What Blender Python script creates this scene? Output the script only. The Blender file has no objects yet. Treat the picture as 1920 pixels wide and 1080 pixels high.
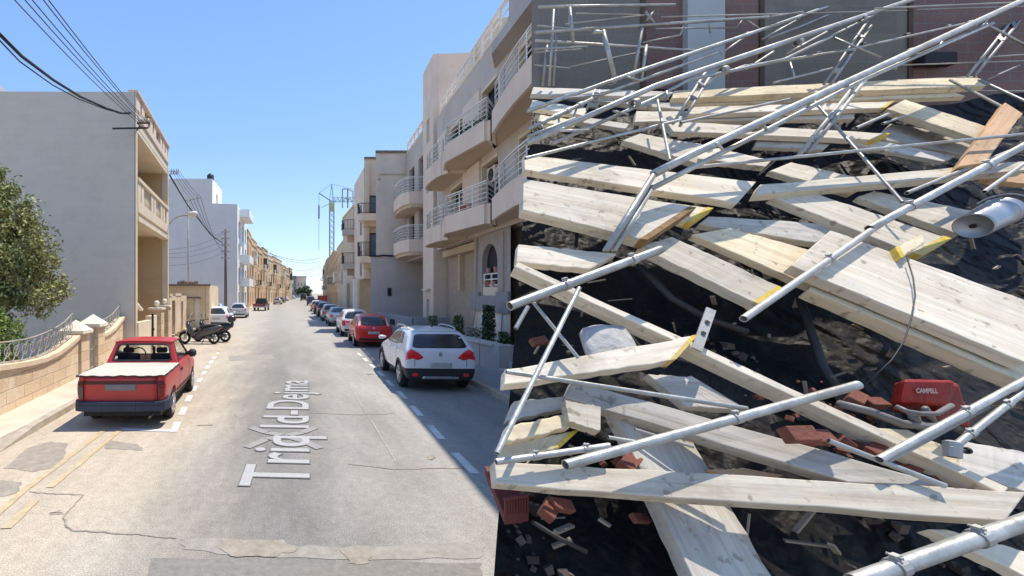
import bpy, bmesh, math, random
from mathutils import Vector as V, Matrix, noise
from mathutils.bvhtree import BVHTree
rnd = random.Random(7)
SC = bpy.context.scene
COL = SC.collection
# ------------------------------------------------------------------ camera
CH = 2.45                      # camera height (roof mounted camera)
FP, CX, CY = 850.0, 520.0, 550.0   # focal length and principal point in 1920x1080 photo pixels
cd = bpy.data.cameras.new('camera'); cam = bpy.data.objects.new('camera', cd); COL.objects.link(cam)
cam.location = (0, 0, CH); cam.rotation_euler = (math.pi/2, 0, 0)
cd.sensor_width = 36; cd.lens = FP/1920*36
cd.shift_x = (960-CX)/1920; cd.shift_y = (CY-540)/1920
cd.clip_start = 0.05; cd.clip_end = 5000
SC.camera = cam
# ------------------------------------------------------------------ sky, sun, exposure
SUN = V((0.36, 0.17, 1.0)).normalized()
elev = math.asin(SUN.z); az = math.atan2(SUN.x, SUN.y)
w = bpy.data.worlds.new('World'); SC.world = w; w.use_nodes = True
nt = w.node_tree; bg = nt.nodes['Background']
sky = nt.nodes.new('ShaderNodeTexSky'); sky.sky_type = 'NISHITA'; sky.sun_disc = False
sky.sun_elevation = elev; sky.sun_rotation = az
sky.air_density = 1.0; sky.dust_density = 0.25; sky.ozone_density = 2.6; sky.altitude = 50
hs = nt.nodes.new('ShaderNodeHueSaturation'); hs.inputs['Saturation'].default_value = 1.02
nt.links.new(sky.outputs[0], hs.inputs['Color'])
# clear-day blue by elevation, blended with the physical sky (which keeps the brighter side towards the sun)
tcw = nt.nodes.new('ShaderNodeTexCoord'); spw = nt.nodes.new('ShaderNodeSeparateXYZ'); nt.links.new(tcw.outputs['Generated'], spw.inputs[0])
rw_ = nt.nodes.new('ShaderNodeValToRGB'); nt.links.new(spw.outputs[2], rw_.inputs[0]); cw = rw_.color_ramp
cw.elements[0].position = 0.0; cw.elements[0].color = (.60, .74, .90, 1); cw.elements[1].position = 1.0; cw.elements[1].color = (.20, .36, .74, 1)
for t_, c_ in ((.12, (.44, .64, .93)), (.30, (.27, .49, .93)), (.55, (.20, .40, .86))):
    e_ = cw.elements.new(t_); e_.color = (*c_, 1)
sv = nt.nodes.new('ShaderNodeVectorMath'); sv.operation = 'SCALE'; sv.inputs['Scale'].default_value = 3.3; nt.links.new(rw_.outputs[0], sv.inputs[0])
mw = nt.nodes.new('ShaderNodeMix'); mw.data_type = 'RGBA'; mw.inputs[0].default_value = .72; nt.links.new(hs.outputs[0], mw.inputs[6]); nt.links.new(sv.outputs[0], mw.inputs[7])
nt.links.new(mw.outputs[2], bg.inputs[0]); bg.inputs[1].default_value = 0.15
sd = bpy.data.lights.new('sun', 'SUN'); sun = bpy.data.objects.new('sun', sd); COL.objects.link(sun)
sd.energy = 2.6; sd.angle = math.radians(0.5); sd.color = (1, 0.92, 0.80)
sun.rotation_euler = SUN.to_track_quat('Z', 'Y').to_euler()
SC.view_settings.view_transform = 'Standard'; SC.view_settings.look = 'None'
SC.view_settings.exposure = 1.1; SC.view_settings.gamma = 1
SC.render.resolution_x = 1024; SC.render.resolution_y = 576
SC.cycles.max_bounces = 6; SC.cycles.diffuse_bounces = 3; SC.cycles.glossy_bounces = 3
SC.cycles.caustics_reflective = False; SC.cycles.caustics_refractive = False

# ------------------------------------------------------------------ helpers: pixel rays
def at(px, py, Y): return V(((px-CX)/FP*Y, Y, CH-(py-CY)/FP*Y))
def G(px, py, z=0.0): return at(px, py, (CH-z)*FP/(py-CY))
def ROW(px, z, line):      # point at height z above plan line (x0 + m*Y)
    x0, m = line; Y = x0/((px-CX)/FP-m); return V((x0+m*Y, Y, z))

# ------------------------------------------------------------------ materials
MATS = {}
def lin(c): return tuple((x/12.92 if x <= .04045 else ((x+.055)/1.055)**2.4) for x in c)
def mat(name, col, rough=.8, var=.15, scale=2.0, bump=.15, bscale=30, metal=0, spec=.4, coat=0, second=None, amt=.5, isl=0, objr=0, warp=(1,1,1), emit=None):
    if name in MATS: return MATS[name]
    m = bpy.data.materials.new(name); m.use_nodes = True; MATS[name] = m
    n = m.node_tree; N = n.nodes; L = n.links; p = N['Principled BSDF']
    tc = N.new('ShaderNodeTexCoord'); mp = N.new('ShaderNodeMapping'); mp.inputs['Scale'].default_value = warp
    L.new(tc.outputs['Object'], mp.inputs[0])
    a = N.new('ShaderNodeTexNoise'); a.inputs['Scale'].default_value = scale; a.inputs['Detail'].default_value = 8; a.inputs['Roughness'].default_value = .65
    L.new(mp.outputs[0], a.inputs[0])
    rp = N.new('ShaderNodeValToRGB'); rp.color_ramp.elements[0].position = .3; rp.color_ramp.elements[1].position = .72
    d = [max(0, c*(1-var*1.6)) for c in col]; e = [min(1, c*(1+var)) for c in col]
    rp.color_ramp.elements[0].color = (*d, 1); rp.color_ramp.elements[1].color = (*e, 1)
    L.new(a.outputs[0], rp.inputs[0]); out = rp.outputs[0]
    if second:
        b = N.new('ShaderNodeTexNoise'); b.inputs['Scale'].default_value = scale*.37; b.inputs['Detail'].default_value = 6
        L.new(mp.outputs[0], b.inputs[0])
        r2 = N.new('ShaderNodeMapRange'); r2.inputs[1].default_value = .5; r2.inputs[2].default_value = .66; r2.inputs[4].default_value = amt
        L.new(b.outputs[0], r2.inputs[0])
        mx = N.new('ShaderNodeMix'); mx.data_type = 'RGBA'; L.new(r2.outputs[0], mx.inputs[0]); L.new(out, mx.inputs[6]); mx.inputs[7].default_value = (*second, 1); out = mx.outputs[2]
    if isl or objr:
        src = N.new('ShaderNodeNewGeometry').outputs['Random Per Island'] if isl else N.new('ShaderNodeObjectInfo').outputs['Random']
        k = isl or objr
        r3 = N.new('ShaderNodeMapRange'); r3.inputs[3].default_value = 1-k; r3.inputs[4].default_value = 1+k; L.new(src, r3.inputs[0])
        h = N.new('ShaderNodeHueSaturation'); L.new(r3.outputs[0], h.inputs['Value']); L.new(out, h.inputs['Color']); out = h.outputs[0]
    L.new(out, p.inputs['Base Color'])
    rr = N.new('ShaderNodeMapRange'); rr.inputs[3].default_value = max(.02, rough-.1*min(1, rough*2)); rr.inputs[4].default_value = min(1, rough+.08); L.new(a.outputs[0], rr.inputs[0]); L.new(rr.outputs[0], p.inputs['Roughness'])
    p.inputs['Metallic'].default_value = metal; p.inputs['Specular IOR Level'].default_value = spec; p.inputs['Coat Weight'].default_value = coat; p.inputs['Coat Roughness'].default_value = .05
    if bump:
        c = N.new('ShaderNodeTexNoise'); c.inputs['Scale'].default_value = bscale; c.inputs['Detail'].default_value = 6; L.new(mp.outputs[0], c.inputs[0])
        bb = N.new('ShaderNodeBump'); bb.inputs['Strength'].default_value = bump; bb.inputs['Distance'].default_value = .02; L.new(c.outputs[0], bb.inputs['Height']); L.new(bb.outputs[0], p.inputs['Normal'])
    if emit: p.inputs['Emission Color'].default_value = (*emit, 1); p.inputs['Emission Strength'].default_value = 1
    return m
def ashlar(name, c1, c2, cm, bw=.6, bh=.28, mortar=.012, soft=.4, bump=.4, stain=(.42,.30,.17), stamt=.3):
    m = bpy.data.materials.new(name); m.use_nodes = True; MATS[name] = m
    n = m.node_tree; N = n.nodes; L = n.links; p = N['Principled BSDF']; p.inputs['Roughness'].default_value = .9
    tc = N.new('ShaderNodeTexCoord'); sp = N.new('ShaderNodeSeparateXYZ'); L.new(tc.outputs['Object'], sp.inputs[0])
    ad = N.new('ShaderNodeMath'); ad.operation = 'ADD'; L.new(sp.outputs[0], ad.inputs[0]); L.new(sp.outputs[1], ad.inputs[1])
    cb = N.new('ShaderNodeCombineXYZ'); L.new(ad.outputs[0], cb.inputs[0]); L.new(sp.outputs[2], cb.inputs[1])
    b = N.new('ShaderNodeTexBrick'); L.new(cb.outputs[0], b.inputs[0]); b.inputs['Scale'].default_value = 1
    b.inputs['Brick Width'].default_value = bw; b.inputs['Row Height'].default_value = bh; b.inputs['Mortar Size'].default_value = mortar; b.inputs['Mortar Smooth'].default_value = soft
    b.inputs[1].default_value = (*c1, 1); b.inputs[2].default_value = (*c2, 1); b.inputs[3].default_value = (*cm, 1)
    a = N.new('ShaderNodeTexNoise'); a.inputs['Scale'].default_value = 1.6; a.inputs['Detail'].default_value = 9; a.inputs['Roughness'].default_value = .7; L.new(tc.outputs['Object'], a.inputs[0])
    r2 = N.new('ShaderNodeMapRange'); r2.inputs[1].default_value = .5; r2.inputs[2].default_value = .68; r2.inputs[4].default_value = stamt; L.new(a.outputs[0], r2.inputs[0])
    mx = N.new('ShaderNodeMix'); mx.data_type = 'RGBA'; L.new(r2.outputs[0], mx.inputs[0]); L.new(b.outputs[0], mx.inputs[6]); mx.inputs[7].default_value = (*stain, 1)
    L.new(mx.outputs[2], p.inputs['Base Color'])
    c = N.new('ShaderNodeTexNoise'); c.inputs['Scale'].default_value = 26; c.inputs['Detail'].default_value = 6; L.new(tc.outputs['Object'], c.inputs[0])
    s = N.new('ShaderNodeMath'); s.operation = 'SUBTRACT'; L.new(c.outputs[0], s.inputs[0]); L.new(b.outputs[1], s.inputs[1])
    bb = N.new('ShaderNodeBump'); bb.inputs['Strength'].default_value = bump; bb.inputs['Distance'].default_value = .02; L.new(s.outputs[0], bb.inputs['Height']); L.new(bb.outputs[0], p.inputs['Normal'])
    return m
ASPH = None
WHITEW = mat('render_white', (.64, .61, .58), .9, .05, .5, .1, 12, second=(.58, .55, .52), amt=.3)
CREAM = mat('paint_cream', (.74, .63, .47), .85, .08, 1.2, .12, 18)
CREAM2 = mat('paint_cream_pale', (.76, .62, .49), .85, .08, 1.0, .12, 18, second=(.66,.53,.41), amt=.3)
APT = mat('render_apartment', (.56, .485, .42), .9, .09, .8, .15, 20, second=(.48, .41, .34), amt=.4)
APTG = mat('render_bluegrey', (.46, .42, .39), .9, .1, 1.0, .15, 20, second=(.29,.28,.28), amt=.4)
SOFF = mat('soffit_bounce_tan', (.58, .45, .31), .9, .06, 1.5, .1, 20)  # tan carries the warm bounced light under the balconies in its colour
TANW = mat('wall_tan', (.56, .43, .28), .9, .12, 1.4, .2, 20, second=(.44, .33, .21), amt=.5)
GREYW = ashlar('render_grey', (.60, .55, .475), (.575, .525, .455), (.545, .50, .43), 1.1, .27, .010, .9, .25, (.50, .45, .385), .55)
BROWNW = mat('wall_brown_rough', (.44, .345, .26), .95, .12, 5, .5, 40)
LIME = ashlar('limestone_blocks', (.72, .56, .38), (.60, .44, .28), (.50, .38, .26), .66, .27, .012, .7, .8, (.78, .68, .53), .75)
LIMEF = ashlar('limestone_far', (.66, .45, .27), (.57, .38, .22), (.55, .42, .28), .7, .27, .01)
LIMEF2 = ashlar('limestone_far_pale', (.70, .55, .36), (.62, .48, .31), (.6, .5, .36), .7, .27, .01)
LIMEF3 = ashlar('limestone_far_grey', (.48, .41, .33), (.42, .36, .29), (.4, .35, .28), .7, .27, .01)
COPE = mat('coping_stone', (.74, .60, .42), .9, .12, 3, .3, 30, second=(.60, .46, .30), amt=.4)
CAPW = mat('cap_white_stone', (.80, .74, .62), .9, .08, 3, .25, 30)
PAVE = mat('pavement_concrete', (.60, .52, .41), .95, .13, 1.5, .3, 60, second=(.43, .37, .30), amt=.5)
KERB = mat('kerb_stone', (.46, .40, .32), .95, .2, 4, .4, 40)
DIRT = mat('dusty_ground', (.40, .34, .27), 1, .2, .5, .3, 8)
GLASS = mat('window_glass', (.03, .035, .045), .08, .2, 1, 0, spec=.6)
GLASSB = mat('window_glass_blue', (.08, .13, .20), .1, .3, 1, 0, spec=.6)
DARK = mat('dark_interior', (.018, .017, .02), .7, .2, 2, 0)
BLACKM = mat('black_iron', (.025, .025, .028), .5, .2, 5, 0)
RAILW = mat('rail_white', (.82, .78, .72), .5, .08, 3, 0)
IRONG = mat('iron_weathered', (.42, .38, .33), .7, .15, 6, .1)
RUBBER = mat('tyre_rubber', (.022, .022, .023), .85, .2, 8, .2, 60)
ALLOY = mat('alloy', (.55, .55, .56), .35, .1, 5, 0, metal=.8)
PLASTB = mat('black_plastic', (.028, .028, .031), .6, .15, 6, .05, 120)
REDL = mat('tail_light_red', (.80, .03, .03), .15, .2, 8, 0, spec=.7)
WHTL = mat('lamp_lens_clear', (.6, .6, .6), .15, .1, 8, 0, spec=.7)
PLATE = mat('number_plate_blank', (.45, .45, .44), .4, .08, 6, 0)
WOOD_D = mat('door_brown', (.16, .07, .035), .6, .2, 3, .1)
SHUT_G = mat('shutter_green', (.05, .10, .07), .6, .2, 3, .1)
ALU = mat('shutter_grey', (.34, .35, .36), .5, .1, 3, .1)
TERRA = mat('terracotta', (.42, .15, .08), .9, .2, 8, .2)
PINKP = mat('pot_pink', (.50, .26, .22), .9, .2, 8, .2)
LEAFO = mat('leaf_olive', (.27, .28, .10), .6, .3, 2.2, 0, second=(.42, .40, .17), amt=.8, isl=.5)
LEAFG = mat('leaf_bright', (.14, .22, .035), .55, .25, 4, 0, second=(.22, .28, .06), amt=.6, isl=.35)
LEAFD = mat('leaf_dark', (.035, .07, .025), .6, .3, 3, 0, isl=.4)
BARK = mat('bark', (.12, .09, .065), .95, .3, 6, .6, 30)
POLEG = mat('pole_galvanised', (.38, .38, .36), .6, .12, 4, .1)
POLEW = mat('pole_wood', (.15, .12, .10), .9, .25, 5, .4, 40)
WIRE = mat('cable_black', (.02, .02, .024), .6, .1, 5, 0)
WHITEP = mat('road_paint_white', (.72, .71, .66), .8, .12, 4, .2, 60, second=(.42, .40, .35), amt=.75)
YELP = mat('road_paint_yellow', (.53, .425, .25), .85, .15, 7, .2, 60, second=(.47, .395, .295), amt=1)

# ------------------------------------------------------------------ mesh builder
class MB:
    def __init__(s): s.v = []; s.f = []
    def quad(s, *p):
        i = len(s.v); s.v += [V(q) for q in p]; s.f.append(tuple(range(i, i+len(p))))
    def hexa(s, b, t):       # b,t: four bottom and four top points in the same winding
        i = len(s.v); s.v += [V(q) for q in b]+[V(q) for q in t]
        s.f += [(i+3, i+2, i+1, i), (i+4, i+5, i+6, i+7)]+[(i+k, i+(k+1) % 4, i+4+(k+1) % 4, i+4+k) for k in range(4)]
    def box(s, x0, x1, y0, y1, z0, z1):
        s.hexa([(x0,y0,z0),(x1,y0,z0),(x1,y1,z0),(x0,y1,z0)], [(x0,y0,z1),(x1,y0,z1),(x1,y1,z1),(x0,y1,z1)])
    def prism(s, pts, z0, z1):
        n = len(pts); i = len(s.v)
        s.v += [V((p[0], p[1], z0)) for p in pts]+[V((p[0], p[1], z1)) for p in pts]
        s.f += [tuple(range(i+n-1, i-1, -1)), tuple(range(i+n, i+2*n))]+[(i+k, i+(k+1) % n, i+n+(k+1) % n, i+n+k) for k in range(n)]
    def bar(s, a, b, w, h=None, up=V((0,0,1))):
        a, b = V(a), V(b); h = h or w; d = (b-a).normalized()
        x = d.cross(up); x = x.normalized() if x.length > 1e-4 else d.orthogonal().normalized(); y = x.cross(d)
        x *= w/2; y *= h/2
        s.hexa([a-x-y, a+x-y, a+x+y, a-x+y], [b-x-y, b+x-y, b+x+y, b-x+y])
    def tube(s, a, b, r, n=10, r2=None, cap=True):
        s.path([a, b], [r, r if r2 is None else r2], n, cap)
    def path(s, pts, r, n=8, cap=True):
        pts = [V(p) for p in pts]
        if not isinstance(r, (list, tuple)): r = [r]*len(pts)
        i0 = len(s.v); ref = None
        for k, p in enumerate(pts):
            d = (pts[min(k+1, len(pts)-1)]-pts[max(k-1, 0)]).normalized()
            if ref is None: ref = d.orthogonal().normalized()
            x = (ref-d*ref.dot(d)).normalized(); ref = x; y = d.cross(x)
            for j in range(n):
                a = 2*math.pi*j/n; s.v.append(p+(x*math.cos(a)+y*math.sin(a))*r[k])
        for k in range(len(pts)-1):
            for j in range(n):
                a = i0+k*n+j; b = i0+k*n+(j+1) % n; s.f.append((a, b, b+n, a+n))
        if cap: s.f.append(tuple(i0+n-1-j for j in range(n))); s.f.append(tuple(i0+(len(pts)-1)*n+j for j in range(n)))
    def lathe(s, o, axis, prof, n=24):
        o, axis = V(o), V(axis).normalized(); x = axis.orthogonal().normalized(); y = axis.cross(x); i0 = len(s.v)
        for (t, r) in prof:
            for j in range(n):
                a = 2*math.pi*j/n; s.v.append(o+axis*t+(x*math.cos(a)+y*math.sin(a))*max(r, 1e-4))
        for k in range(len(prof)-1):
            for j in range(n):
                a = i0+k*n+j; b = i0+k*n+(j+1) % n; s.f.append((a, b, b+n, a+n))
    def leaf(s, c, size, n=None):
        d = V((rnd.gauss(0,1), rnd.gauss(0,1), rnd.gauss(0,1))).normalized(); e = d.orthogonal().normalized()
        e = (Matrix.Rotation(rnd.random()*6.28, 3, d) @ e); d = d*size; e = e*size*.42
        i = len(s.v); s.v += [c-d, c+e, c+d, c-e]; s.f.append((i, i+1, i+2, i+3))
    def build(s, name, m, parent=None, smooth=False, bevel=0, label=None):
        me = bpy.data.meshes.new(name)
        off = V((0,0,0))
        if parent is not None: off = V(parent['org']) if 'org' in parent else V((0,0,0))
        me.from_pydata([tuple(q-off) for q in s.v], [], s.f); me.materials.append(m)
        if len(s.f) < 60000:
            bm = bmesh.new(); bm.from_mesh(me)
            if smooth: bmesh.ops.remove_doubles(bm, verts=bm.verts, dist=.0004)
            bmesh.ops.recalc_face_normals(bm, faces=bm.faces); bm.to_mesh(me); bm.free()
        if smooth: me.polygons.foreach_set('use_smooth', [True]*len(me.polygons))
        o = bpy.data.objects.new(name, me); COL.objects.link(o)
        if parent is not None: o.parent = parent
        if bevel:
            b = o.modifiers.new('bevel', 'BEVEL'); b.width = bevel; b.segments = 2; b.limit_method = 'ANGLE'
        if smooth and smooth != 'all':
            pass
        if label: o['label'] = label
        return o
def tag(o, label, cat, group=None, kind=None):
    if label: o['label'] = label
    if cat: o['category'] = cat
    if group: o['group'] = group
    if kind: o['kind'] = kind
    return o
def thing(name, label, cat, loc=(0,0,0), group=None, rz=0):
    # an Empty at the base of a thing; meshes given in world coordinates are shifted by 'org' when rz is 0
    o = bpy.data.objects.new(name, None); COL.objects.link(o); o.empty_display_size = .2
    o.location = loc; o.rotation_euler = (0, 0, rz)
    o['org'] = tuple(loc) if rz == 0 else (0, 0, 0)
    return tag(o, label, cat, group)
def local(o): o['org'] = (0, 0, 0); return o
def struct(mb, name, m, smooth=False): return tag(mb.build(name, m, None, smooth), None, None, None, 'structure')
# ------------------------------------------------------------------ road surface
def asphalt():
    m = bpy.data.materials.new('asphalt'); m.use_nodes = True; N = m.node_tree.nodes; L = m.node_tree.links; p = N['Principled BSDF']
    tc = N.new('ShaderNodeTexCoord'); sp = N.new('ShaderNodeSeparateXYZ'); L.new(tc.outputs['Object'], sp.inputs[0])
    def noi(s, d=6, r=.6, mp=None):
        n = N.new('ShaderNodeTexNoise'); n.inputs['Scale'].default_value = s; n.inputs['Detail'].default_value = d; n.inputs['Roughness'].default_value = r
        if mp:
            q = N.new('ShaderNodeMapping'); q.inputs['Scale'].default_value = mp; L.new(tc.outputs['Object'], q.inputs[0]); L.new(q.outputs[0], n.inputs[0])
        else: L.new(tc.outputs['Object'], n.inputs[0])
        return n.outputs[0]
    def mth(op, a, b):
        n = N.new('ShaderNodeMath'); n.operation = op
        for i, x in enumerate((a, b)):
            if isinstance(x, (int, float)): n.inputs[i].default_value = x
            else: L.new(x, n.inputs[i])
        return n.outputs[0]
    wob = mth('MULTIPLY', mth('SUBTRACT', noi(.55, 5, .6, (1, .35, 1)), .5), 3.2)
    x = mth('ADD', sp.outputs[0], wob)
    mr = N.new('ShaderNodeMapRange'); mr.inputs[1].default_value = -7; mr.inputs[2].default_value = 7; L.new(x, mr.inputs[0])
    rp = N.new('ShaderNodeValToRGB'); cr = rp.color_ramp
    stops = [(0, (.52, .44, .33)), (.34, (.47, .40, .31)), (.40, (.39, .345, .28)), (.455, (.25, .235, .21)), (.51, (.205, .20, .185)), (.57, (.28, .265, .24)), (.68, (.35, .33, .295)), (.75, (.28, .265, .245)), (1, (.25, .24, .225))]
    cr.elements[0].position = 0; cr.elements[0].color = (*stops[0][1], 1); cr.elements[1].position = 1; cr.elements[1].color = (*stops[-1][1], 1)
    for t, c in stops[1:-1]:
        e = cr.elements.new(t); e.color = (*c, 1)
    L.new(mr.outputs[0], rp.inputs[0])
    def mult(col, fac, lo, hi, a=.35, b=.65):
        q = N.new('ShaderNodeMapRange'); q.inputs[1].default_value = a; q.inputs[2].default_value = b; q.inputs[3].default_value = lo; q.inputs[4].default_value = hi; L.new(fac, q.inputs[0])
        v = N.new('ShaderNodeVectorMath'); v.operation = 'SCALE'; L.new(col, v.inputs[0]); L.new(q.outputs[0], v.inputs['Scale']); return v.outputs[0]
    c = mult(rp.outputs[0], noi(70, 3, .8), .62, 1.42)
    c = mult(c, noi(9, 5, .7), .90, 1.10)
    c = mult(c, noi(.8, 6, .65, (1.6, .5, 1)), .86, 1.13)
    # road colour blends into one paler grey towards the distance
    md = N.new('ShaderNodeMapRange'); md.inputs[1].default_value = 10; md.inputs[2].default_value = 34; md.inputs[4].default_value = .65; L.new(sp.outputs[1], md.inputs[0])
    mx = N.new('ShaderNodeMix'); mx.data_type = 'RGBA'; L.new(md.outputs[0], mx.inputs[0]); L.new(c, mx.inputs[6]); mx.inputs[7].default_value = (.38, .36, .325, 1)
    # cracks
    vo = N.new('ShaderNodeTexVoronoi'); vo.feature = 'DISTANCE_TO_EDGE'; vo.inputs['Scale'].default_value = .55
    wv = N.new('ShaderNodeMix'); wv.data_type = 'VECTOR'; wv.inputs[0].default_value = .12
    nn = N.new('ShaderNodeTexNoise'); nn.inputs['Scale'].default_value = 2.2; nn.inputs['Detail'].default_value = 6; L.new(tc.outputs['Object'], nn.inputs[0])
    L.new(tc.outputs['Object'], wv.inputs[4]); L.new(nn.outputs[1], wv.inputs[5]); L.new(wv.outputs[1], vo.inputs[0])
    ck = N.new('ShaderNodeMapRange'); ck.inputs[1].default_value = 0; ck.inputs[2].default_value = .006; ck.inputs[3].default_value = .28; ck.inputs[4].default_value = 0; L.new(vo.outputs[0], ck.inputs[0])
    gate = N.new('ShaderNodeMapRange'); gate.inputs[1].default_value = .5; gate.inputs[2].default_value = .6; L.new(noi(.4, 3), gate.inputs[0])
    ckk = mth('MULTIPLY', ck.outputs[0], gate.outputs[0])
    m2 = N.new('ShaderNodeMix'); m2.data_type = 'RGBA'; L.new(ckk, m2.inputs[0]); L.new(mx.outputs[2], m2.inputs[6]); m2.inputs[7].default_value = (.07, .06, .055, 1)
    L.new(m2.outputs[2], p.inputs['Base Color']); p.inputs['Roughness'].default_value = .92; p.inputs['Specular IOR Level'].default_value = .25
    b = N.new('ShaderNodeBump'); b.inputs['Strength'].default_value = .5; b.inputs['Distance'].default_value = .01; L.new(noi(90, 4, .7), b.inputs['Height']); L.new(b.outputs[0], p.inputs['Normal'])
    return m
LK = [(-4.15,-8),(-4.2,2),(-4.3,9),(-4.5,20),(-5.0,24),(-5.5,30),(-5.7,45),(-5.1,60),(-3.8,76),(-1,110),(4,170),(10,240)]
RK = [(4.8,-8),(4.95,2),(5.1,10),(5.3,15),(5.5,21),(5.9,30),(6.2,42),(6.9,60),(8.5,90),(12,150),(17,240)]
def ipl(P, y):
    for (a, b), (c, d) in zip(P, P[1:]):
        if y <= d: t = (y-b)/(d-b); return a+(c-a)*t
    return P[-1][0]
mb = MB(); mb.quad((-3000,-200,-.03),(3000,-200,-.03),(3000,4000,-.03),(-3000,4000,-.03)); struct(mb, 'ground', DIRT)
ys = [-8+i*2 for i in range(60)]+[112+i*8 for i in range(17)]
mb = MB()
for a, b in zip(ys, ys[1:]): mb.quad((ipl(LK,a)-.02,a,0),(ipl(RK,a)+.02,a,0),(ipl(RK,b)+.02,b,0),(ipl(LK,b)-.02,b,0))
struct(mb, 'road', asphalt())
def strip(P, w0, w1, z0, z1, y0=-8, y1=240):
    mb = MB(); yy = [y0]+[y for y in ys if y0 < y < y1]+[y1]
    for a, b in zip(yy, yy[1:]):
        A, B = ipl(P,a), ipl(P,b)
        mb.hexa([(A+w0,a,z0),(A+w1,a,z0),(B+w1,b,z0),(B+w0,b,z0)], [(A+w0,a,z1),(A+w1,a,z1),(B+w1,b,z1),(B+w0,b,z1)])
    return mb
struct(strip(LK, -3.0, -.16, -.02, .12, 7.9), 'pavement', PAVE)
struct(strip(LK, -3.0, -.16, -.02, .035, -8, 7.9), 'pavement', PAVE)
struct(strip(LK, -.16, 0, -.02, .125, 8.1), 'kerb', KERB)
mb = MB(); A, B = ipl(LK,7.0), ipl(LK,8.1); mb.hexa([(A-.4,7.0,-.02),(A,7.0,-.02),(B,8.1,-.02),(B-.16,8.1,-.02)], [(A-.4,7.0,.02),(A,7.0,.012),(B,8.1,.125),(B-.16,8.1,.125)]); struct(mb, 'kerb', KERB)
mb = MB(); mb.hexa([(A-3,6.9,-.02),(A-.4,7.0,-.02),(B-.16,7.9,-.02),(B-3,7.9,-.02)], [(A-3,6.9,.036),(A-.4,7.0,.036),(B-.161,7.9,.12),(B-3,7.9,.12)]); struct(mb, 'pavement', PAVE)
struct(strip(RK, .16, 4.2, -.02, .13), 'pavement', mat('pavement_grey', (.33, .32, .31), .95, .12, 1.5, .3, 60, second=(.27,.26,.25), amt=.5))
struct(strip(RK, 0, .16, -.02, .135), 'kerb', KERB)
# repairs and stains lying on the asphalt
def patch(name, pts, m, z=.004, n=5):
    mb = MB(); P = []
    k = len(pts)
    for i in range(k):
        a, b = pts[i], pts[(i+1) % k]
        for j in range(n):
            q = G(*a).lerp(G(*b), j/n); P.append((q.x+rnd.uniform(-.025,.025), q.y+rnd.uniform(-.025,.025), z))
    mb.quad(*P); return struct(mb, name, m)
P1 = mat('repair_dark', (.25, .235, .21), .95, .15, 14, .5, 80)
P2 = mat('repair_brown', (.345, .30, .245), .95, .18, 8, .4, 80)
P3 = mat('repair_pale', (.335, .31, .27), .95, .15, 10, .4, 80)
SEAM = mat('bitumen_seam', (.34, .29, .235), .9, .25, 14, .3, 80)
patch('road_repair', [(8,878),(55,840),(90,828),(128,832),(120,862),(100,878),(60,885)], P2)
patch('road_repair', [(-60,905),(0,900),(38,905),(35,925),(-10,935),(-60,945)], P2)
patch('road_repair', [(340,1010),(520,1012),(560,1024),(700,1026),(860,1018),(905,1024),(900,1046),(690,1052),(520,1046),(345,1032)], P3)
patch('road_repair', [(415,1012),(515,1014),(560,1030),(515,1046),(430,1044),(412,1030)], P2, .008)
patch('road_repair', [(280,1045),(520,1052),(900,1058),(912,1100),(280,1100)], P1)
patch('road_repair', [(640,1034),(670,1030),(700,1040),(690,1056),(655,1058)], P2, .008)
patch('road_repair', [(195,825),(260,833),(270,845),(200,842)], P2)
patch('road_repair', [(95,962),(112,957),(118,965),(100,966)], P2)
patch('road_repair', [(800,856),(812,853),(817,860),(805,863)], P2)
patch('road_repair', [(430,668),(510,665),(515,673),(430,677)], P3)
def seam(name, pts, w, m=SEAM, z=.006):
    mb = MB(); q = [G(*p) for p in pts]; Q = []
    for a, b in zip(q, q[1:]):
        for i in range(8): Q.append(a.lerp(b, i/8)+V((rnd.uniform(-.012,.012), rnd.uniform(-.012,.012), 0)))
    Q.append(q[-1])
    for a, b in zip(Q, Q[1:]):
        d = (b-a).normalized(); n = V((-d.y, d.x, 0))*w*rnd.uniform(.3,.6); u = V((0,0,z)); mb.quad(a-n+u, a+n+u, b+n+u, b-n+u)
    return struct(mb, name, m)
seam('road_seam', [(155,928),(120,970),(122,985),(135,995),(250,1002),(330,1010)], .022)
seam('road_seam', [(55,922),(90,926),(155,928)], .018)
seam('road_seam', [(636,690),(742,866)], .022, mat('crack_sealer_pale', (.42,.39,.35), .9, .2, 9, .2))
seam('road_seam', [(580,774),(660,778),(740,776)], .03)
seam('road_seam', [(650,870),(740,880),(880,878)], .025)
seam('road_seam', [(370,798),(400,797)], .06)
def paint(name, q, m=WHITEP, z=.008):
    mb = MB(); P = [G(*p) for p in q]; mb.quad(*[(p.x,p.y,z) for p in P]); return mb
# dashed parking bay lines, left side
mb = MB(); seen = [(332,792),(362,747),(390,687),(425,640)]
def band(mb, a, b, w, z=.008):
    d = (b-a).normalized(); n = V((-d.y, d.x, 0))*w/2; u = V((0,0,z)); a, b = V((a.x,a.y,0)), V((b.x,b.y,0)); mb.quad(a-n+u, a+n+u, b+n+u, b-n+u)
LPL = [(-1.83,7.9),(-2.1,11),(-2.32,15.2),(-2.55,22),(-2.8,32)]
y = 8.0
while y < 20:
    a = V((ipl(LPL,y), y, 0)); b = V((ipl(LPL,y+.62), y+.62, 0)); band(mb, a, b, .13); y += 1.12
a, b = G(318,808), G(225,805.5); band(mb, b, a, .13, .0085)
y = 17.5
struct(mb, 'road_marking', WHITEP)
mb = MB()
while y < 30:
    a = V((ipl(LPL,y), y, 0)); b = V((ipl(LPL,y+.9), y+.9, 0)); band(mb, a, b, .12, .012); y += 1.5
struct(mb, 'road_marking', YELP)
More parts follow.
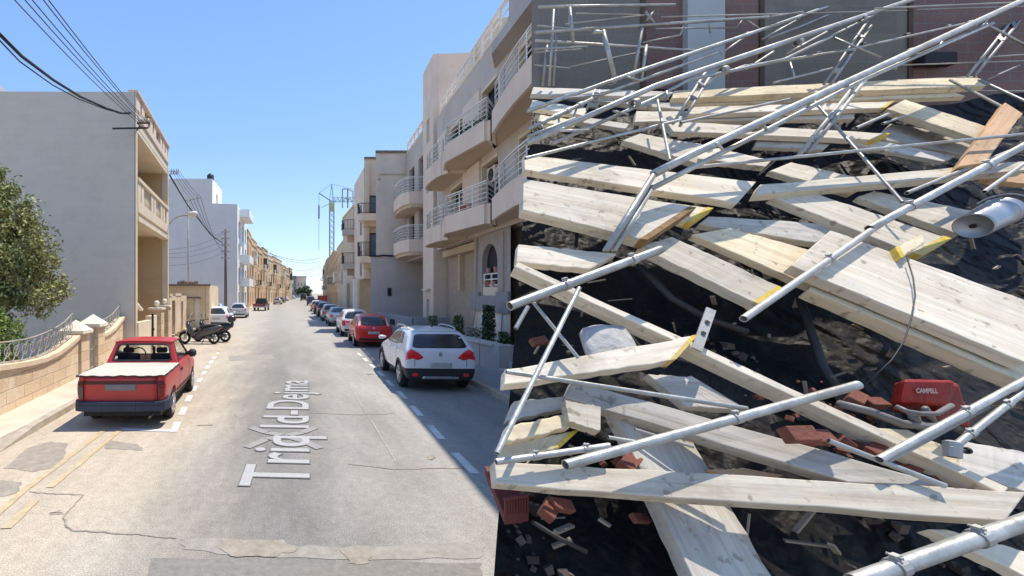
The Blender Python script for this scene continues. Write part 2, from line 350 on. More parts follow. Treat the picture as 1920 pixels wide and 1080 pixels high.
mb = MB(); RPL = [(2.62,4.5),(2.72,7),(3.0,11),(3.2,15),(3.4,22)]; y = 4.7
while y < 19:
    a = V((ipl(RPL,y), y, 0)); b = V((ipl(RPL,y+.8), y+.8, 0)); band(mb, a, b, .13); y += 1.45
struct(mb, 'road_marking', WHITEP)
mb = MB()
for (a, b) in (((-70,1010),(-60,1000)),):
    pass
for off in (0, .27):
    P = [G(-30,992),G(60,915),G(110,878),G(165,835),G(200,808)]
    for a, b in zip(P, P[1:]):
        n_ = max(1, int((b-a).length/.3))
        for i_ in range(n_):
            if rnd.random() < .08: continue
            p_, q_ = a.lerp(b, i_/n_), a.lerp(b, (i_+rnd.uniform(.96,1.03))/n_); sh = V((off-.05+rnd.uniform(-.008,.008),0,0)); band(mb, p_+sh, q_+sh, rnd.uniform(.08,.11), .009)
struct(mb, 'road_marking', YELP)
# street name lettering on the road
def words(body, size, mtx, m, off=0.0, z=0.0):
    c = bpy.data.curves.new('lettering', 'FONT'); c.body = body; c.size = size; c.offset = off; c.space_character = 1.0
    o = bpy.data.objects.new('t', c); COL.objects.link(o); dg = bpy.context.evaluated_depsgraph_get(); dg.update()
    me = bpy.data.meshes.new_from_object(o.evaluated_get(dg)); COL.objects.unlink(o); bpy.data.objects.remove(o)
    me.materials.clear(); me.materials.append(m); me.transform(mtx); return me
LETW = mat('lettering_white', (.43, .43, .42), .9, .1, 30, .4, 80, second=(.42,.42,.41), amt=.6)
LETS = mat('lettering_edge', (.165, .16, .15), .9, .15, 9, .2, 60)
org = G(579, 916); ang = math.atan2(1, .063)
def tmat(z, sx=1.0): return Matrix.Translation((org.x, org.y, z)) @ Matrix.Rotation(ang, 4, 'Z') @ Matrix.Diagonal((sx, 1, 1, 1))
TS = 1.28
for nm, m, off, z in (('street_name_outline', LETS, .03, .010), ('street_name_lettering', LETW, .012, .014)):
    me = words('Triq Id-Dejma', TS, tmat(z), m, off); me.name = nm
    L0 = max(v.co.y for v in me.vertices)-min(v.co.y for v in me.vertices)
    k = 6.95/L0
    for v in me.vertices: v.co.y = org.y+(v.co.y-org.y)*k
    o = bpy.data.objects.new(nm, me); COL.objects.link(o); tag(o, None, None, None, 'structure')
mb = MB()
CHEV = mat('lettering_faint', (.30, .29, .275), .85, .08, 9, .15, 60)
for pts in ([(455,840),(540,815),(548,822),(478,845)], [(540,815),(602,842),(588,848),(536,822)], [(466,803),(478,798),(545,821),(530,826)], [(536,823),(590,799),(600,806),(546,828)]):
    pass
for L_ in ([(462,840),(500,824),(535,819)], [(600,842),(570,828),(535,819)], [(470,802),(500,812),(532,817)], [(592,802),(566,812),(536,818)]):
    q = [G(*p) for p in L_]
    for a, b in zip(q, q[1:]): band(mb, a, b, .16, .0115)
struct(mb, 'road_chevrons', CHEV)

# ------------------------------------------------------------------ facade helper
class Fac:
    """plan line p0->p1 seen from the street; pt(u, z, o): u metres along it, o metres out towards the street"""
    def __init__(s, p0, p1, side):
        s.a = V((p0[0], p0[1], 0)); d = V((p1[0], p1[1], 0))-s.a; s.L = d.length; s.d = d.normalized()
        s.n = V((s.d.y, -s.d.x, 0)) * side     # side=+1: street lies to the right of the line's direction
    def pt(s, u, z, o=0): return s.a+s.d*u+s.n*o+V((0,0,z))
    def box(s, mb, u0, u1, z0, z1, o0, o1):
        mb.hexa([s.pt(u0,z0,o0), s.pt(u1,z0,o0), s.pt(u1,z0,o1), s.pt(u0,z0,o1)], [s.pt(u0,z1,o0), s.pt(u1,z1,o0), s.pt(u1,z1,o1), s.pt(u0,z1,o1)])
    def panel(s, mb, u0, u1, z0, z1, holes, dep=.25, o=0):
        us = sorted({u0, u1, *[h[0] for h in holes], *[h[1] for h in holes]}); zs = sorted({z0, z1, *[h[2] for h in holes], *[h[3] for h in holes]})
        for a, b in zip(us, us[1:]):
            for c, e in zip(zs, zs[1:]):
                if any(h[0] <= (a+b)/2 <= h[1] and h[2] <= (c+e)/2 <= h[3] for h in holes): continue
                mb.quad(s.pt(a,c,o), s.pt(b,c,o), s.pt(b,e,o), s.pt(a,e,o))
        for h in holes:
            A, B, C, D = h[:4]
            mb.quad(s.pt(A,C,o), s.pt(A,D,o), s.pt(A,D,o-dep), s.pt(A,C,o-dep)); mb.quad(s.pt(B,C,o), s.pt(B,D,o), s.pt(B,D,o-dep), s.pt(B,C,o-dep))
            mb.quad(s.pt(A,D,o), s.pt(B,D,o), s.pt(B,D,o-dep), s.pt(A,D,o-dep)); mb.quad(s.pt(A,C,o), s.pt(B,C,o), s.pt(B,C,o-dep), s.pt(A,C,o-dep))
def railing(mb, pts, z0, z1, bars=5, posts=.9, r=.02, vertical=False):
    """railing along plan points; horizontal bars or vertical balusters"""
    for a, b in zip(pts, pts[1:]):
        a, b = V((a[0], a[1], 0)), V((b[0], b[1], 0)); L_ = (b-a).length; U = V((0,0,1))
        mb.bar(a+U*z1, b+U*z1, r*2.6, r*2)
        if vertical:
            mb.bar(a+U*(z0+.05), b+U*(z0+.05), r*1.4)
            n = max(1, int(L_/posts))
            for i in range(n+1): q = a.lerp(b, i/n); mb.bar(q+U*z0, q+U*z1, r)
        else:
            for k in range(bars): z = z0+(z1-z0)*(k+.5)/bars; mb.bar(a+U*z, b+U*z, r*1.2)
            n = max(1, round(L_/posts))
            for i in range(n+1): q = a.lerp(b, i/n); mb.bar(q+U*z0, q+U*z1, r*2)
def window(par, F, u0, u1, z0, z1, o, glass=GLASS, frame=RAILW, name='window', fw=.05, mull=True, sill=None):
    mb = MB(); F.box(mb, u0, u0+fw, z0, z1, o, o+.05); F.box(mb, u1-fw, u1, z0, z1, o, o+.05); F.box(mb, u0+fw, u1-fw, z1-fw, z1, o, o+.05); F.box(mb, u0+fw, u1-fw, z0, z0+fw, o, o+.05)
    if mull: m_ = (u0+u1)/2; F.box(mb, m_-fw*.4, m_+fw*.4, z0+fw, z1-fw, o+.002, o+.045)
    w_ = mb.build(name, frame, par)
    mb = MB(); F.box(mb, u0+.01, u1-.01, z0+.01, z1-.01, o-.02, o+.012); g = mb.build('pane', glass, w_); g['label'] = 'dark window pane' if glass is GLASS else 'window infill'
    if sill: mb = MB(); F.box(mb, u0-.08, u1+.08, z0-.1, z0-.002, o-.02, o+sill); mb.build('sill', frame if frame is not BLACKM else COPE, w_)
    return w_
# child meshes of a window need offsets relative to the thing: windows carry no transform of their own
_ob = MB.build
def _build(s, name, m, parent=None, *a, **k):
    if parent is not None and 'org' not in parent and parent.parent is not None:
        q = parent
        while q is not None and 'org' not in q: q = q.parent
        if q is not None: parent['org'] = tuple(q['org'])
    return _ob(s, name, m, parent, *a, **k)
MB.build = _build
# ------------------------------------------------------------------ left: rendered villa with porch and balcony
LX = (-4.36, -.055)      # plan line of the left frontages x = x0 + m*Y
def lx(Y): return LX[0]+LX[1]*Y
Y1, Y2 = 17.0, 23.6
F = Fac((lx(Y1), Y1), (lx(Y2), Y2), 1)
HT = 10.0; WL = F.L
vt = thing('villa', 'two storey villa with plain grey end wall, cream recessed porch and balcony', 'house', (lx(Y1), Y1, 0))
mb = MB(); mb.hexa([F.pt(0,0,0), F.pt(.3,0,0), F.pt(.3,0,-.3), F.pt(0,0,-.3)], [F.pt(0,HT,0), F.pt(.3,HT,0), F.pt(.3,HT,-.3), F.pt(0,HT,-.3)])
A = F.pt(0,0,-.06)
mb.hexa([A, (A.x-24,Y1+.02,0), (A.x-24,Y1+.32,0), A+V((0,.3,0))], [A+V((0,0,HT)), (A.x-24,Y1+.02,HT+.12), (A.x-24,Y1+.32,HT+.12), A+V((0,.3,HT))])
mb2 = MB(); mb2.hexa([A+V((0,0,0)), (A.x-24,Y1,0), (A.x-24,Y1+.3,0), A+V((0,.3,0))], [A+V((0,0,HT)), (A.x-24,Y1,HT+.1), (A.x-24,Y1+.3,HT+.1), A+V((0,.3,HT))])
mb2.build('end_wall', GREYW, vt)
mb = MB()
F.box(mb, .04, .22, 0, HT-.002, -.3, .0); F.box(mb, .0, .039, 0, HT-.002, -.04, .0); F.box(mb, WL-.22, WL, 0, HT-.002, -.3, 0)                 # corner piers
F.box(mb, .22, WL-.22, 8.75, 9.12, -.5, -.02)                     # roof beam
mb.build('front_frame', CREAM, vt, bevel=.01)
DP = 2.1
mb = MB(); F.box(mb, .22, WL-.22, 5.35, 5.55, -DP, -.03); F.box(mb, .22, WL-.22, 8.6, 8.749, -DP, -.03); mb.build('slab', CREAM, vt)
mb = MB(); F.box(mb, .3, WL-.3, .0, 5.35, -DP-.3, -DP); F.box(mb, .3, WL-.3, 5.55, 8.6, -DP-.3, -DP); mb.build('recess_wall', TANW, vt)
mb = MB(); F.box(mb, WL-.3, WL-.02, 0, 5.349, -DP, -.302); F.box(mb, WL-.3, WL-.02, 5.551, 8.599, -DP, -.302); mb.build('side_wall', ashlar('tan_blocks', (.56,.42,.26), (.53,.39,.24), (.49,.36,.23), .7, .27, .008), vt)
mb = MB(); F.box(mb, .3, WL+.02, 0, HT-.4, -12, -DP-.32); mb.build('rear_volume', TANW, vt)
# balcony parapet with panels and baluster openings
mb = MB()
F.box(mb, .22, WL-.22, 5.2, 5.38, -.3, .05); F.box(mb, .22, WL-.22, 5.551, 5.95, -.22, .03); F.box(mb, .22, WL-.22, 6.72, 6.86, -.26, .07)
for u in (.22, .75, 2.5, 3.05, 4.5, 5.1, 5.95): F.box(mb, u, u+.42 if u+.42 < WL-.22 else WL-.22, 5.95, 6.72, -.2, .02)
mb.build('balcony_parapet', CREAM, vt, bevel=.008)
mb = MB()
for a, b in ((1.17, 2.5), (3.47, 4.5), (5.52, 5.95)):
    n = int((b-a)/.2)
    for i in range(n): c = F.pt(a+.1+i*.2, 5.95, -.09); mb.lathe(c, (0,0,1), [(0,.05),(.1,.05),(.22,.075),(.42,.04),(.6,.06),(.77,.05)], 8)
bl = mb.build('balusters', CREAM, vt, True)
mb = MB()
F.box(mb, 0.22, WL-.22, 9.121, 9.42, -.24, .04); F.box(mb, 0, WL, HT-.001, HT+.09, -.3, .08)
for u in (.22, .9, 2.4, 3.1, 4.5, 5.1, 5.8): F.box(mb, u, min(u+.45, WL-.22), 9.42, HT-.002, -.2, .0)
mb.build('roof_parapet', CREAM2, vt, bevel=.008)
mb = MB(); F.box(mb, .24, WL-.24, 9.42, HT-.01, -.2, -.12); mb.build('parapet_panel', mat('panel_tan', (.50,.38,.26), .9, .1, 2, .1), vt)
# arched balcony door and ground door
def arch(F, mb, u, hw, z0, z1, o0, o1, n=10, fw=.14):
    pr = []
    for i in range(n+1):
        a = math.pi*i/n; pr.append((u-hw*math.cos(a), z1+hw*math.sin(a)))
    pts = [(u-hw, z0)]+pr+[(u+hw, z0)]
    outer = [(u-hw-fw, z0)]+[(u-(hw+fw)*math.cos(math.pi*i/n), z1+(hw+fw)*math.sin(math.pi*i/n)) for i in range(n+1)]+[(u+hw+fw, z0)]
    for (a, b, c, d) in zip(pts, pts[1:], outer, outer[1:]):
        mb.hexa([F.pt(a[0],a[1],o0), F.pt(b[0],b[1],o0), F.pt(b[0],b[1],o1), F.pt(a[0],a[1],o1)], [F.pt(c[0],c[1],o0), F.pt(d[0],d[1],o0), F.pt(d[0],d[1],o1), F.pt(c[0],c[1],o1)])
    return pts
mb = MB(); pts = arch(F, mb, 2.3, .8, 5.55, 7.35, -DP, -DP+.1); d = mb.build('arched_door', CREAM, vt)
mb = MB(); mb.quad(*[F.pt(a, z, -DP+.03) for a, z in pts]); mb.build('pane', mat('brown_glass', (.13,.08,.06), .25, .2, 2, 0), d)
mb = MB(); F.box(mb, 2.0, 3.2, .4, 2.9, -DP, -DP+.06); mb.build('door', WOOD_D, vt)
mb = MB(); mb.lathe(F.pt(5.9,8.6,-1.2), (0,0,-1), [(0,.1),(.05,.1),(.09,.02)], 12); mb.build('ceiling_lamp', WHITEW, vt)
mb = MB(); F.box(mb, .3, WL-.3, 0, .42, -DP, -.302); F.box(mb, 1.4, 3.6, 0, .21, -.3, -.05); mb.build('porch_step', COPE, vt)
mb = MB()
for k in range(3): F.box(mb, 5.2, 5.9, 5.56+k*.0, 5.9, -1, -.5)
mb = MB(); c = F.pt(5.75, 6.861, -.12); mb.lathe(c, (0,0,1), [(0,.09),(.2,.14),(.22,.12)], 12); o = tag(mb.build('flower_pot', TERRA, None, True), 'terracotta pot on the villa balcony parapet', 'flower pot')
# distribution bracket fixed to villa wall (crossarms carrying the overhead wires)
br = thing('wire_bracket', 'dark steel crossarm bracket on the corner of the grey villa holding overhead wires', 'bracket', (lx(Y1)+.2, Y1, 7.4))
pL, pR = at(211,241,16.6), at(277,240,16.6)
mb = MB(); mb.bar(pL, pR, .06, .05); mb.build('crossarm', BLACKM, br)
mb = MB(); a, b = at(257,231,16.8), at(281,231,16.8); mb.bar(a, b, .05, .04); mb.bar(a, pR-V((.2,0,0)), .03); mb.bar(b, pR, .03); mb.bar(at(262,236,16.8), F.pt(.1,8.6,.0), .04); mb.build('stay', BLACKM, br)
mb = MB()
for px in (262, 267, 272, 278): mb.lathe(at(px,230,16.8), (0,0,1), [(0,.02),(.04,.05),(.12,.05),(.16,.02)], 8)
mb.build('insulator', CREAM2, br, True)
# sliver of a white roof room behind the villa, far left
mb = MB(); q = [at(-60,178,24), at(24,178,24), at(24,176,24), at(0,158,24), at(-60,140,24)]
a = at(-90,190,25); mb.prism([(a.x-3,24),(at(24,178,24).x,24),(at(24,178,24).x,30),(a.x-3,30)], 8, at(24,175,24).z)
b0 = at(0,158,24); mb.hexa([(a.x-3,24.2,at(0,175,24).z),(at(23,178,24).x,24.2,at(0,175,24).z),(at(23,178,24).x,29,at(0,175,24).z),(a.x-3,29,at(0,175,24).z)], [(a.x-3,24.2,b0.z+.6),(b0.x-.1,24.2,b0.z),(b0.x-.1,29,b0.z),(a.x-3,29,b0.z+.6)])
mb.box(a.x-2.9, at(10,175,24).x, 24.5, 29, 0, 8.001)
tag(mb.build('rooftop_room', mat('white_paint_bright', (.8,.8,.78), .8, .04, 2, .05), None), 'bright white rooftop room showing above the grey villa roof', 'roof room')

# ------------------------------------------------------------------ left: garden wall with scroll fence, gate pillars
gw = thing('garden_wall', 'curved limestone garden wall topped by an iron scroll fence, before the grey villa', 'garden wall', (-5.1, 8, 0))
prof = [(5.0,1.25),(7.0,1.14),(8.66,.98),(9.6,.90),(10.5,.87),(11.3,.93),(12.0,1.07),(12.6,1.22)]
def gx(Y): return -4.80-.055*Y
def lip(P, y):
    for (a,b),(c,d) in zip(P, P[1:]):
        if y <= c: return b+(d-b)*(y-a)/(c-a)
    return P[-1][1]
mb, mc = MB(), MB(); yy = [5+i*.25 for i in range(31)]
for a, b in zip(yy, yy[1:]):
    za, zb = lip(prof,a), lip(prof,b)
    mb.hexa([(gx(a)-.25,a,0),(gx(a),a,0),(gx(b),b,0),(gx(b)-.25,b,0)], [(gx(a)-.25,a,za),(gx(a),a,za),(gx(b),b,zb),(gx(b)-.25,b,zb)])
    for o, t0, t1 in ((.06, .0, .10), (.035, -.06, .0)): mc.hexa([(gx(a)-.3,a,za+t0),(gx(a)+o,a,za+t0),(gx(b)+o,b,zb+t0),(gx(b)-.3,b,zb+t0)], [(gx(a)-.3,a,za+t1),(gx(a)+o,a,za+t1),(gx(b)+o,b,zb+t1),(gx(b)-.3,b,zb+t1)])
mb.build('wall', LIME, gw); mc.build('coping', COPE, gw)
def scroll(mb, yA, yB, top, bot, x, r=.011):
    n = max(1, int((yB-yA)/.34))
    T = [(x(y), y, top(y)) for y in [yA+(yB-yA)*i/14 for i in range(15)]]; mb.path(T, r*1.5, 6)
    Bm = [(x(y), y, bot(y)) for y in [yA+(yB-yA)*i/14 for i in range(15)]]; mb.path(Bm, r*1.2, 6)
    for i in range(n):
        a, b = yA+(yB-yA)*i/n, yA+(yB-yA)*(i+1)/n
        for s in (0, 1):
            P = []
            for k in range(9):
                t = k/8; y = a+(b-a)*(t if s == 0 else 1-t); h = bot(y)+(top(y)-bot(y))*(.5-.5*math.cos(math.pi*t)); P.append((x(y), y, h))
            mb.path(P, r, 5, False)
        c = (a+b)/2; zc = (top(c)+bot(c))/2; rr = (top(c)-bot(c))*.24
        mb.path([(x(c), c+rr*math.cos(q*math.pi/5), zc+rr*math.sin(q*math.pi/5)) for q in range(11)], r, 5, False)
mb = MB(); ftop = [(5,1.75),(8.66,1.50),(9.6,1.45),(10.5,1.48),(11.3,1.58),(12.0,1.73),(12.45,1.92)]
scroll(mb, 5.1, 12.4, lambda y: lip(ftop,y), lambda y: lip(prof,y)+.13, lambda y: gx(y)-.12)
mb.build('scroll_fence', IRONG, gw)
def pillar(Y, w, h, px=None):
    x = gx(Y)+.04; t = thing('gate_pillar', 'near limestone gate pillar with pyramid cap, beside the scroll fence' if Y < 13.2 else 'far limestone gate pillar with pyramid cap, nearest the grey villa', 'gate pillar', (x, Y, 0), 'gate pillars of the villa garden')
    mb = MB(); mb.box(x-w, x, Y, Y+w, 0, h); mb.build('shaft', LIME, t, bevel=.01)
    mb = MB(); mb.box(x-w-.08, x+.08, Y-.08, Y+w+.08, h, h+.09)
    c = (x-w/2, Y+w/2, h+.38); q = [(x-w-.06,Y-.06,h+.09),(x+.06,Y-.06,h+.09),(x+.06,Y+w+.06,h+.09),(x-w-.06,Y+w+.06,h+.09)]
    for k in range(4): mb.quad(q[k], q[(k+1) % 4], c)
    mb.build('cap', CAPW, t)
pillar(12.62, .55, 1.32); pillar(14.0, .55, 1.42)
gt = thing('garden_gate', 'narrow iron gate between the two pyramid capped pillars', 'gate', (gx(13.3), 13.2, 0)); mb = MB()
for i in range(8): y = 13.2+i*.11; mb.bar((gx(y)-.1,y,.12), (gx(y)-.1,y,1.35+.12*math.sin(math.pi*i/7)), .022)
for z in (.2, .75, 1.3): mb.bar((gx(13.2)-.1,13.18,z), (gx(14)-.1,14,z), .03)
mb.build('bars', IRONG, gt)
mb = MB(); mb.lathe((gx(13.9)-.08, 13.88, .8), (1,0,0), [(0,.02),(.03,.035),(.05,.02)], 8); mb.build('handle', IRONG, gt)
gw2 = thing('garden_wall', 'short rising limestone wall with scroll fence, between far pillar and villa', 'garden wall', (gx(15), 14.6, 0))
p2 = [(14.55,1.05),(15.2,1.08),(15.9,1.2),(16.5,1.38),(17,1.55)]; mb, mc = MB(), MB(); yy = [14.58+i*.242 for i in range(11)]
for a, b in zip(yy, yy[1:]):
    za, zb = lip(p2,a), lip(p2,b)
    mb.hexa([(gx(a)-.25,a,0),(gx(a),a,0),(gx(b),b,0),(gx(b)-.25,b,0)], [(gx(a)-.25,a,za),(gx(a),a,za),(gx(b),b,zb),(gx(b)-.25,b,zb)])
    mc.hexa([(gx(a)-.3,a,za),(gx(a)+.06,a,za),(gx(b)+.06,b,zb),(gx(b)-.3,b,zb)], [(gx(a)-.3,a,za+.1),(gx(a)+.06,a,za+.1),(gx(b)+.06,b,zb+.1),(gx(b)-.3,b,zb+.1)])
mb.build('wall', LIME, gw2); mc.build('coping', COPE, gw2)
mb = MB(); scroll(mb, 14.7, 16.9, lambda y: lip(p2,y)+.52, lambda y: lip(p2,y)+.13, lambda y: gx(y)-.12); mb.build('scroll_fence', IRONG, gw2)
# entrance of the villa: low walls, stair rail, pillars with ball finials
en = thing('entrance_wall', 'low cream entrance wall with dark downpipe and white stair rail at the villa porch', 'entrance wall', (lx(17.3), 17.2, 0))
mb = MB(); mb.box(lx(18)-.1, lx(18)+.12, 17.1, 18.9, 0, 1.35); mb.box(lx(19.4)-.1, lx(19.4)+.14, 18.95, 19.9, 0, 1.5); mb.build('wall', CREAM, en, bevel=.01)
mb = MB(); mb.bar((lx(17.2)-.3,17.2,2.35), (lx(19)-.3,19.0,1.75), .16, .09); mb.build('stair_rail', CAPW, en)
mb = MB(); mb.tube((lx(18.9)+.2,18.9,0), (lx(18.9)+.2,18.9,1.6), .05, 8); mb.tube((lx(18.9)+.2,18.9,.9), (lx(18.9)+.2,18.9,1.0), .08, 8); mb.build('downpipe', BLACKM, en)
for i, (Y, w_, h) in enumerate(((20.2, .55, 1.72), (21.9, .5, 1.78))):
    x = lx(Y)+.3; t = thing('finial_pillar', 'cream entrance pillar topped by a round stone ball, '+('nearer of the two' if i == 0 else 'farther of the two'), 'pillar', (x, Y, 0), 'ball topped pillars at the villa entrance')
    mb = MB(); mb.box(x-w_, x, Y, Y+w_, 0, h); mb.build('shaft', LIME, t, bevel=.01)
    mb = MB(); mb.box(x-w_-.05, x+.05, Y-.05, Y+w_+.05, h, h+.08); mb.build('cap', CAPW, t)
    mb = MB(); mb.lathe((x-w_/2, Y+w_/2, h+.08), (0,0,1), [(0,.09),(.05,.05),(.08,.06)]+[(.2-.13*math.cos(a*math.pi/8), .13*math.sin(a*math.pi/8)) for a in range(1,9)], 16); mb.build('ball', CAPW, t, True)
t = thing('entrance_gate', 'narrow dark gate between the two ball topped pillars', 'gate', (lx(21), 20.8, 0)); mb = MB()
for i in range(8): y = 20.8+i*.15; mb.bar((lx(y)+.1,y,.1), (lx(y)+.1,y,1.45), .03)
mb.bar((lx(20.8)+.1,20.8,1.4), (lx(21.9)+.1,21.9,1.4), .04); mb.build('bars', BLACKM, t)
# ------------------------------------------------------------------ derelict one storey front
dl = thing('derelict_building', 'low tan derelict building with doorways and flat roof, beyond the villa', 'building', (-5.2, 25, 0))
Yd = 31.0; xa, xb = at(300,540,Yd).x, at(386,540,Yd).x
Fd = Fac((xa, Yd), (xb, Yd), 1); Fd.n = V((0,-1,0)); mb = MB()
W_ = xb-xa
Fd.panel(mb, 0, W_, 0, 2.95, [(.9,1.6,0,2.1),(2.3,2.8,0,2.2)], .3)
mb.box(xa, xb, Yd+.32, Yd+.4, 0, 2.95); mb.box(xb-.02, xb+.0, Yd, Yd+4.6, 0, 2.96); mb.box(xa, xb, Yd+.02, Yd+4.6, 2.9, 2.95)
mb.build('wall', LIMEF2, dl)
mb = MB(); mb.box(xb, xb+.25, Yd-.02, Yd+4.6, 0, 3.0); mb.build('side_wall', COPE, dl)
mb = MB(); mb.box(xa, xb+.3, Yd-.12, Yd+.2, 2.951, 3.08); mb.box(xa+.3, xb-.4, Yd-.06, Yd+.0, 2.1, 2.2); mb.build('roof_edge', mat('weathered_edge', (.22,.18,.14), .95, .3, 4, .4), dl)
mb = MB(); mb.box(xa+.85, xa+1.65, Yd+.22, Yd+.3, 0, 2.1); mb.build('door', mat('brown_board', (.30,.20,.11), .9, .2, 3, .2), dl)
mb = MB(); mb.box(xa+2.25, xa+2.85, Yd+.22, Yd+.3, 0, 2.15); mb.build('door', CAPW, dl)
mb = MB()
for k in range(16): c = V((xa+rnd.uniform(1.2,2.6), Yd+rnd.uniform(.1,.5), 3.08+rnd.random()*.12)); s_ = rnd.uniform(.06,.16); mb.box(c.x-s_, c.x+s_, c.y-s_, c.y+s_, 3.0, c.z+s_)
tag(mb.build('rubble', mat('rubble_tan', (.38,.28,.19), .95, .3, 6, .4), None), 'broken stones heaped on the derelict building roof', 'rubble')
df = thing('boundary_wall', 'worn plastered boundary wall with an open brown doorway, between villa and derelict building', 'wall', (lx(25), 23.9, 0))
Fw = Fac((lx(24)-.02, 23.9), (lx(30.8)-.1, 30.8), 1); mb = MB(); Fw.panel(mb, 0, Fw.L, 0, 2.3, [(.9,2.0,0,2.05),(4.3,5.2,0,1.95)], .35); Fw.box(mb, 0, .9, 2.3, 2.42, -.4, .03); Fw.box(mb, 2.0, 4.3, 2.3, 2.45, -.4, .03); Fw.box(mb, 0, Fw.L, 0, 2.3, -.45, -.36)
mb.build('wall', mat('plaster_worn', (.66,.54,.40), .95, .14, 2.2, .4, second=(.50,.37,.25), amt=.8), df)
mb = MB(); Fw.box(mb, .92, 1.98, 0, 2.03, -.34, -.28); Fw.box(mb, 4.32, 5.18, 0, 1.93, -.34, -.28); mb.build('door', mat('brown_board', (0,0,0)), df)
mb = MB()
for k in range(22): c = Fw.pt(rnd.uniform(.2,4.5), .12, rnd.uniform(.1,.5)); s_ = rnd.uniform(.04,.1); mb.box(c.x-s_, c.x+s_, c.y-s_, c.y+s_, .1, .12+s_*1.4)
tag(mb.build('rubble', MATS['rubble_tan'], None), 'small pile of stones at the foot of the worn boundary wall', 'rubble')

# ------------------------------------------------------------------ white blocks behind
wb = thing('white_apartment_block', 'tall white apartment block with a blank grey-white end wall and box balconies', 'apartment block', (-5, 57, 0))
c1 = at(445,383,57); c2 = at(463,405,69); zt = at(445,383,57).z
xl = at(250,383,57).x
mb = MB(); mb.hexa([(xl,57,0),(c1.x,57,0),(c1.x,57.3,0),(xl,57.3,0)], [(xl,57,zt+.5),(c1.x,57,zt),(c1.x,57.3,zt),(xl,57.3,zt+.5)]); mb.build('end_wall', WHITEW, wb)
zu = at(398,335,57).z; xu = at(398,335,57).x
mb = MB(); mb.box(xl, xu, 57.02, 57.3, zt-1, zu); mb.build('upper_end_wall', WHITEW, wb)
WB2 = mat('white_sunlit', (.80,.79,.76), .85, .04, 1, .1)  # brighter white for the block's sunlit sides, sunlight put into the colour
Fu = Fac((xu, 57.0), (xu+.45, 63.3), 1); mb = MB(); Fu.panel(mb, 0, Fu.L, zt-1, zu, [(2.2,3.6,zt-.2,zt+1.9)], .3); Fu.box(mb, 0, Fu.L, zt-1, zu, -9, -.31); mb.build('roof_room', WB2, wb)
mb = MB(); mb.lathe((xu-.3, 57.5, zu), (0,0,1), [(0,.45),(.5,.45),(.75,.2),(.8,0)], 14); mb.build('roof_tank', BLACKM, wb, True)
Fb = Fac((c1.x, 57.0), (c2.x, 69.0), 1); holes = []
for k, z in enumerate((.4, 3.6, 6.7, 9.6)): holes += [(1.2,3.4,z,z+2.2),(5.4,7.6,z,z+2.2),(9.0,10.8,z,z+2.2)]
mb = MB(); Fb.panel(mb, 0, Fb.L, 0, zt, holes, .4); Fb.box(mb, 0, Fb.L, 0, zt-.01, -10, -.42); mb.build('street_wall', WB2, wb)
for h in holes: mb = MB(); Fb.box(mb, h[0], h[1], h[2], h[3], -.4, -.3); mb.build('window', ALU, wb)
for z in (3.4, 6.5, zt-1.2):
    mb = MB(); Fb.box(mb, 2.4, 8.4, z, z+.25, .002, 1.3); Fb.box(mb, 2.4, 8.4, z+.251, z+1.0, 1.2, 1.3); Fb.box(mb, 2.4, 2.5, z+.251, z+1.0, .002, 1.2); Fb.box(mb, 8.3, 8.4, z+.251, z+1.0, .002, 1.2); mb.build('balcony', WB2, wb)

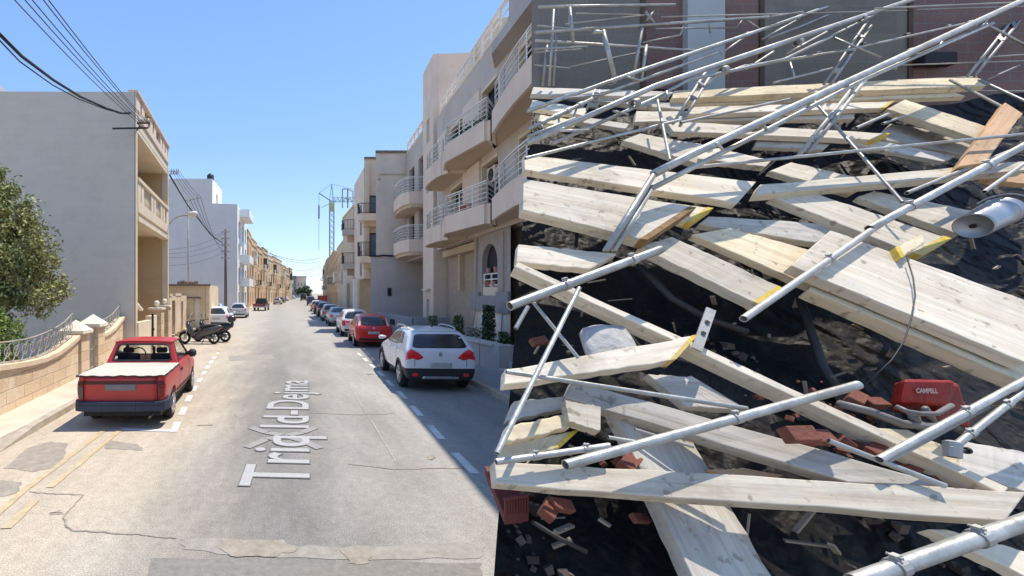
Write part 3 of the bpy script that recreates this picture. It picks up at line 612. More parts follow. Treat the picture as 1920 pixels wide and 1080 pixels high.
# ------------------------------------------------------------------ rows of houses
def rowhouse(i, p0, p1, side, z1, wallm, label, group, floors=3, depth=9, near_end=None, style=0, trim=COPE):
    F = Fac(p0, p1, side); t = thing('terraced_house', label, 'terraced house', (p0[0], p0[1], 0), group); L_ = F.L; fh = (z1-1.0)/floors
    mb = MB(); holes = []; r = random.Random(i*13+5)
    nb = max(2, int(L_/3.2)); bw = L_/nb
    for f in range(floors):
        for k in range(nb):
            c = bw*(k+.5); w_ = min(1.15, bw*.42); z = f*fh+.35+(0 if f == 0 else .15)
            holes.append((c-w_/2, c+w_/2, z if f == 0 or k % 2 == 0 else z+.8, z+2.25, f, k))
    F.panel(mb, 0, L_, 0, z1, holes, .22)
    F.box(mb, 0, L_, 0, z1-.01, -depth, -.24); mb.build('wall', wallm, t)
    mb = MB(); F.box(mb, -.02, L_+.02, z1-1.05, z1-.9, -.1, .14); F.box(mb, -.03, L_+.03, z1, z1+.1, -.3, .1)
    for f in range(1, floors): F.box(mb, 0, L_, f*fh-.05, f*fh+.05, -.05, .05)
    mb.build('cornice', trim, t)
    fm = [ALU, WOOD_D, DARK, GLASS, RAILW][(i*3+1) % 5]
    for h in holes:
        mb = MB(); F.box(mb, h[0], h[1], h[2], h[3], -.21, -.13); F.box(mb, (h[0]+h[1])/2-.03, (h[0]+h[1])/2+.03, h[2], h[3], -.13, -.1)
        mb.build('door' if h[4] == 0 else 'window', fm if r.random() < .7 else GLASS, t)
    for f in range(1, floors):
        c = bw*.5 if (i+f) % 2 else L_-bw*.5; z = f*fh+.2
        if (i*2+style+f) % 4 == 0:      # closed wooden box balcony
            mb = MB(); F.box(mb, c-1.1, c+1.1, z-.1, z+.1, .002, .9); b = mb.build('balcony', trim, t)
            mb = MB(); F.box(mb, c-1.0, c+1.0, z+.1, z+2.3, .004, .8); mb.build('box_front', [COPE, WOOD_D, CREAM, SHUT_G][(i//3) % 4], b)
            mb = MB()
            for q in range(4): F.box(mb, c-.92+q*.47, c-.92+q*.47+.4, z+1.1, z+2.1, .8, .815)
            F.box(mb, c-.7, c-.2, z+1.1, z+2.1, .81, .82); mb.build('pane', GLASS, b)
        else:
            mb = MB(); F.box(mb, c-1.2, c+1.2, z-.12, z+.08, .002, 1.0)
            b = mb.build('balcony', trim, t); mb = MB()
            a_, b_, c_, d_ = F.pt(c-1.15,0,.02), F.pt(c-1.15,0,.95), F.pt(c+1.15,0,.95), F.pt(c+1.15,0,.02)
            railing(mb, [a_, b_, c_, d_], z+.08, z+1.05, posts=.14, r=.02, vertical=True); mb.build('railing', BLACKM if i % 2 else RAILW, b)
    if i % 2 == 0:
        mb = MB(); q = F.pt(L_*.4, z1, -3); mb.lathe(q, (0,0,1), [(-.4,.5),(.9,.5),(1.1,.3),(1.15,0)], 12); mb.build('roof_tank', BLACKM if i % 4 else POLEG, t, True)
    if i % 3 != 1:
        mb = MB(); q = F.pt(L_*.7, z1, -1.5); mb.bar(q, q+V((0,0,1.8)), .04)
        for k in range(4): mb.bar(q+V((-.4,0,1.0+k*.22)), q+V((.4,0,1.0+k*.22)), .025)
        mb.build('aerial', POLEG, t)
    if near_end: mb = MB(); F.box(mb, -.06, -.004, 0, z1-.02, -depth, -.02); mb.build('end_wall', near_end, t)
    return t
PL = [(-4.55,69.2),(-4.5,78),(-3.9,87),(-3.1,96),(-2.2,105),(-1.1,114),(.1,124),(1.4,135),(2.9,147),(4.4,160),(5.8,174)]
zs = [12.2,12.0,11.6,12.2,11.4,11.8,11.9,11.0,9.5,11.5]
ws_ = [LIMEF, LIMEF, mat('ochre_plaster', (.58,.40,.22), .9,.12,1.5,.2), LIMEF, LIMEF2, LIMEF, LIMEF2, LIMEF, LIMEF2, LIMEF2]
nam = ['first, touching the white block','second from the white block','third from the white block, ochre plaster','fourth from the white block','fifth from the white block, paler stone','sixth from the white block','seventh from the white block','eighth from the white block','ninth from the white block, lowest roof','last, at the far end']
for i in range(10):
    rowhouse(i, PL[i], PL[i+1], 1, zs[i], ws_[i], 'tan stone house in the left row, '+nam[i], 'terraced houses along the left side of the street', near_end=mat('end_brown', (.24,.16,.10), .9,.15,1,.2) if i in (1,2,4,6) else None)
# end of the street
t = thing('street_end_building', 'pale cream block closing the far end of the street', 'building', (11, 262, 0))
a, b, c = at(541,519,262), at(555,519,262), at(574,520,262)
mb = MB(); mb.box(b.x, c.x, 262, 280, 0, b.z); mb.build('wall', CREAM2, t)
mb = MB(); mb.box(b.x-.3, c.x+.3, 261.7, 280, b.z, b.z+.5); mb.build('roof_edge', COPE, t)
for k in range(3):
    for j in range(2): mb = MB(); mb.box(b.x+.9+k*1.9, b.x+1.9+k*1.9, 261.9, 262, 3+j*3.6, 4.8+j*3.6); mb.build('window', ALU, t)
t = thing('street_end_building', 'grey block beside the cream one at the far end of the street', 'building', (8, 255, 0))
mb = MB(); mb.box(a.x-4, b.x-.1, 256, 280, 0, a.z); mb.build('wall', mat('grey_block', (.22,.22,.24), .9,.1,.5,.1), t)
mb = MB(); mb.box(a.x-4.2, b.x-.05, 255.8, 280, a.z, a.z+.4); mb.build('roof_edge', mat('grey_block', (0,0,0)), t)
for j in range(2): mb = MB(); mb.box(a.x+1.5, a.x+2.7, 255.9, 256, 4+j*4, 6+j*4); mb.build('window', WHITEW, t)
# ------------------------------------------------------------------ right: big apartment block with wavy balconies
RX = (6.33, .073)
def rx(Y, o=0): return RX[0]+RX[1]*Y-o
ap = thing('apartment_block', 'large grey apartment block with curved balconies, white railings and arched window', 'apartment block', (rx(15), 15, 0))
YA, YB = 5.8, 22.7
F = Fac((rx(YA), YA), (rx(YB), YB), -1)
def U(Y): return (Y-YA)/(YB-YA)*F.L
ZP = 11.15
holes = []
for z0 in (4.92, 7.62):
    holes += [(U(18.8),U(20.5),z0,z0+2.25),(U(15.3),U(16.8),z0,z0+2.3),(U(11.0),U(13.8),z0,z0+2.3),(U(8.0),U(10.0),z0,z0+2.3)]
mb = MB(); F.panel(mb, 0, F.L, 4.6, ZP, holes, .3); F.box(mb, 0, F.L, 10.1, ZP-.002, -.3, -.01); F.box(mb, 0, F.L, 4.6, ZP-.3, -12, -.32); mb.build('wall', APT, ap)
for a, b, z1 in ((U(16.85),U(18.7),7.4), (U(16.85),U(18.7),10.05), (U(20.6),U(22.4),10.05)):
    mb = MB(); F.box(mb, a, b, z1-2.5, z1, .003, .06); mb.build('pilaster', CREAM2, ap)
for h in holes:
    mb = MB(); F.box(mb, h[0]+.01, h[1]-.01, h[3]-.12, h[3]-.005, -.29, .02); F.box(mb, h[1]-.08, h[1]-.006, h[2], h[3]-.121, -.29, .015); mb.build('reveal', CREAM, ap)
for i, h in enumerate(holes):
    w_ = window(ap, F, h[0]+.01, h[1]-.09, h[2], h[3]-.13, -.27, DARK if i % 3 else GLASS, BLACKM)
mb = MB(); F.box(mb, U(15.6), U(16.3), 6.35, 6.9, -.21, -.02); a_ = mb.build('air_conditioner', CREAM2, ap)
mb = MB(); mb.lathe(F.pt(U(15.95), 6.62, -.018), F.n, [(0,.22),(.02,.22),(.03,.19),(.03,.05),(.05,.04),(.05,0)], 20); mb.build('fan_grille', PLASTB, a_)
# ground storey set back under the first balcony, rough brown stone; arch window bay
mb = MB()
Fg = Fac((rx(YA)+.55, YA), (rx(YB)+.55, YB), -1); Fg.panel(mb, 0, Fg.L, 0, 4.6, [], .2); Fg.box(mb, 0, Fg.L, 0, 4.59, -11, -.05); mb.build('ground_wall', BROWNW, ap)
mb = MB(); Fg.box(mb, U(15.6), U(22.2), 4.2, 4.5, .003, .4); Fg.box(mb, U(20.3), U(20.55), 2.6, 4.2, .003, .2); mb.build('soffit_beam', SOFF, ap)
# projecting bay with arch
yb0, yb1 = 14.45, 17.65
Fb = Fac((rx(yb0)+.05, yb0), (rx(yb1)+.05, yb1), -1); mb = MB(); cu = 1.72; hw = .70; za = 3.52
n = 12; arc = [(cu-hw*math.cos(math.pi*i/n), za+hw*math.sin(math.pi*i/n)) for i in range(n+1)]
BL = Fb.L
mb.quad(Fb.pt(0,0), Fb.pt(BL,0), Fb.pt(BL,2.36), Fb.pt(0,2.36)); mb.quad(Fb.pt(0,2.36), Fb.pt(cu-hw,2.36), Fb.pt(cu-hw,4.6), Fb.pt(0,4.6)); mb.quad(Fb.pt(cu+hw,2.36), Fb.pt(BL,2.36), Fb.pt(BL,4.6), Fb.pt(cu+hw,4.6))
for (a, b) in zip(arc, arc[1:]):
    mb.quad(Fb.pt(*a), Fb.pt(*b), Fb.pt(b[0],4.6), Fb.pt(a[0],4.6)); mb.quad(Fb.pt(*a), Fb.pt(*b), Fb.pt(*b,-.2), Fb.pt(*a,-.2))
mb.quad(Fb.pt(cu-hw,2.36), Fb.pt(cu-hw,za), Fb.pt(cu-hw,za,-.2), Fb.pt(cu-hw,2.36,-.2)); mb.quad(Fb.pt(cu+hw,2.36), Fb.pt(cu+hw,za), Fb.pt(cu+hw,za,-.2), Fb.pt(cu+hw,2.36,-.2))
Fb.box(mb, BL, BL+.05, 0, 4.6, -.6, 0)
mb.build('bay_wall', mat('bay_brown', (.40,.35,.30), .92, .08, 2, .25, 30), ap)
mb = MB(); mb.quad(*[Fb.pt(a, z, -.19) for a, z in [(cu-hw,2.36)]+arc+[(cu+hw,2.36)]]); mb.build('arched_window', DARK, ap)
mb = MB(); Fb.box(mb, cu-hw, cu+hw, 2.36, 2.68, -.16, -.03); mb.build('window_parapet', CREAM, ap)
mb = MB(); Fb.box(mb, -.02, BL+.1, .0+1.8, 2.36, .002, .1); Fb.box(mb, -.02, cu-hw-.1, 2.361, 2.5, .002, .1); Fb.box(mb, cu+hw+.1, BL+.1, 2.361, 2.5, .002, .1); mb.build('wall_band', mat('band_grey', (.30,.29,.29), .9,.08,2,.2), ap)
mb = MB()
for z in (2.74, 2.95, 3.15): mb.bar(Fb.pt(cu-hw,z,-.08), Fb.pt(cu+hw,z,-.08), .05, .04)
for u in (cu-hw+.03, cu, cu+hw-.03): mb.bar(Fb.pt(u,2.68,-.08), Fb.pt(u,3.17,-.08), .05, .05)
mb.build('window_railing', RAILW, ap)
for k, (u, z) in enumerate(((cu-.38,3.18),(cu+.3,3.18),(cu-.2,2.69),(cu+.25,2.69),(cu+.45,2.69))):
    mb = MB(); mb.lathe(Fb.pt(u, z+.01, -.09), (0,0,1), [(0,.07),(.16,.10),(.18,.10),(.17,.05)], 12)
    tag(mb.build('flower_pot', PINKP if k < 3 else TERRA, None, True), ['pink flower pot on the top rail of the arched window, far side','pink flower pot on the top rail of the arched window, near side','pink pot low behind the arched window railing','small terracotta pot low in the arched window, middle','small terracotta pot low in the arched window, near side'][k], 'flower pot', 'pots in the arched window')
mb = MB(); mb.path([Fb.pt(BL-.4,4.55,.06), Fb.pt(BL-.35,3,.06), Fb.pt(BL-.4,1.6,.13), Fb.pt(BL-.2,1.2,.13)], .025, 6); mb.path([Fb.pt(.4,4.5,.06), Fb.pt(.45,2,.06), Fb.pt(.42,1.0,.13)], .02, 6); mb.build('pipe', mat('pipe_beige', (.42,.34,.27), .6,.1,3,0), ap)
# balconies: floor slab, upstand, railing
def balcony(pts, z, top, zr, lab=None, bars=5, m=None):
    """pts plan points ending on the wall at both ends"""
    mb = MB(); n = len(pts); cx = sum(p[0] for p in pts)/n; cy = sum(p[1] for p in pts)/n
    mb.prism(pts, z, z+.14); b = mb.build('balcony_slab', m or SOFF, ap)
    mb = MB()
    for a, c in zip(pts, pts[1:]):
        A, C = V((a[0],a[1],0)), V((c[0],c[1],0)); d = (C-A).normalized(); nn = V((-d.y, d.x, 0))
        if (A-V((cx,cy,0))).dot(nn) < 0: nn = -nn
        mb.hexa([A+V((0,0,z-.03)), C+V((0,0,z-.03)), C+nn*.1+V((0,0,z-.03)), A+nn*.1+V((0,0,z-.03))], [A+V((0,0,top)), C+V((0,0,top)), C+nn*.1+V((0,0,top)), A+nn*.1+V((0,0,top))])
    mb.build('upstand', CREAM2, b)
    mb = MB(); railing(mb, pts, top, zr, bars=bars, posts=.75, r=.017); mb.build('railing', RAILW, b)
    return b
def bow(Ya, Yb, proj, n=9, p=2.2):
    P = []
    for i in range(n+1):
        t = i/n*2-1; Y = Ya+(Yb-Ya)*(1-math.cos(math.pi*i/n))/2; o = proj*(1-abs(t)**p)**(1/p) if 0 < i < n else 0
        P.append((rx(Y, o), Y))
    return P
MIDP = [(rx(15.6,-.02),15.6),(6.82,14.75),(6.46,17.2),(6.75,18.2),(rx(18.9,-.02),18.9)]
NEAR = [(rx(15.5,-.02),15.5),(6.78,14.1),(6.5,13.0),(6.28,11.9),(6.1,10.6),(6.05,9.2),(6.15,8.2),(6.5,7.2),(rx(6.9,-.02),6.9)]
for z, in ((4.75,), (7.45,)):
    balcony(MIDP, z, z+.62, z+1.38); balcony(NEAR, z, z+.66, z+1.5); balcony(bow(18.3, 21.6, 1.0), z-.1, z+.55, z+1.35)
mb = MB(); mb.prism([(rx(15.6,-.02),15.6),(6.9,14.6),(6.7,12),(6.6,8),(rx(6.4,-.02),6.4)], 10.15, 10.5); mb.build('roof_slab', APTG, ap)
# plants along the upper balcony
mb = MB()
for k in range(1500):
    t = rnd.random(); a, b = V((6.9,14.8,0)), V((6.52,17.1,0)); c = a.lerp(b, t)+V((rnd.uniform(-.02,.2), rnd.uniform(-.1,.1), 8.1+abs(rnd.gauss(0,.17))))
    mb.leaf(c, rnd.uniform(.02,.05))
tag(mb.build('balcony_plants', LEAFD, None), 'green trailing plants behind the upper balcony railing', 'plants')
for k in range(3):
    mb = MB(); c = (6.62-.0*k, 15.9+k*.45, 5.4); mb.lathe((c[0]+.12, c[1], 5.38), (0,0,1), [(0,.08),(.2,.12),(.22,.11)], 10)
    tag(mb.build('flower_pot', [PINKP, TERRA, PINKP][k], None, True), 'flower pot behind the lower wedge balcony railing, '+['nearest','middle','farthest'][k]+' of three', 'flower pot', 'pots on the lower balcony')
# roof storey
Fr = Fac((rx(6)+.7, 6), (rx(15.2)+.7, 15.2), -1); mb = MB(); Fr.box(mb, 0, Fr.L, ZP-.3, 13.6, -6, 0); mb.build('roof_room', APT, ap)
mb = MB()
F.box(mb, U(13.6), U(14.5), ZP, 12.0, -.4, -.02); F.box(mb, 0, U(13.6), ZP, 12.3, -.3, -.015); mb.build('roof_pier', APTG, ap)
mb = MB(); F.box(mb, U(14.5), U(16.6), ZP, ZP+.14, -.25, .02); F.box(mb, U(16.9), U(22.4), ZP, ZP+.14, -.25, .02); F.box(mb, U(17.8), U(18.1), ZP+.14, ZP+.95, -.25, -.05); mb.build('parapet_coping', CREAM, ap)
mb = MB(); railing(mb, [F.pt(U(14.5),0,-.1), F.pt(U(17.8),0,-.1)], ZP+.14, ZP+.95, bars=3, r=.03); railing(mb, [F.pt(U(18.2),0,-.1), F.pt(U(22.4),0,-.1)], ZP+.14, ZP+.85, bars=3, r=.03); mb.build('roof_railing', RAILW, ap)
F2 = Fac((rx(17.2)+.6, 17.2), (rx(20)+.6, 20), -1); mb = MB(); F2.box(mb, 0, F2.L, ZP-.3, 12.9, -4, 0); mb.build('roof_room', CREAM2, ap)
# stair tower
st = thing('stair_tower', 'tall pale stair tower with narrow stacked window slits beside the apartment block', 'stair tower', (rx(23.5), 23.5, 0))
Ft = Fac((rx(22.9,.12), 22.9), (rx(25.0,.12), 25.0), -1); ZT = 14.55
hl = [(.75,1.35,z,z+1.25) for z in (.9, 5.0, 7.75, 10.4)]
mb = MB(); Ft.panel(mb, 0, Ft.L, 0, ZT, hl, .2)
mb.hexa([Ft.pt(0,0,0), Ft.pt(.02,0,-6), Ft.pt(Ft.L,0,-6), Ft.pt(Ft.L,0,-.22)], [Ft.pt(0,ZT,0), Ft.pt(.02,ZT,-6), Ft.pt(Ft.L,ZT,-6), Ft.pt(Ft.L,ZT,-.22)]) if False else Ft.box(mb, 0.0, Ft.L, 0, ZT-.01, -6, -.21)
mb.quad(Ft.pt(0,0,0), Ft.pt(0,0,-.22), Ft.pt(0,ZT,-.22), Ft.pt(0,ZT,0)); mb.quad(Ft.pt(0,ZT,0), Ft.pt(Ft.L,ZT,0), Ft.pt(Ft.L,ZT,-.3), Ft.pt(0,ZT,-.3)); mb.build('wall', CREAM2, st)
for h in hl: window(st, Ft, h[0], h[1], h[2], h[3], -.15, GLASSB, RAILW, mull=False, sill=.08)
mb = MB(); Ft.box(mb, .5, 1.6, 2.6, 2.68, .003, .2); mb.build('canopy', CREAM, st)
# round balcony building beyond tower
rb = thing('balcony_building', 'grey building with three stacked round balconies beyond the stair tower', 'apartment block', (rx(27), 27, 0))
Fq = Fac((rx(25.02), 25.02), (rx(29.9), 29.9), -1); hl = []
for z in (5.6, 8.35): hl += [(.3,1.5,z,z+1.9),(2.6,4.0,z,z+1.9)]
mb = MB(); Fq.panel(mb, 0, Fq.L, 4.5, 11.5, hl, .3); Fq.box(mb, 0, Fq.L, 4.5, 11.49, -8, -.32); mb.quad(Fq.pt(0,4.5,0),Fq.pt(Fq.L,4.5,0),Fq.pt(Fq.L,4.5,-.32),Fq.pt(0,4.5,-.32)); mb.build('wall', APT, rb)
for h in hl: window(rb, Fq, *h[:4], -.26, DARK, BLACKM)
mb = MB(); Fq.box(mb, 0, Fq.L, 11.5, 11.65, -.3, .03); railing(mb, [Fq.pt(0,0,-.1), Fq.pt(Fq.L,0,-.1)], 11.65, 12.3, 2, r=.03); mb.build('parapet', CREAM, rb)
mb = MB(); Fq.box(mb, .1, 2.0, 11.5, 13.6, -5, -1.6); mb.build('roof_room', APTG, rb)
mb = MB(); Fq.box(mb, 0, Fq.L, 0, 4.49, -9, -2.1); mb.build('ground_wall', BROWNW, rb)
for z in (5.05, 7.75):
    P = [(x+.0, y) for x, y in bow(25.4, 29.5, 1.15)]; P = [(p[0], p[1]) for p in P]
    mb = MB(); mb.prism(P, z-.25, z+.45); b = mb.build('balcony', CREAM2, rb)
    mb = MB(); mb.prism([(p[0]+.12, p[1]) for p in P], z-.45, z-.251); mb.build('soffit', SOFF, b)
    mb = MB(); railing(mb, P, z+.45, z+1.25, bars=5, posts=.8, r=.02); mb.build('railing', RAILW, b)
# projecting neighbour with big blank wall towards camera
nb = thing('blank_wall_building', 'weathered building with a blank beige wall above a grey one, a black cable between', 'building', (6.6, 30, 0))
xa = at(705,400,30).x; xb = at(764,400,30).x; x0 = at(695,400,30).x; x1 = at(800,400,30).x
zt_ = at(705,287,30).z; zm = at(705,481,30).z
mb = MB(); mb.prism([(xa,30),(x1+1,30),(x1+1,33),(xa+.75,33)], zm, zt_); mb.build('upper_wall', mat('beige_weathered', (.78,.67,.555), .92, .09, .7, .2, 16, second=(.55,.45,.36), amt=.5), nb)
mb = MB(); mb.prism([(x0,29.95),(x1+2,29.95),(x1+2,33),(x0+.75,33)], 0, zm-.01); mb.build('lower_wall', mat('grey_concrete_wall', (.63,.575,.53), .92, .09, .6, .2, 16, second=(.56,.50,.44), amt=.6), nb)
mb = MB(); mb.prism([(xa-.06,29.9),(xb+.3,29.9),(xb+.3,33.1),(xa+.7,33.1)], zt_, zt_+.15); mb.build('roof_edge', mat('weathered_edge', (0,0,0)), nb)
mb = MB(); a, b = V((xa-.5,29.86,zm+.03)), V((xb,29.86,zm+.08)); mb.path([a.lerp(b,i/8)+V((0,0,rnd.uniform(-.03,.03))) for i in range(9)], .055, 8); mb.build('cable', WIRE, nb)
mb = MB(); mb.box(xa+.1, xa+.3, 29.93, 30, zt_-1.8, zt_-1.7); mb.box(xa+.2, xb-.2, 29.96, 30, zt_-1.45, zt_-1.38); mb.build('string_course', TANW, nb)
mb = MB(); mb.box(x0+1.1, x0+1.35, 29.88, 29.948, 2.3, 2.8); mb.box(x0+3.2, x0+3.9, 29.88, 29.948, .4, .8); mb.build('meter_box', BLACKM, nb)
# beige building with iron balconies
bb = thing('beige_building', 'beige building with dark french windows and black iron balconies, beyond the blank wall', 'building', (6.9, 36, 0))
xa = at(683,400,36).x; zt_ = at(683,313,36).z
Fe = Fac((xa, 36.0), (xa+.22, 42.0), -1); mb = MB(); hl = [(1.2,2.4,3.9,6.0),(1.2,2.4,7.3,9.4)]; Fe.panel(mb, 0, Fe.L, 3.6, zt_, hl, .3); Fe.box(mb, 0, Fe.L, 3.6, zt_-.01, -8, -.32); mb.build('street_wall', CREAM2, bb)
for h in hl: window(bb, Fe, *h[:4], -.26, GLASS, BLACKM)
mb = MB(); mb.box(xa, xa+5, 35.9, 36.0, 3.6, zt_+.6); mb.box(xa, xa+.3, 35.5, 36, 3.6, zt_); mb.build('front_wall', mat('plaster_beige', (.62,.50,.36), .9,.08,1.5,.15), bb)
mb = MB(); mb.box(xa-.02, xa+5, 35.8, 36.05, zt_+.6, zt_+.75); mb.build('parapet', mat('weathered_edge', (0,0,0)), bb)
for j, py in enumerate((367, 437)):
    a, b = at(690,py,35.9), at(703,py+(34 if j == 0 else 44),35.9)
    mb = MB(); mb.box(a.x, b.x+.5, 35.82, 35.9, b.z, a.z); w_ = mb.build('french_window', BLACKM, bb)
    mb = MB(); mb.box(a.x+.15, b.x+.35, 35.8, 35.82, b.z+.15, a.z-.15); mb.build('pane', GLASSB, w_)
for j, (p0, p1, ps) in enumerate(((381,400,413), (454,480,492))):
    zr, zf, zs_ = at(673,p0,34.8).z, at(673,p1,34.8).z, at(673,ps,34.8).z
    xL = at(673,400,34.8).x; P = [(xL+.35,35.9),(xL,35.4),(xL,34.9),(xL+.2,34.75),(xL+2.5,34.75),(xL+2.5,35.9)]
    mb = MB(); mb.prism(P, zs_, zf); b = mb.build('balcony', CREAM2, bb)
    mb = MB(); mb.prism([(xL+.5,35.9),(xL+.5,35.2),(xL+2.5,35.2),(xL+2.5,35.9)], zs_-.4, zs_-.003); mb.build('corbel', SOFF, b)
    mb = MB(); railing(mb, P, zf, zr, posts=.13, r=.022, vertical=True); mb.prism([(xL-.02,35.3),(xL-.05,34.85),(xL+.1,34.72),(xL+.1,35.3)], zf, zr-.3); mb.build('railing', BLACKM, b)
mb = MB(); mb.box(xa-.75, xa-.45, 36.5, 36.9, 0, 3.6); mb.build('column', RAILW, bb)
mb = MB(); mb.box(xa-.2, xa+5, 37, 42, 0, 3.59); mb.build('ground_wall', TANW, bb)
# next ones
b2 = thing('corner_building', 'grey-beige building with two dark iron balconies, beyond the beige one', 'building', (7, 43, 0))
xa = at(663,400,43).x; zt_ = at(663,388,43).z
mb = MB(); mb.box(xa, xa+6, 43, 50, 3.4, zt_); mb.box(xa-.5, xa+6, 44, 50, 0, 3.4); mb.build('wall', mat('plaster_beige', (0,0,0)), b2)
mb = MB(); mb.box(xa-.1, xa+6, 42.9, 50, zt_, zt_+.15); mb.build('roof_edge', COPE, b2)
for j, (p0, p1, ps) in enumerate(((412,430,440), (474,494,504))):
    zr, zf, zs_ = at(643,p0,42).z, at(643,p1,42).z, at(643,ps,42).z; xL = at(643,400,42).x
    P = [(xL+.2,43),(xL,42.6),(xL,42.1),(xL+1.4,41.9),(xL+1.4,43)]
    mb = MB(); mb.prism(P, zs_, zf); b = mb.build('balcony', APT, b2)
    mb = MB(); railing(mb, P, zf, zr, posts=.13, r=.024, vertical=True); mb.prism([(xL-.03,42.9),(xL-.05,42.1),(xL+.12,42.0),(xL+.12,42.9)], zf, zr-.3); mb.build('railing', BLACKM, b)
    mb = MB(); mb.prism([(xL+.5,43),(xL+.5,42.5),(xL+1.4,42.5),(xL+1.4,43)], zs_-.6, zs_-.003); mb.build('corbel', SOFF, b)
mb = MB(); mb.box(at(645,500,42.3).x, at(649,500,42.3).x, 42.2, 42.4, 0, zs_-.01); mb.build('column', RAILW, b2)
mb = MB(); railing(mb, [at(642,400,43), at(652,400,43), at(662,400,44)], zt_-.1, zt_+1.7, bars=1, posts=1.2, r=.04); mb.build('roof_frame', POLEG, b2)
# far right row
PR = [(7.3,50.2),(7.9,60),(8.7,70),(9.5,80),(10.4,91),(11.6,104),(13.0,120),(14.6,138),(16.6,160),(19.0,190)]
zr_ = [8.2,8.0,9.0,9.2,9.6,10.6,11.4,11.8,12.5]
nm2 = ['first beyond the corner building','second beyond the corner building','third, with ochre front','fourth, grey stone','fifth from the near end','sixth from the near end','seventh from the near end','eighth from the near end','last, at the far end']
wm = [LIMEF2, MATS['ochre_plaster'], MATS['ochre_plaster'], LIMEF3, LIMEF, LIMEF3, LIMEF, LIMEF2, LIMEF]
for i in range(9):
    rowhouse(i+20, PR[i], PR[i+1], -1, zr_[i], wm[i], 'low stone house in the right row, '+nm2[i], 'terraced houses along the right side of the street', floors=2 if i < 5 else 3, near_end=wm[i])
# front garden planter wall
pw = thing('planter_wall', 'white marble clad planter wall with coping along the right pavement', 'planter wall', (6.5, 14, 0))
MARB = mat('marble_grey', (.52,.495,.47), .6, .1, 2, .05, second=(.44,.41,.38), amt=.5)
mb = MB(); mb.box(6.48, 6.72, 13.62, 21.5, .1, .86); mb.build('wall', MARB, pw)
mb = MB(); mb.box(6.42, 6.76, 13.55, 21.5, .861, .94); mb.build('coping', mat('coping_white', (.60,.57,.52), .7,.08,3,.1), pw)
mb = MB(); mb.box(6.45, 6.95, 13.2, 13.6, .1, .93); mb.build('end_post', MARB, pw, bevel=.01)
mb = MB()
for k in range(7): mb.box(6.472, 6.4785, 14.5+k*1.05, 14.52+k*1.05, .12, .86)
mb.build('joint', DARK, pw)
s2 = thing('entrance_steps', 'pale marble entrance steps past the end of the planter wall', 'steps', (6.6, 12.5, 0)); mb = MB(); mb.box(6.42,7.2,11.6,13.18,.1,.28); mb.build('step', MARB, s2, bevel=.01); mb = MB(); mb.box(6.7,7.2,11.6,13.18,.281,.46); mb.build('step', MARB, s2, bevel=.01)
lw = thing('low_wall', 'low grey wall beside the entrance steps', 'low wall', (6.9, 11, 0)); mb = MB(); mb.box(6.75,6.95,9,11.5,.1,1.0); mb.build('wall', MARB, lw); mb = MB(); mb.box(6.7,7.0,9,11.55,1.001,1.08); mb.build('coping', MATS['coping_white'], lw)
lw = thing('low_wall', 'low blue-grey wall with dark letter slot behind the red hatchback', 'low wall', (6.7, 22, 0)); mb = MB(); mb.box(6.48,6.7,21.6,29.5,.1,1.25); mb.box(6.48,8.2,21.55,21.75,.1,1.3); mb.build('wall', mat('wall_bluegrey', (.36,.36,.38), .9,.08,2,.1), lw); mb = MB(); mb.box(6.44,6.478,25,25.9,.7,1.0); mb.build('slot', DARK, lw)
# ground floor window, door and shutters next to the arch
gd = MB(); Fb.box(gd, .25, 1.0, 0, .02, 0, .1)
mb = MB(); Fb.box(mb, 0, BL, .0, 1.79, .004, .03); mb.build('plinth_panel', CREAM2, ap)
w_ = window(ap, Fb, 1.5, 2.3, .85, 1.7, .031, GLASSB, RAILW)
mb = MB(); Fb.box(mb, .2, 1.0, .1, 1.72, .031, .06); mb.build('door', RAILW, ap)
def plant(name, lab, c, h, r, n, m, ls=.05, stem=.02):
    t = thing(name, lab, 'plant', c); mb = MB(); mb.tube(V(c), V(c)+V((0,0,h*.8)), stem, 6, stem*.5); mb.build('stem', BARK, t)
    mb = MB()
    for k in range(n):
        a = rnd.random()*6.28; q = rnd.random()**.5*r; z = h*(.25+.75*rnd.random()); mb.leaf(V(c)+V((math.cos(a)*q*(1.2-z/h*.5), math.sin(a)*q, z)), rnd.uniform(.6,1.3)*ls)
    mb.build('leaves', m, t)
plant('climbing_plant', 'tall dark climbing plant rising behind the planter wall near the window', (6.95,14.9,.5), 1.55, .22, 900, LEAFD, .06)
plant('small_palm', 'small bright green plant behind the planter wall', (6.95,17.4,.6), 1.0, .22, 260, mat('leaf_green_mid', (.10,.15,.05), .6,.3,3,0,isl=.4), .08)
plant('shrub', 'dark low shrub behind the planter wall beside the climbing plant', (6.95,15.9,.5), .75, .35, 400, LEAFD, .04)
plant('yucca', 'spiky plant by the window at the near end of the planter wall', (6.95,13.9,.5), .75, .2, 240, MATS['leaf_green_mid'], .09)
plant('shrub', 'green shrub sprouting over the far end of the planter wall', (6.95,20.3,.5), .95, .25, 260, MATS['leaf_green_mid'], .06)

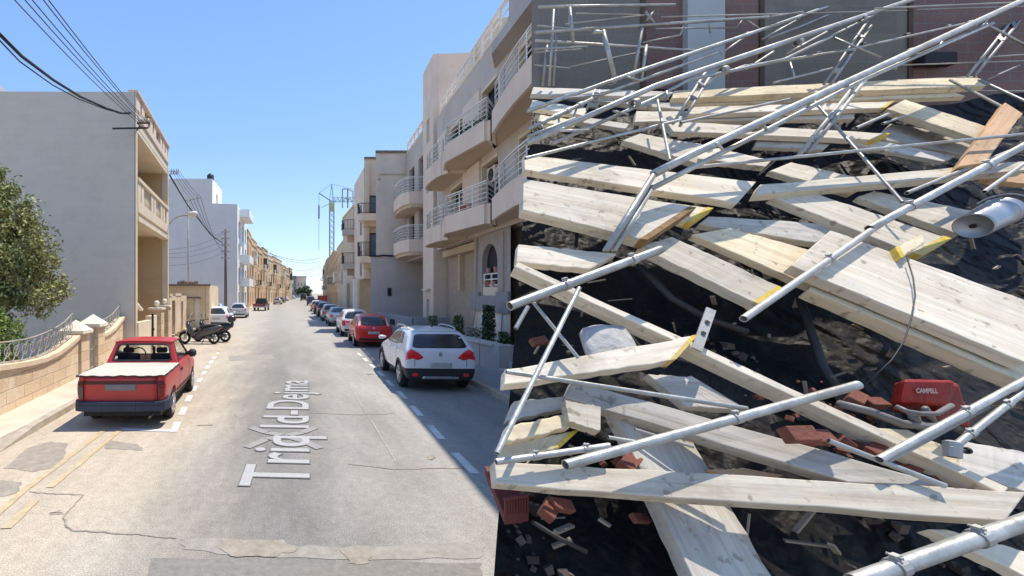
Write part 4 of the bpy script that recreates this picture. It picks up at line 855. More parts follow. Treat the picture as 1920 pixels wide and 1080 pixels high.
# ------------------------------------------------------------------ tower crane
cr = thing('tower_crane', 'green lattice tower crane standing behind the right row of houses', 'crane', (at(622,500,180).x, 180, 0))
CRM = mat('crane_green', (.20,.31,.33), .6, .15, .5, 0); xc = at(622,400,180).x; zj = at(622,378,180).z
mb = MB(); h = .85
for sx in (-h, h):
    for sy in (-h, h): mb.bar((xc+sx,180+sy,0), (xc+sx,180+sy,zj), .2)
z = 6
while z < zj-2:
    for sy in (-h, h): mb.bar((xc-h,180+sy,z), (xc+h,180+sy,z+2.2), .11); mb.bar((xc+h,180+sy,z), (xc-h,180+sy,z+2.2), .11)
    for sx in (-h, h): mb.bar((xc+sx,180-h,z), (xc+sx,180+h,z+2.2), .18)
    z += 2.2
mb.build('mast', CRM, cr)
mb = MB(); A = at(622,345,180); mb.bar((xc+.6,180,zj), A, .25); mb.bar((xc-.9,180,zj), A, .2); mb.build('apex', CRM, cr)
mb = MB()
for dz, dy in ((0,-.9),(0,.9),(1.7,0)): mb.bar((xc,180+dy,zj+dz), (xc+22,180+dy,zj+dz), .14)
for k in range(14):
    x = xc+k*1.6
    for dy in (-.9,.9): mb.bar((x,180+dy,zj), (x+.8,180,zj+1.7), .13); mb.bar((x+.8,180,zj+1.7), (x+1.6,180+dy,zj), .13)
mb.build('jib', CRM, cr)
mb = MB(); B = at(598,362,180); mb.bar((xc,180,zj), B, .35); mb.bar(A, B, .12); mb.bar(A, (xc+20,180,zj+2), .1); mb.bar(B, at(598,470,180), .12); mb.bar((xc,180,zj-.5), at(603,389,180), .2); mb.bar(at(598,385,180), at(598,410,180), .5); mb.build('counter_jib', CRM, cr)
mb = MB(); a, b = at(618,380,178.6), at(627,397,178.6); mb.box(a.x, b.x, 178.4, 178.7, b.z, a.z); mb.build('panel', mat('crane_panel', (.36,.42,.25), .6,.2,1,0), cr)
# ------------------------------------------------------------------ poles, lamp, wires
lp = thing('street_lamp', 'white street lamp on a curved arm fixed to the far corner of the villa', 'street lamp', tuple(at(318,414,23.3)))
mb = MB(); P = [at(317,421,23.4), at(324,412,23.2), at(334,406,23), at(345,404,22.8), at(354,403,22.7)]; mb.path(P, .035, 8); mb.build('arm', POLEG, lp, True)
mb = MB(); a, b = at(352,403,22.7), at(371,400,22.7); d = (b-a).normalized(); mb.lathe(a, d, [(0,.04),(.02,.1),(.12,.13),(.3,.15),(.42,.13),(.5,.06),(.51,0)], 16); o = mb.build('lamp_head', mat('lamp_white', (.72,.70,.64), .4,.06,3,0), lp, True)
mb = MB(); mb.lathe(a+d*.26-V((0,0,.1)), (0,0,-1), [(0,.12),(.04,.1),(.07,0)], 14); mb.build('lens', WHTL, lp, True)
def pole(px, pb, pt_, r, m, lab, nm, arms=True, Y=None):
    g = G(px, pb); Y = g.y; top = at(px, pt_, Y); t = thing(nm, lab, 'pole', (g.x, g.y, 0)); mb = MB(); mb.tube(g, top, r, 12, r*.7); mb.build('shaft', m, t, True)
    if arms:
        mb = MB(); mb.bar(top+V((-.1,0,-.1)), top+V((1.0,0,.15)), .06); mb.bar(top, top+V((0,0,-1.4)), .1); mb.bar(top+V((.7,0,-.2)), top+V((.7,0,.35)), .04); mb.bar(top+V((-.3,0,-.05)), top+V((.1,0,-.1)), .05)
        for k in range(4): mb.bar(top+V((-.12,0,-.5-k*.25)), top+V((.14,0,-.5-k*.25)), .05)
        mb.build('crossarm', POLEG, t)
    return top
T1 = pole(353, 611, 374, .085, POLEG, 'tall galvanised pole carrying the overhead wires in front of the derelict building', 'utility_pole')
t2 = thing('wooden_utility_pole', 'dark wooden utility pole with insulators against the white end wall', 'pole', (at(423,560,52).x, 52, 0))
g2 = at(423,430,52); mb = MB(); mb.tube((g2.x,52,0), g2, .19, 12, .13); mb.build('shaft', POLEW, t2, True)
mb = MB()
for k in range(5): z = g2.z-.3-k*.75; mb.bar((g2.x-.35,51.9,z), (g2.x+.35,51.9,z), .09); mb.lathe((g2.x-.4,51.9,z-.1), (0,0,1), [(0,.05),(.05,.09),(.2,.09),(.25,.03)], 8); mb.lathe((g2.x+.4,51.9,z-.1), (0,0,1), [(0,.05),(.05,.09),(.2,.09),(.25,.03)], 8)
mb.build('insulators', POLEG, t2)
cb_ = at(320,322,31); t3 = thing('wire_bracket', 'small grey crossarm on the far parapet corner of the villa', 'bracket', tuple(F.pt(0,0,0)) if False else (at(320,322,23.7).x, 23.7, 8.8))
mb = MB(); mb.bar(at(316,322,23.7), at(334,322,23.7), .04); mb.bar(at(318,326,23.7), at(334,326,23.7), .04)
for px in (321,326,331,334): mb.bar(at(px,317,23.7), at(px,327,23.7), .035)
mb.build('crossarm', POLEG, t3)
def wire(a, b, sag, r=.012, n=14):
    P = []
    for i in range(n+1): t = i/n; q = a.lerp(b, t); q.z -= sag*4*t*(1-t); P.append(q)
    mb = MB(); mb.path(P, r, 5); return mb
WL = []
ends = [(262,232),(266,231),(270,230),(275,229),(279,230)]; st_ = [(18,-10),(38,-10),(52,-10),(72,-12),(82,-12)]
for k, ((ax, ay), (bx, by)) in enumerate(zip(st_, ends)):
    o = wire(at(ax,ay,7.5), at(bx,by,16.8), .10, .011).build('overhead_wire', WIRE); tag(o, 'thin overhead wire running to the villa bracket, '+['leftmost','second from left','middle','second from right','rightmost'][k]+' of five', 'wire', 'thin overhead wires above the villa')
P = [at(-10,55,7.6), at(40,105,9), at(100,150,11), at(150,181,13), at(200,203,15), at(228,212,16.4), at(245,211,16.9)]
mb = MB(); mb.path(P, .035, 7); tag(mb.build('thick_cable', WIRE, None, True), 'thick black twisted cable sagging across the upper left to the villa corner', 'cable')
P = [p+V((-.03,0,-.07-.05*math.sin(i))) for i, p in enumerate(P)]; mb = MB(); mb.path(P, .015, 5); tag(mb.build('thin_cable', WIRE, None, True), 'thinner cable hanging just beneath the thick twisted cable', 'cable')
for k in range(4):
    a = at(322+k*4, 318, 23.8); b = T1+V((.1+k*.28,0,.1+.03*k)); o = wire(a, b, .12, .012).build('overhead_wire', WIRE); tag(o, 'thin wire from the villa parapet bracket to the galvanised pole, '+['leftmost','second','third','rightmost'][k]+' of four', 'wire', 'thin wires between villa and pole')
    o = wire(b, V((g2.x-.3+.15*k, 52, g2.z-.3-k*.7)), 1.3, .018).build('overhead_wire', WIRE); tag(o, 'thin sagging wire from galvanised pole to wooden pole, '+['topmost','second','third','lowest'][k]+' of four', 'wire', 'wires between the two poles')
mb = MB(); a = at(318,328,23.6); b = at(352,385,31); mb.path([a, at(335,357,27), b, at(370,408,34), at(395,440,40), at(412,452,46), g2+V((-.3,-.2,-1.6))], .045, 6); tag(mb.build('thick_cable', WIRE, None, True), 'thick black cable from the villa corner past the lamp to the wooden pole', 'cable')
for k in range(4):
    a = V((g2.x, 52, g2.z-.4-k*.7)); o = wire(a, at(300, 468+k*7+(8 if k > 2 else 0), 40), .5, .014).build('overhead_wire', WIRE); tag(o, 'faint wire across the white end wall left of the wooden pole, '+['topmost','second','third','lowest'][k]+' of four', 'wire', 'wires across the white end wall')
for k, (y0, y1) in enumerate(((462,483),(470,490),(495,500),(513,512))):
    o = wire(at(478+k*18,y0,80+k*18), at(600,y1,110+k*16), 1.4, .035).build('overhead_wire', WIRE); tag(o, 'distant wire crossing the street between the house rows, '+['highest','second highest','third highest','lowest'][k], 'wire', 'distant wires across the street')
# red safety netting
sf = thing('safety_fence', 'orange-red plastic safety netting at the foot of the right house row', 'safety fence', (10, 91, 0)); mb = MB()
a, b = at(596,567,92), at(614,567,92); mb.bar(V((a.x,92,1.0)), V((b.x,92,1.0)), .08, 2.0); mb.build('netting', mat('net_red', (.70,.10,.05), .7,.1,4,0), sf)
mb = MB()
for k in range(4): x = a.x+(b.x-a.x)*k/3; mb.bar((x,91.9,0), (x,91.9,2.2), .08)
mb.build('post', POLEG, sf)
# ------------------------------------------------------------------ trees
def tree(nm, lab, base, h, blobs, n, m, ls, trunk_r=.14, cat='tree'):
    t = thing(nm, lab, cat, base); B = V(base); mb = MB()
    top = V(blobs[0][0]); mb.path([B, B.lerp(top,.35)+V((.12,.05,0)), B.lerp(top,.7), top], [trunk_r, trunk_r*.8, trunk_r*.5, trunk_r*.2], 9)
    for c, r in blobs[1:]:
        c = V(c); s_ = B.lerp(top, rnd.uniform(.3,.6)); mb.path([s_, s_.lerp(c,.5)+V((0,0,.1)), c], [trunk_r*.45, trunk_r*.28, .02], 6)
    mb.build('trunk', BARK, t, True); mb = MB(); tot = sum(r[0]*r[1]*r[2] for c, r in blobs)
    for c, r in blobs:
        c = V(c); k = int(n*r[0]*r[1]*r[2]/tot); nc = max(7, k//60); cl = []
        for j in range(nc):
            d = V((rnd.gauss(0,1), rnd.gauss(0,1), rnd.gauss(0,1))).normalized(); q = rnd.uniform(.45,1.05); cl.append(c+V((d.x*r[0],d.y*r[1],d.z*r[2]))*q)
        for j in range(k):
            q = rnd.choice(cl); s_ = min(r)*.155; mb.leaf(q+V((rnd.gauss(0,s_), rnd.gauss(0,s_), rnd.gauss(0,s_))), rnd.uniform(.6,1.35)*ls)
    mb.build('crown', m, t); return t
tree('olive_tree', 'large grey-green olive tree in the villa garden at the left edge', (-7.4,11.3,0), 5.6, [((-7.4,11.3,3.8),(1.3,1.1,1.5)),((-6.3,11.1,3.3),(.85,.85,.95)),((-6.0,11.2,2.5),(.75,.8,.6)),((-8.6,11.4,3.6),(1.2,1.2,1.5)),((-7.2,11.2,4.9),(.7,.7,.6)),((-6.9,11.0,2.2),(.8,.8,.5)),((-6.2,11.4,4.05),(.45,.5,.45)),((-7.9,11,2.4),(.9,.9,.7)),((-5.95,11.1,3.0),(.55,.6,.6)),((-6.7,11.2,4.5),(.7,.6,.6))], 44000, LEAFO, .055)
tree('leafy_shrub', 'bright green leafy shrub below the olive tree at the left edge', (-6.1,9.6,0), 2, [((-5.9,9.7,1.55),(.42,.5,.5)),((-6.3,9.8,1.8),(.5,.5,.4)),((-5.75,9.6,1.2),(.3,.4,.35)),((-6.3,9.6,1.0),(.5,.5,.4))], 6500, LEAFG, .04, .05, 'shrub')
cy = thing('cycad', 'small green cycad with arching fronds behind the near gate pillar', 'plant', (-6.3, 14.6, 0)); mb = MB(); mb.tube((-6.3,14.6,0), (-6.3,14.6,1.2), .14, 10); mb.build('trunk', BARK, cy)
mb = MB()
for k in range(34):
    a = rnd.random()*6.28; el = rnd.uniform(.15,1.25); R_ = rnd.uniform(.55,.85); P = [V((-6.3,14.6,1.2))+V((math.cos(a)*math.cos(el)*R_*s, math.sin(a)*math.cos(el)*R_*s, math.sin(el)*R_*s-.35*s*s)) for s in [i/7 for i in range(8)]]
    for p, q in zip(P, P[1:]):
        d = (q-p).normalized(); sd_ = d.cross(V((0,0,1))).normalized()
        for j in range(3):
            c = p.lerp(q, j/3)
            for sg in (-1,1): e = c+sd_*sg*.13+d*.06; mb.quad(c, c+d*.02, e)
mb.build('fronds', mat('leaf_cycad', (.13,.24,.03), .5,.2,4,0,isl=.3), cy)
for k, (px, pb, s_, lb) in enumerate(((566,549,4.5,'round street tree left of the pair at the far end of the street'),(575,551,4,'street tree right of the pair at the far end of the street'))):
    g = at(px,540,225); tree('street_tree', lb, (g.x,225,0), 5, [((g.x,225,3.6),(s_*.8,s_*.7,2.4)),((g.x+1.2,225,2.8),(s_*.6,s_*.5,1.7))], 2500, LEAFD, .3, .25)
# ------------------------------------------------------------------ vehicles
BOD = {
 'hatch': dict(L=3.9, H=1.5, hw=.85, ax=(.72,3.12), rw=.30, st=[(0,.44,.74,.78,.75,.68),(.03,.28,.90,.95,.82,.75),(.13,.25,.97,1.06,.84,.71),(.40,.23,.95,1.40,.84,.58),(.72,.21,.95,1.49,.85,.60),(1.7,.20,.93,1.51,.85,.61),(2.25,.20,.92,1.45,.85,.59),(2.95,.20,.92,1.02,.85,.66),(3.2,.22,.86,.92,.84,.62),(3.6,.24,.76,.80,.80,.58),(3.84,.28,.62,.68,.70,.5),(3.9,.36,.5,.56,.6,.45)]),
 'suv': dict(L=4.16, H=1.56, hw=.87, ax=(.78,3.32), rw=.335, st=[(0,.38,.70,.74,.80,.72),(.03,.28,.98,1.02,.86,.79),(.12,.26,1.06,1.13,.87,.78),(.32,.26,1.05,1.44,.87,.69),(.58,.24,1.03,1.54,.87,.67),(1.5,.24,.99,1.56,.87,.63),(2.2,.24,.97,1.50,.87,.61),(2.95,.24,.96,1.10,.86,.67),(3.3,.26,.92,.99,.86,.64),(3.8,.28,.82,.87,.82,.6),(4.08,.32,.66,.72,.72,.5),(4.16,.42,.56,.62,.6,.45)]),
 'sedan': dict(L=4.3, H=1.42, hw=.85, ax=(.85,3.5), rw=.30, st=[(0,.46,.74,.78,.70,.62),(.04,.30,.90,.94,.78,.70),(.5,.24,.93,.99,.83,.70),(.75,.23,.93,1.06,.84,.68),(1.25,.21,.93,1.38,.85,.57),(2.0,.20,.92,1.43,.85,.58),(2.55,.20,.91,1.38,.85,.57),(3.2,.20,.90,.98,.85,.66),(3.5,.22,.84,.90,.84,.62),(3.95,.24,.76,.80,.80,.58),(4.22,.28,.62,.68,.70,.5),(4.3,.36,.5,.56,.6,.45)]),
 'van': dict(L=4.9, H=2.2, hw=.95, ax=(.95,3.9), rw=.33, st=[(0,.46,.9,.95,.86,.8),(.03,.34,1.1,1.9,.90,.74),(.12,.28,1.1,2.12,.93,.74),(.5,.26,1.1,2.2,.95,.76),(2.5,.26,1.1,2.2,.95,.76),(3.3,.26,1.1,2.05,.95,.74),(3.9,.26,1.08,1.45,.93,.72),(4.2,.28,1.0,1.15,.90,.7),(4.7,.30,.85,.9,.84,.6),(4.9,.42,.7,.75,.7,.5)]),
}
PAINTS = {}
def paintm(nm, c, rough=.28, coat=.5):
    return mat('car_paint_'+nm, c, rough, .03, 2, 0, spec=.5, coat=coat)
def bmesh_obj_eval(me, mods):
    o = bpy.data.objects.new('tmp', me); COL.objects.link(o); tmp = [o]
    for md in mods: md(o, tmp)
    dg = bpy.context.evaluated_depsgraph_get(); dg.update(); r = bpy.data.meshes.new_from_object(o.evaluated_get(dg))
    for t in tmp: COL.objects.unlink(t); bpy.data.objects.remove(t)
    return r
def loft(st):
    vs, fs = [], []; n = 0
    for (y, zb, zbelt, zt, wb, wr) in st:
        zm = (zb+zbelt)/2
        h = [(0,zb),(wb*.80,zb),(wb*.955,zb+.07),(wb*.995,zm),(wb,zbelt-.07),(wb*.955,zbelt+.005),(wr+.035, zt-.085 if zt-zbelt > .2 else zt-.02),(wr-.07,zt-.015 if zt-zbelt > .2 else zt),(0,zt+.012)]
        ring = [(x,y,z) for x,z in h]+[(-x,y,z) for x,z in h[-2:0:-1]]; n = len(ring); vs += ring
    for k in range(len(st)-1):
        for j in range(n): a = k*n+j; b = k*n+(j+1) % n; fs.append((a, a+n, b+n, b))
    for base, flip in ((0, 0), ((len(st)-1)*n, 1)):
        fs.append((base+0, base+1, base+n-1)) if not flip else fs.append((base+0, base+n-1, base+1))
        for j in range(1, 8):
            q = (base+j, base+j+1, base+(n-j-1) % n, base+n-j) if j < 7 else (base+7, base+8, base+9)
            fs.append(q if not flip else q[::-1])
    return vs, fs
def wheel(t, x, y, r, side, w_=.2, spokes=5):
    wl = bpy.data.objects.new('wheel', None)
    mb = MB(); s = side
    mb.lathe((x,y,r), (s,0,0), [(-w_,r*.6),(-w_,r*.93),(-w_+.03,r),(-.03,r),(0,r*.93),(.005,r*.72),(-.02,r*.66),(-.03,r*.6)], 28)
    ty = mb.build('wheel', RUBBER, t, True)
    mb = MB(); mb.lathe((x,y,r), (s,0,0), [(.004,r*.70),(.004,r*.64),(-.03,r*.62),(-.07,r*.6)], 28)
    for k in range(spokes):
        a = 2*math.pi*k/spokes+.3; mb.bar((x-s*.012,y,r), (x-s*.004,y+math.cos(a)*r*.66,r+math.sin(a)*r*.66), r*.2, .03, up=V((s,0,0)))
    mb.lathe((x,y,r), (s,0,0), [(.012,0),(.012,r*.14),(-.02,r*.18)], 14); rim = mb.build('rim', ALLOY, ty, False)
    mb = MB(); mb.lathe((x,y,r), (s,0,0), [(-.075,0),(-.075,r*.62)], 20); mb.build('brake_disc', DARK, ty)
    return ty
def rounded(poly, rad=.2, k=3):
    P = []; n = len(poly)
    for i in range(n):
        a, b, c = V(poly[i-1]), V(poly[i]), V(poly[(i+1) % n])
        for j in range(k+1):
            t = j/k; p0 = b.lerp(a, rad*(1-t)); p1 = b.lerp(c, rad*t); P.append(p0.lerp(p1, t))
    return P
def patchproj(bvh, poly, axis, off=.004, rings=6, rad=.12, sgn=1, dens=6):
    """project a 2D outline onto the body along an axis; 'y': poly in (x,z) seen from the rear; 'x': poly in (y,z)"""
    P = rounded([V((a, b)) for a, b in poly], rad)
    Q = []
    for i in range(len(P)):
        a, b = P[i], P[(i+1) % len(P)]; m = max(1, int((b-a).length/.08))
        for j in range(m): Q.append(a.lerp(b, j/m))
    c = sum(Q, V((0,0)))/len(Q); mb = MB(); nv = []
    def hit(p, o):
        if axis == 'y': org, d = V((p.x, -2, p.y)), V((0,1,0))
        elif axis == '-y': org, d = V((p.x, 9, p.y)), V((0,-1,0))
        elif axis == 'z': org, d = V((p.x, p.y, 5)), V((0,0,-1))
        else: org, d = V((3*sgn, p.x, p.y)), V((-sgn,0,0))
        h = bvh.ray_cast(org, d)
        return (h[0]-d*o) if h[0] is not None else None
    for k in range(rings+1):
        for q in Q: nv.append(hit(c.lerp(q, max(k/rings, .001)), off))
    for q in Q: nv.append(hit(q, -.012))
    n = len(Q); idx = {}
    for i, v in enumerate(nv):
        if v is not None: idx[i] = len(mb.v); mb.v.append(v)
    for k in range(rings+1):
        for j in range(n):
            f = [k*n+j, k*n+(j+1) % n, (k+1)*n+(j+1) % n, (k+1)*n+j]
            if all(i in idx for i in f):
                vv = [nv[i] for i in f]
                if max((vv[a]-vv[b]).length for a in range(4) for b in range(a)) < .45: mb.f.append(tuple(idx[i] for i in f))
    return mb
def sym(poly): return [(-a, b) for a, b in poly][::-1]
def car(kind, nm, lab, cat, pos, heading, paint, group=None, lights=None, detail=2, extra=None, sc=1.0, rw=None, glass=None):
    B = BOD[kind]; t = thing(nm, lab, cat, (pos[0], pos[1], 0), group, rz=heading if heading else 1e-6); local(t); t.scale = (sc, sc, sc)
    vs, fs = loft(B['st']); me = bpy.data.meshes.new('body'); me.from_pydata(vs, [], fs)
    bm = bmesh.new(); bm.from_mesh(me); bmesh.ops.recalc_face_normals(bm, faces=bm.faces); bm.to_mesh(me); bm.free()
    me2 = bmesh_obj_eval(me, [lambda o, tmp: setattr(o.modifiers.new('s', 'SUBSURF'), 'levels', 2)])
    bvh = BVHTree.FromPolygons([v.co for v in me2.vertices], [tuple(p.vertices) for p in me2.polygons])
    r = B['rw']
    if detail > 0:
        cut = MB()
        for y in B['ax']:
            for s in (-1, 1): cut.lathe((s*(B['hw']-.24), y, r), (s,0,0), [(0,0.0),(0,r*1.17),(.5,r*1.17),(.5,0)], 28)
        mc_ = bpy.data.meshes.new('c'); mc_.from_pydata([tuple(v) for v in cut.v], [], cut.f)
        bmc = bmesh.new(); bmc.from_mesh(mc_); bmesh.ops.remove_doubles(bmc, verts=bmc.verts, dist=.001); bmesh.ops.recalc_face_normals(bmc, faces=bmc.faces); bmc.to_mesh(mc_); bmc.free()
        def addb(o, tmp):
            oc = bpy.data.objects.new('cut', mc_); COL.objects.link(oc); tmp.append(oc); md = o.modifiers.new('b', 'BOOLEAN'); md.object = oc; md.operation = 'DIFFERENCE'; md.solver = 'EXACT'
        body = bmesh_obj_eval(me2, [addb])
    else: body = me2
    if kind == 'suv':
        bm = bmesh.new(); bm.from_mesh(body)
        for co, no in (((0,0,.60),(0,0,1)),((0,0,.40),(0,0,1)),((0,.36,0),(0,1,0))): bmesh.ops.bisect_plane(bm, geom=bm.verts[:]+bm.edges[:]+bm.faces[:], plane_co=co, plane_no=no)
        bm.normal_update()
        for f in bm.faces: c = f.calc_center_median(); f.material_index = 1 if (c.z < .40 or (c.z < .60 and c.y < .36)) else 0
        bm.to_mesh(body); bm.free()
    mi = [p.material_index for p in body.polygons]
    body.name = 'body'; body.materials.clear(); body.materials.append(paint); body.materials.append(PLASTB); body.polygons.foreach_set('material_index', [1 if (q == 1 and kind == 'suv') else 0 for q in mi]); body.polygons.foreach_set('use_smooth', [True]*len(body.polygons))
    try: body.set_sharp_from_angle(angle=math.radians(38))
    except Exception: pass
    ob = bpy.data.objects.new('body', body); COL.objects.link(ob); ob.parent = t
    for y in B['ax']:
        for s in (-1, 1): wheel(t, s*(B['hw']-.01), y, r, s)
    S = B['st']; zb = .97 if kind != 'suv' else 1.08; rf = B['H']
    W0 = .66 if kind != 'van' else .78
    gl = glass or GLASS
    def P(name, mbx, m, par=ob, lb=None): 
        if mbx.f: o = mbx.build(name, m, par, True); 
        return None
    ob['org'] = (0,0,0)
    if kind == 'sedan': rwp = [(-.60,1.03),(.60,1.03),(.50,1.34),(-.50,1.34)]
    elif kind == 'van': rwp = [(-.72,1.25),(.72,1.25),(.66,1.95),(-.66,1.95)]
    elif kind == 'suv': rwp = [(-.68,1.09),(.68,1.09),(.56,1.42),(-.56,1.42)]
    else: rwp = [(-.66,1.0),(.66,1.0),(.54,1.42),(-.54,1.42)]
    P('rear_window', patchproj(bvh, rw or rwp, 'y', rad=.15), gl)
    if kind == 'sedan': sw = [[(1.05,1.0),(1.35,1.32),(2.05,1.36),(2.05,1.0)],[(2.12,1.0),(2.12,1.36),(2.6,1.31),(3.0,1.0)]]
    elif kind == 'van': sw = [[(3.0,1.2),(3.0,1.9),(3.4,1.85),(3.85,1.25)]]
    elif kind == 'suv': sw = [[(.62,1.16),(.78,1.42),(1.08,1.44),(1.05,1.10)],[(1.13,1.09),(1.15,1.45),(1.88,1.47),(1.88,1.05)],[(1.95,1.05),(1.95,1.47),(2.28,1.42),(2.85,1.06)]]
    else: sw = [[(.62,1.06),(.78,1.36),(1.7,1.42),(1.7,1.0)],[(1.78,1.0),(1.78,1.42),(2.25,1.36),(2.78,1.0)]]
    if detail > 0:
        for s in (-1, 1):
            for q in sw: P('side_window', patchproj(bvh, q, 'x', sgn=s, rad=.1), gl)
        P('windscreen', patchproj(bvh, [(-.62,1.08),(.62,1.08),(.5,rf-.12),(-.5,rf-.12)], '-y'), gl)
        for s in (-1, 1):
            mb = MB(); yy = 2.72 if kind != 'van' else 3.6; xo = B['hw']; mb.lathe((s*(xo+.02), yy+.02, zb+.04), (s,-.25,0), [(-.06,.025),(0,.04),(.06,.062),(.14,.06),(.17,.03),(.175,0)], 14); mb.build('wing_mirror', paint if kind != 'van' else PLASTB, ob, True)
    lt = lights or {'hatch': [(.60,.62),(.80,.60),(.84,.98),(.66,.98)], 'suv': [(.45,.86),(.60,.80),(.82,.80),(.84,1.02),(.70,1.04),(.62,.93)], 'sedan': [(.50,.70),(.82,.70),(.80,.90),(.48,.90)], 'van': [(.84,.7),(.93,.7),(.93,1.2),(.84,1.2)]}[kind]
    for q in (lt, sym(lt)): P('tail_light', patchproj(bvh, q, 'y', .006, rad=.18), REDL)
    P('number_plate', patchproj(bvh, [(-.26,.62),(.26,.62),(.26,.74),(-.26,.74)], 'y', .01, rad=.03), PLATE)
    if kind != 'suv': P('bumper_trim', patchproj(bvh, [(-.80,.33),(.80,.33),(.80,.44),(-.80,.44)] if kind != 'suv' else [(-.80,.30),(.80,.30),(.84,.58),(.60,.62),(-.60,.62),(-.84,.58)], 'y', .006, rad=.05), PLASTB)
    if detail > 0:
        for s in (-1, 1): P('side_skirt', patchproj(bvh, [(1.15,.27),(2.85,.27),(2.85,.37),(1.15,.37)], 'x', .006, sgn=s, rad=.02), PLASTB)
    if extra: extra(t, ob, bvh, P)
    return t
def suv_extra(t, ob, bvh, P):
    for s in (-1, 1):
        mb = MB(); pts = [(s*.60, y, z) for y, z in ((.75,1.49),(.9,1.55),(1.4,1.575),(2.0,1.56),(2.25,1.49))]; mb.path(pts, .018, 8); mb.build('roof_rail', ALLOY, ob, True)
        P('fog_lamp', patchproj(bvh, [(s*.55,.40),(s*.68,.40),(s*.68,.48),(s*.55,.48)], 'y', .014, rad=.2), REDL)
        for y0, y1 in ((1.08,1.1),(1.9,1.915)): P('door_seam', patchproj(bvh, [(y0,.42),(y1,.42),(y1,1.06),(y0,1.06)], 'x', .0015, sgn=s, rad=.01), DARK)
        for y in (1.25, 2.1): P('door_handle', patchproj(bvh, [(y,.92),(y+.2,.92),(y+.2,.955),(y,.955)], 'x', .02, sgn=s, rad=.3), paintm('white', (.72,.73,.75)))
        mb = MB(); P('seam', patchproj(bvh, [(s*.62,.64),(s*.632,.64),(s*.632,.86),(s*.62,.86)], 'y', .002, rad=.01), DARK)
        
    P('diffuser', patchproj(bvh, [(-.45,.34),(.45,.34),(.42,.40),(-.42,.40)], 'y', .016, rad=.05), ALLOY)
    P('spoiler', patchproj(bvh, [(-.62,1.475),(.62,1.475),(.6,1.53),(-.6,1.53)], 'y', .03, rad=.1), paintm('white', (.72,.73,.75)))
    mb = MB(); mb.path([(0,.78,1.57),(0,.72,1.62)], .02, 6); mb.build('aerial', PLASTB, ob)
    P('badge', patchproj(bvh, [(-.05,.90),(.05,.90),(.04,1.0),(-.04,1.0)], 'y', .006, rad=.2), ALLOY)
    P('wiper', patchproj(bvh, [(-.05,1.09),(.35,1.12),(.35,1.13),(-.05,1.11)], 'y', .015, rad=.05), PLASTB)
    # arch liners: a dark band round each wheel opening
def arches(t, ob, B, m):
    for y in B['ax']:
        for s in (-1, 1):
            mb = MB(); r = B['rw']; ri, ro = r*1.10, r*1.30; n = 14; x = s*(B['hw']-.035)
            for i in range(n):
                a0, a1 = math.pi*(-.03+1.06*i/n), math.pi*(-.03+1.06*(i+1)/n)
                q = [(math.cos(a), math.sin(a)) for a in (a0, a1)]
                mb.hexa([(x,y+q[0][0]*ri,r+q[0][1]*ri),(x,y+q[1][0]*ri,r+q[1][1]*ri),(x,y+q[1][0]*ro,r+q[1][1]*ro),(x,y+q[0][0]*ro,r+q[0][1]*ro)],
                        [(x+s*.045,y+q[0][0]*ri,r+q[0][1]*ri),(x+s*.045,y+q[1][0]*ri,r+q[1][1]*ri),(x+s*.03,y+q[1][0]*ro,r+q[1][1]*ro),(x+s*.03,y+q[0][0]*ro,r+q[0][1]*ro)])
            mb.build('wheel_arch', m, ob)
WHT = paintm('white', (.72,.73,.75)); RED = paintm('red', (.56,.012,.012), .3, .5)
def suvx(t, ob, bvh, P):
    t['ax2'] = (0, 0); suv_extra(t, ob, bvh, P); del t['ax2']; arches(t, ob, BOD['suv'], PLASTB)
car('suv', 'white_crossover', 'white crossover car with roof rails and dark rear window parked at the right kerb', 'car', (4.02, 11.15), -.055, WHT, lights=[(.40,.86),(.56,1.0),(.70,1.07),(.80,1.0),(.87,.86),(.84,.80),(.68,.84),(.56,.80)], extra=suvx)
def redx(t, ob, bvh, P):
    for s in (-1, 1): P('lamp_cluster', patchproj(bvh, [(s*.60,.98),(s*.70,.96),(s*.64,1.34),(s*.56,1.34)], 'y', .008, rad=.2), WHTL)
    P('badge', patchproj(bvh, [(-.06,.86),(.06,.86),(.05,.92),(-.05,.92)], 'y', .006, rad=.2), ALLOY)
PR_ = 'cars parked along the right kerb'; PL_ = 'vehicles parked along the left kerb'
car('hatch', 'red_hatchback', 'bright red hatchback parked behind the white crossover on the right', 'car', (4.33, 20.3), -.06, paintm('bright_red', (.60,.025,.02)), PR_, extra=redx, lights=[(.72,.60),(.84,.60),(.84,.80),(.74,.80)], rw=[(-.56,1.0),(.56,1.0),(.5,1.38),(-.5,1.38)])
car('hatch', 'white_hatchback', 'small white car mostly hidden beyond the red hatchback', 'car', (4.45, 25.4), -.04, WHT, PR_, sc=1.02)
car('sedan', 'silver_saloon', 'silver-grey saloon with dark rear bumper parked on the right', 'car', (4.62, 33.3), -.05, paintm('silver', (.36,.38,.40), .35), PR_)
car('hatch', 'beige_hatchback', 'pale beige car beyond the silver saloon', 'car', (4.75, 39.6), -.05, paintm('beige', (.45,.42,.36), .35), PR_, detail=1)
car('suv', 'dark_blue_suv', 'dark blue tall car beyond the beige one on the right', 'car', (4.95, 46), -.05, paintm('dark_blue', (.02,.03,.06)), PR_, detail=1)
car('suv', 'black_suv', 'black tall car beyond the dark blue one on the right', 'car', (5.15, 53), -.06, paintm('black', (.015,.015,.017)), PR_, detail=1)
car('hatch', 'cream_hatchback', 'small cream car at the far end of the near right line', 'car', (5.3, 61), -.08, paintm('cream', (.55,.50,.42)), PR_, detail=1)
car('van', 'blue_van', 'deep blue van parked on the right by the orange netting', 'van', (6.75, 92), -.1, paintm('blue', (.02,.035,.16)), PR_, detail=1, sc=.85)
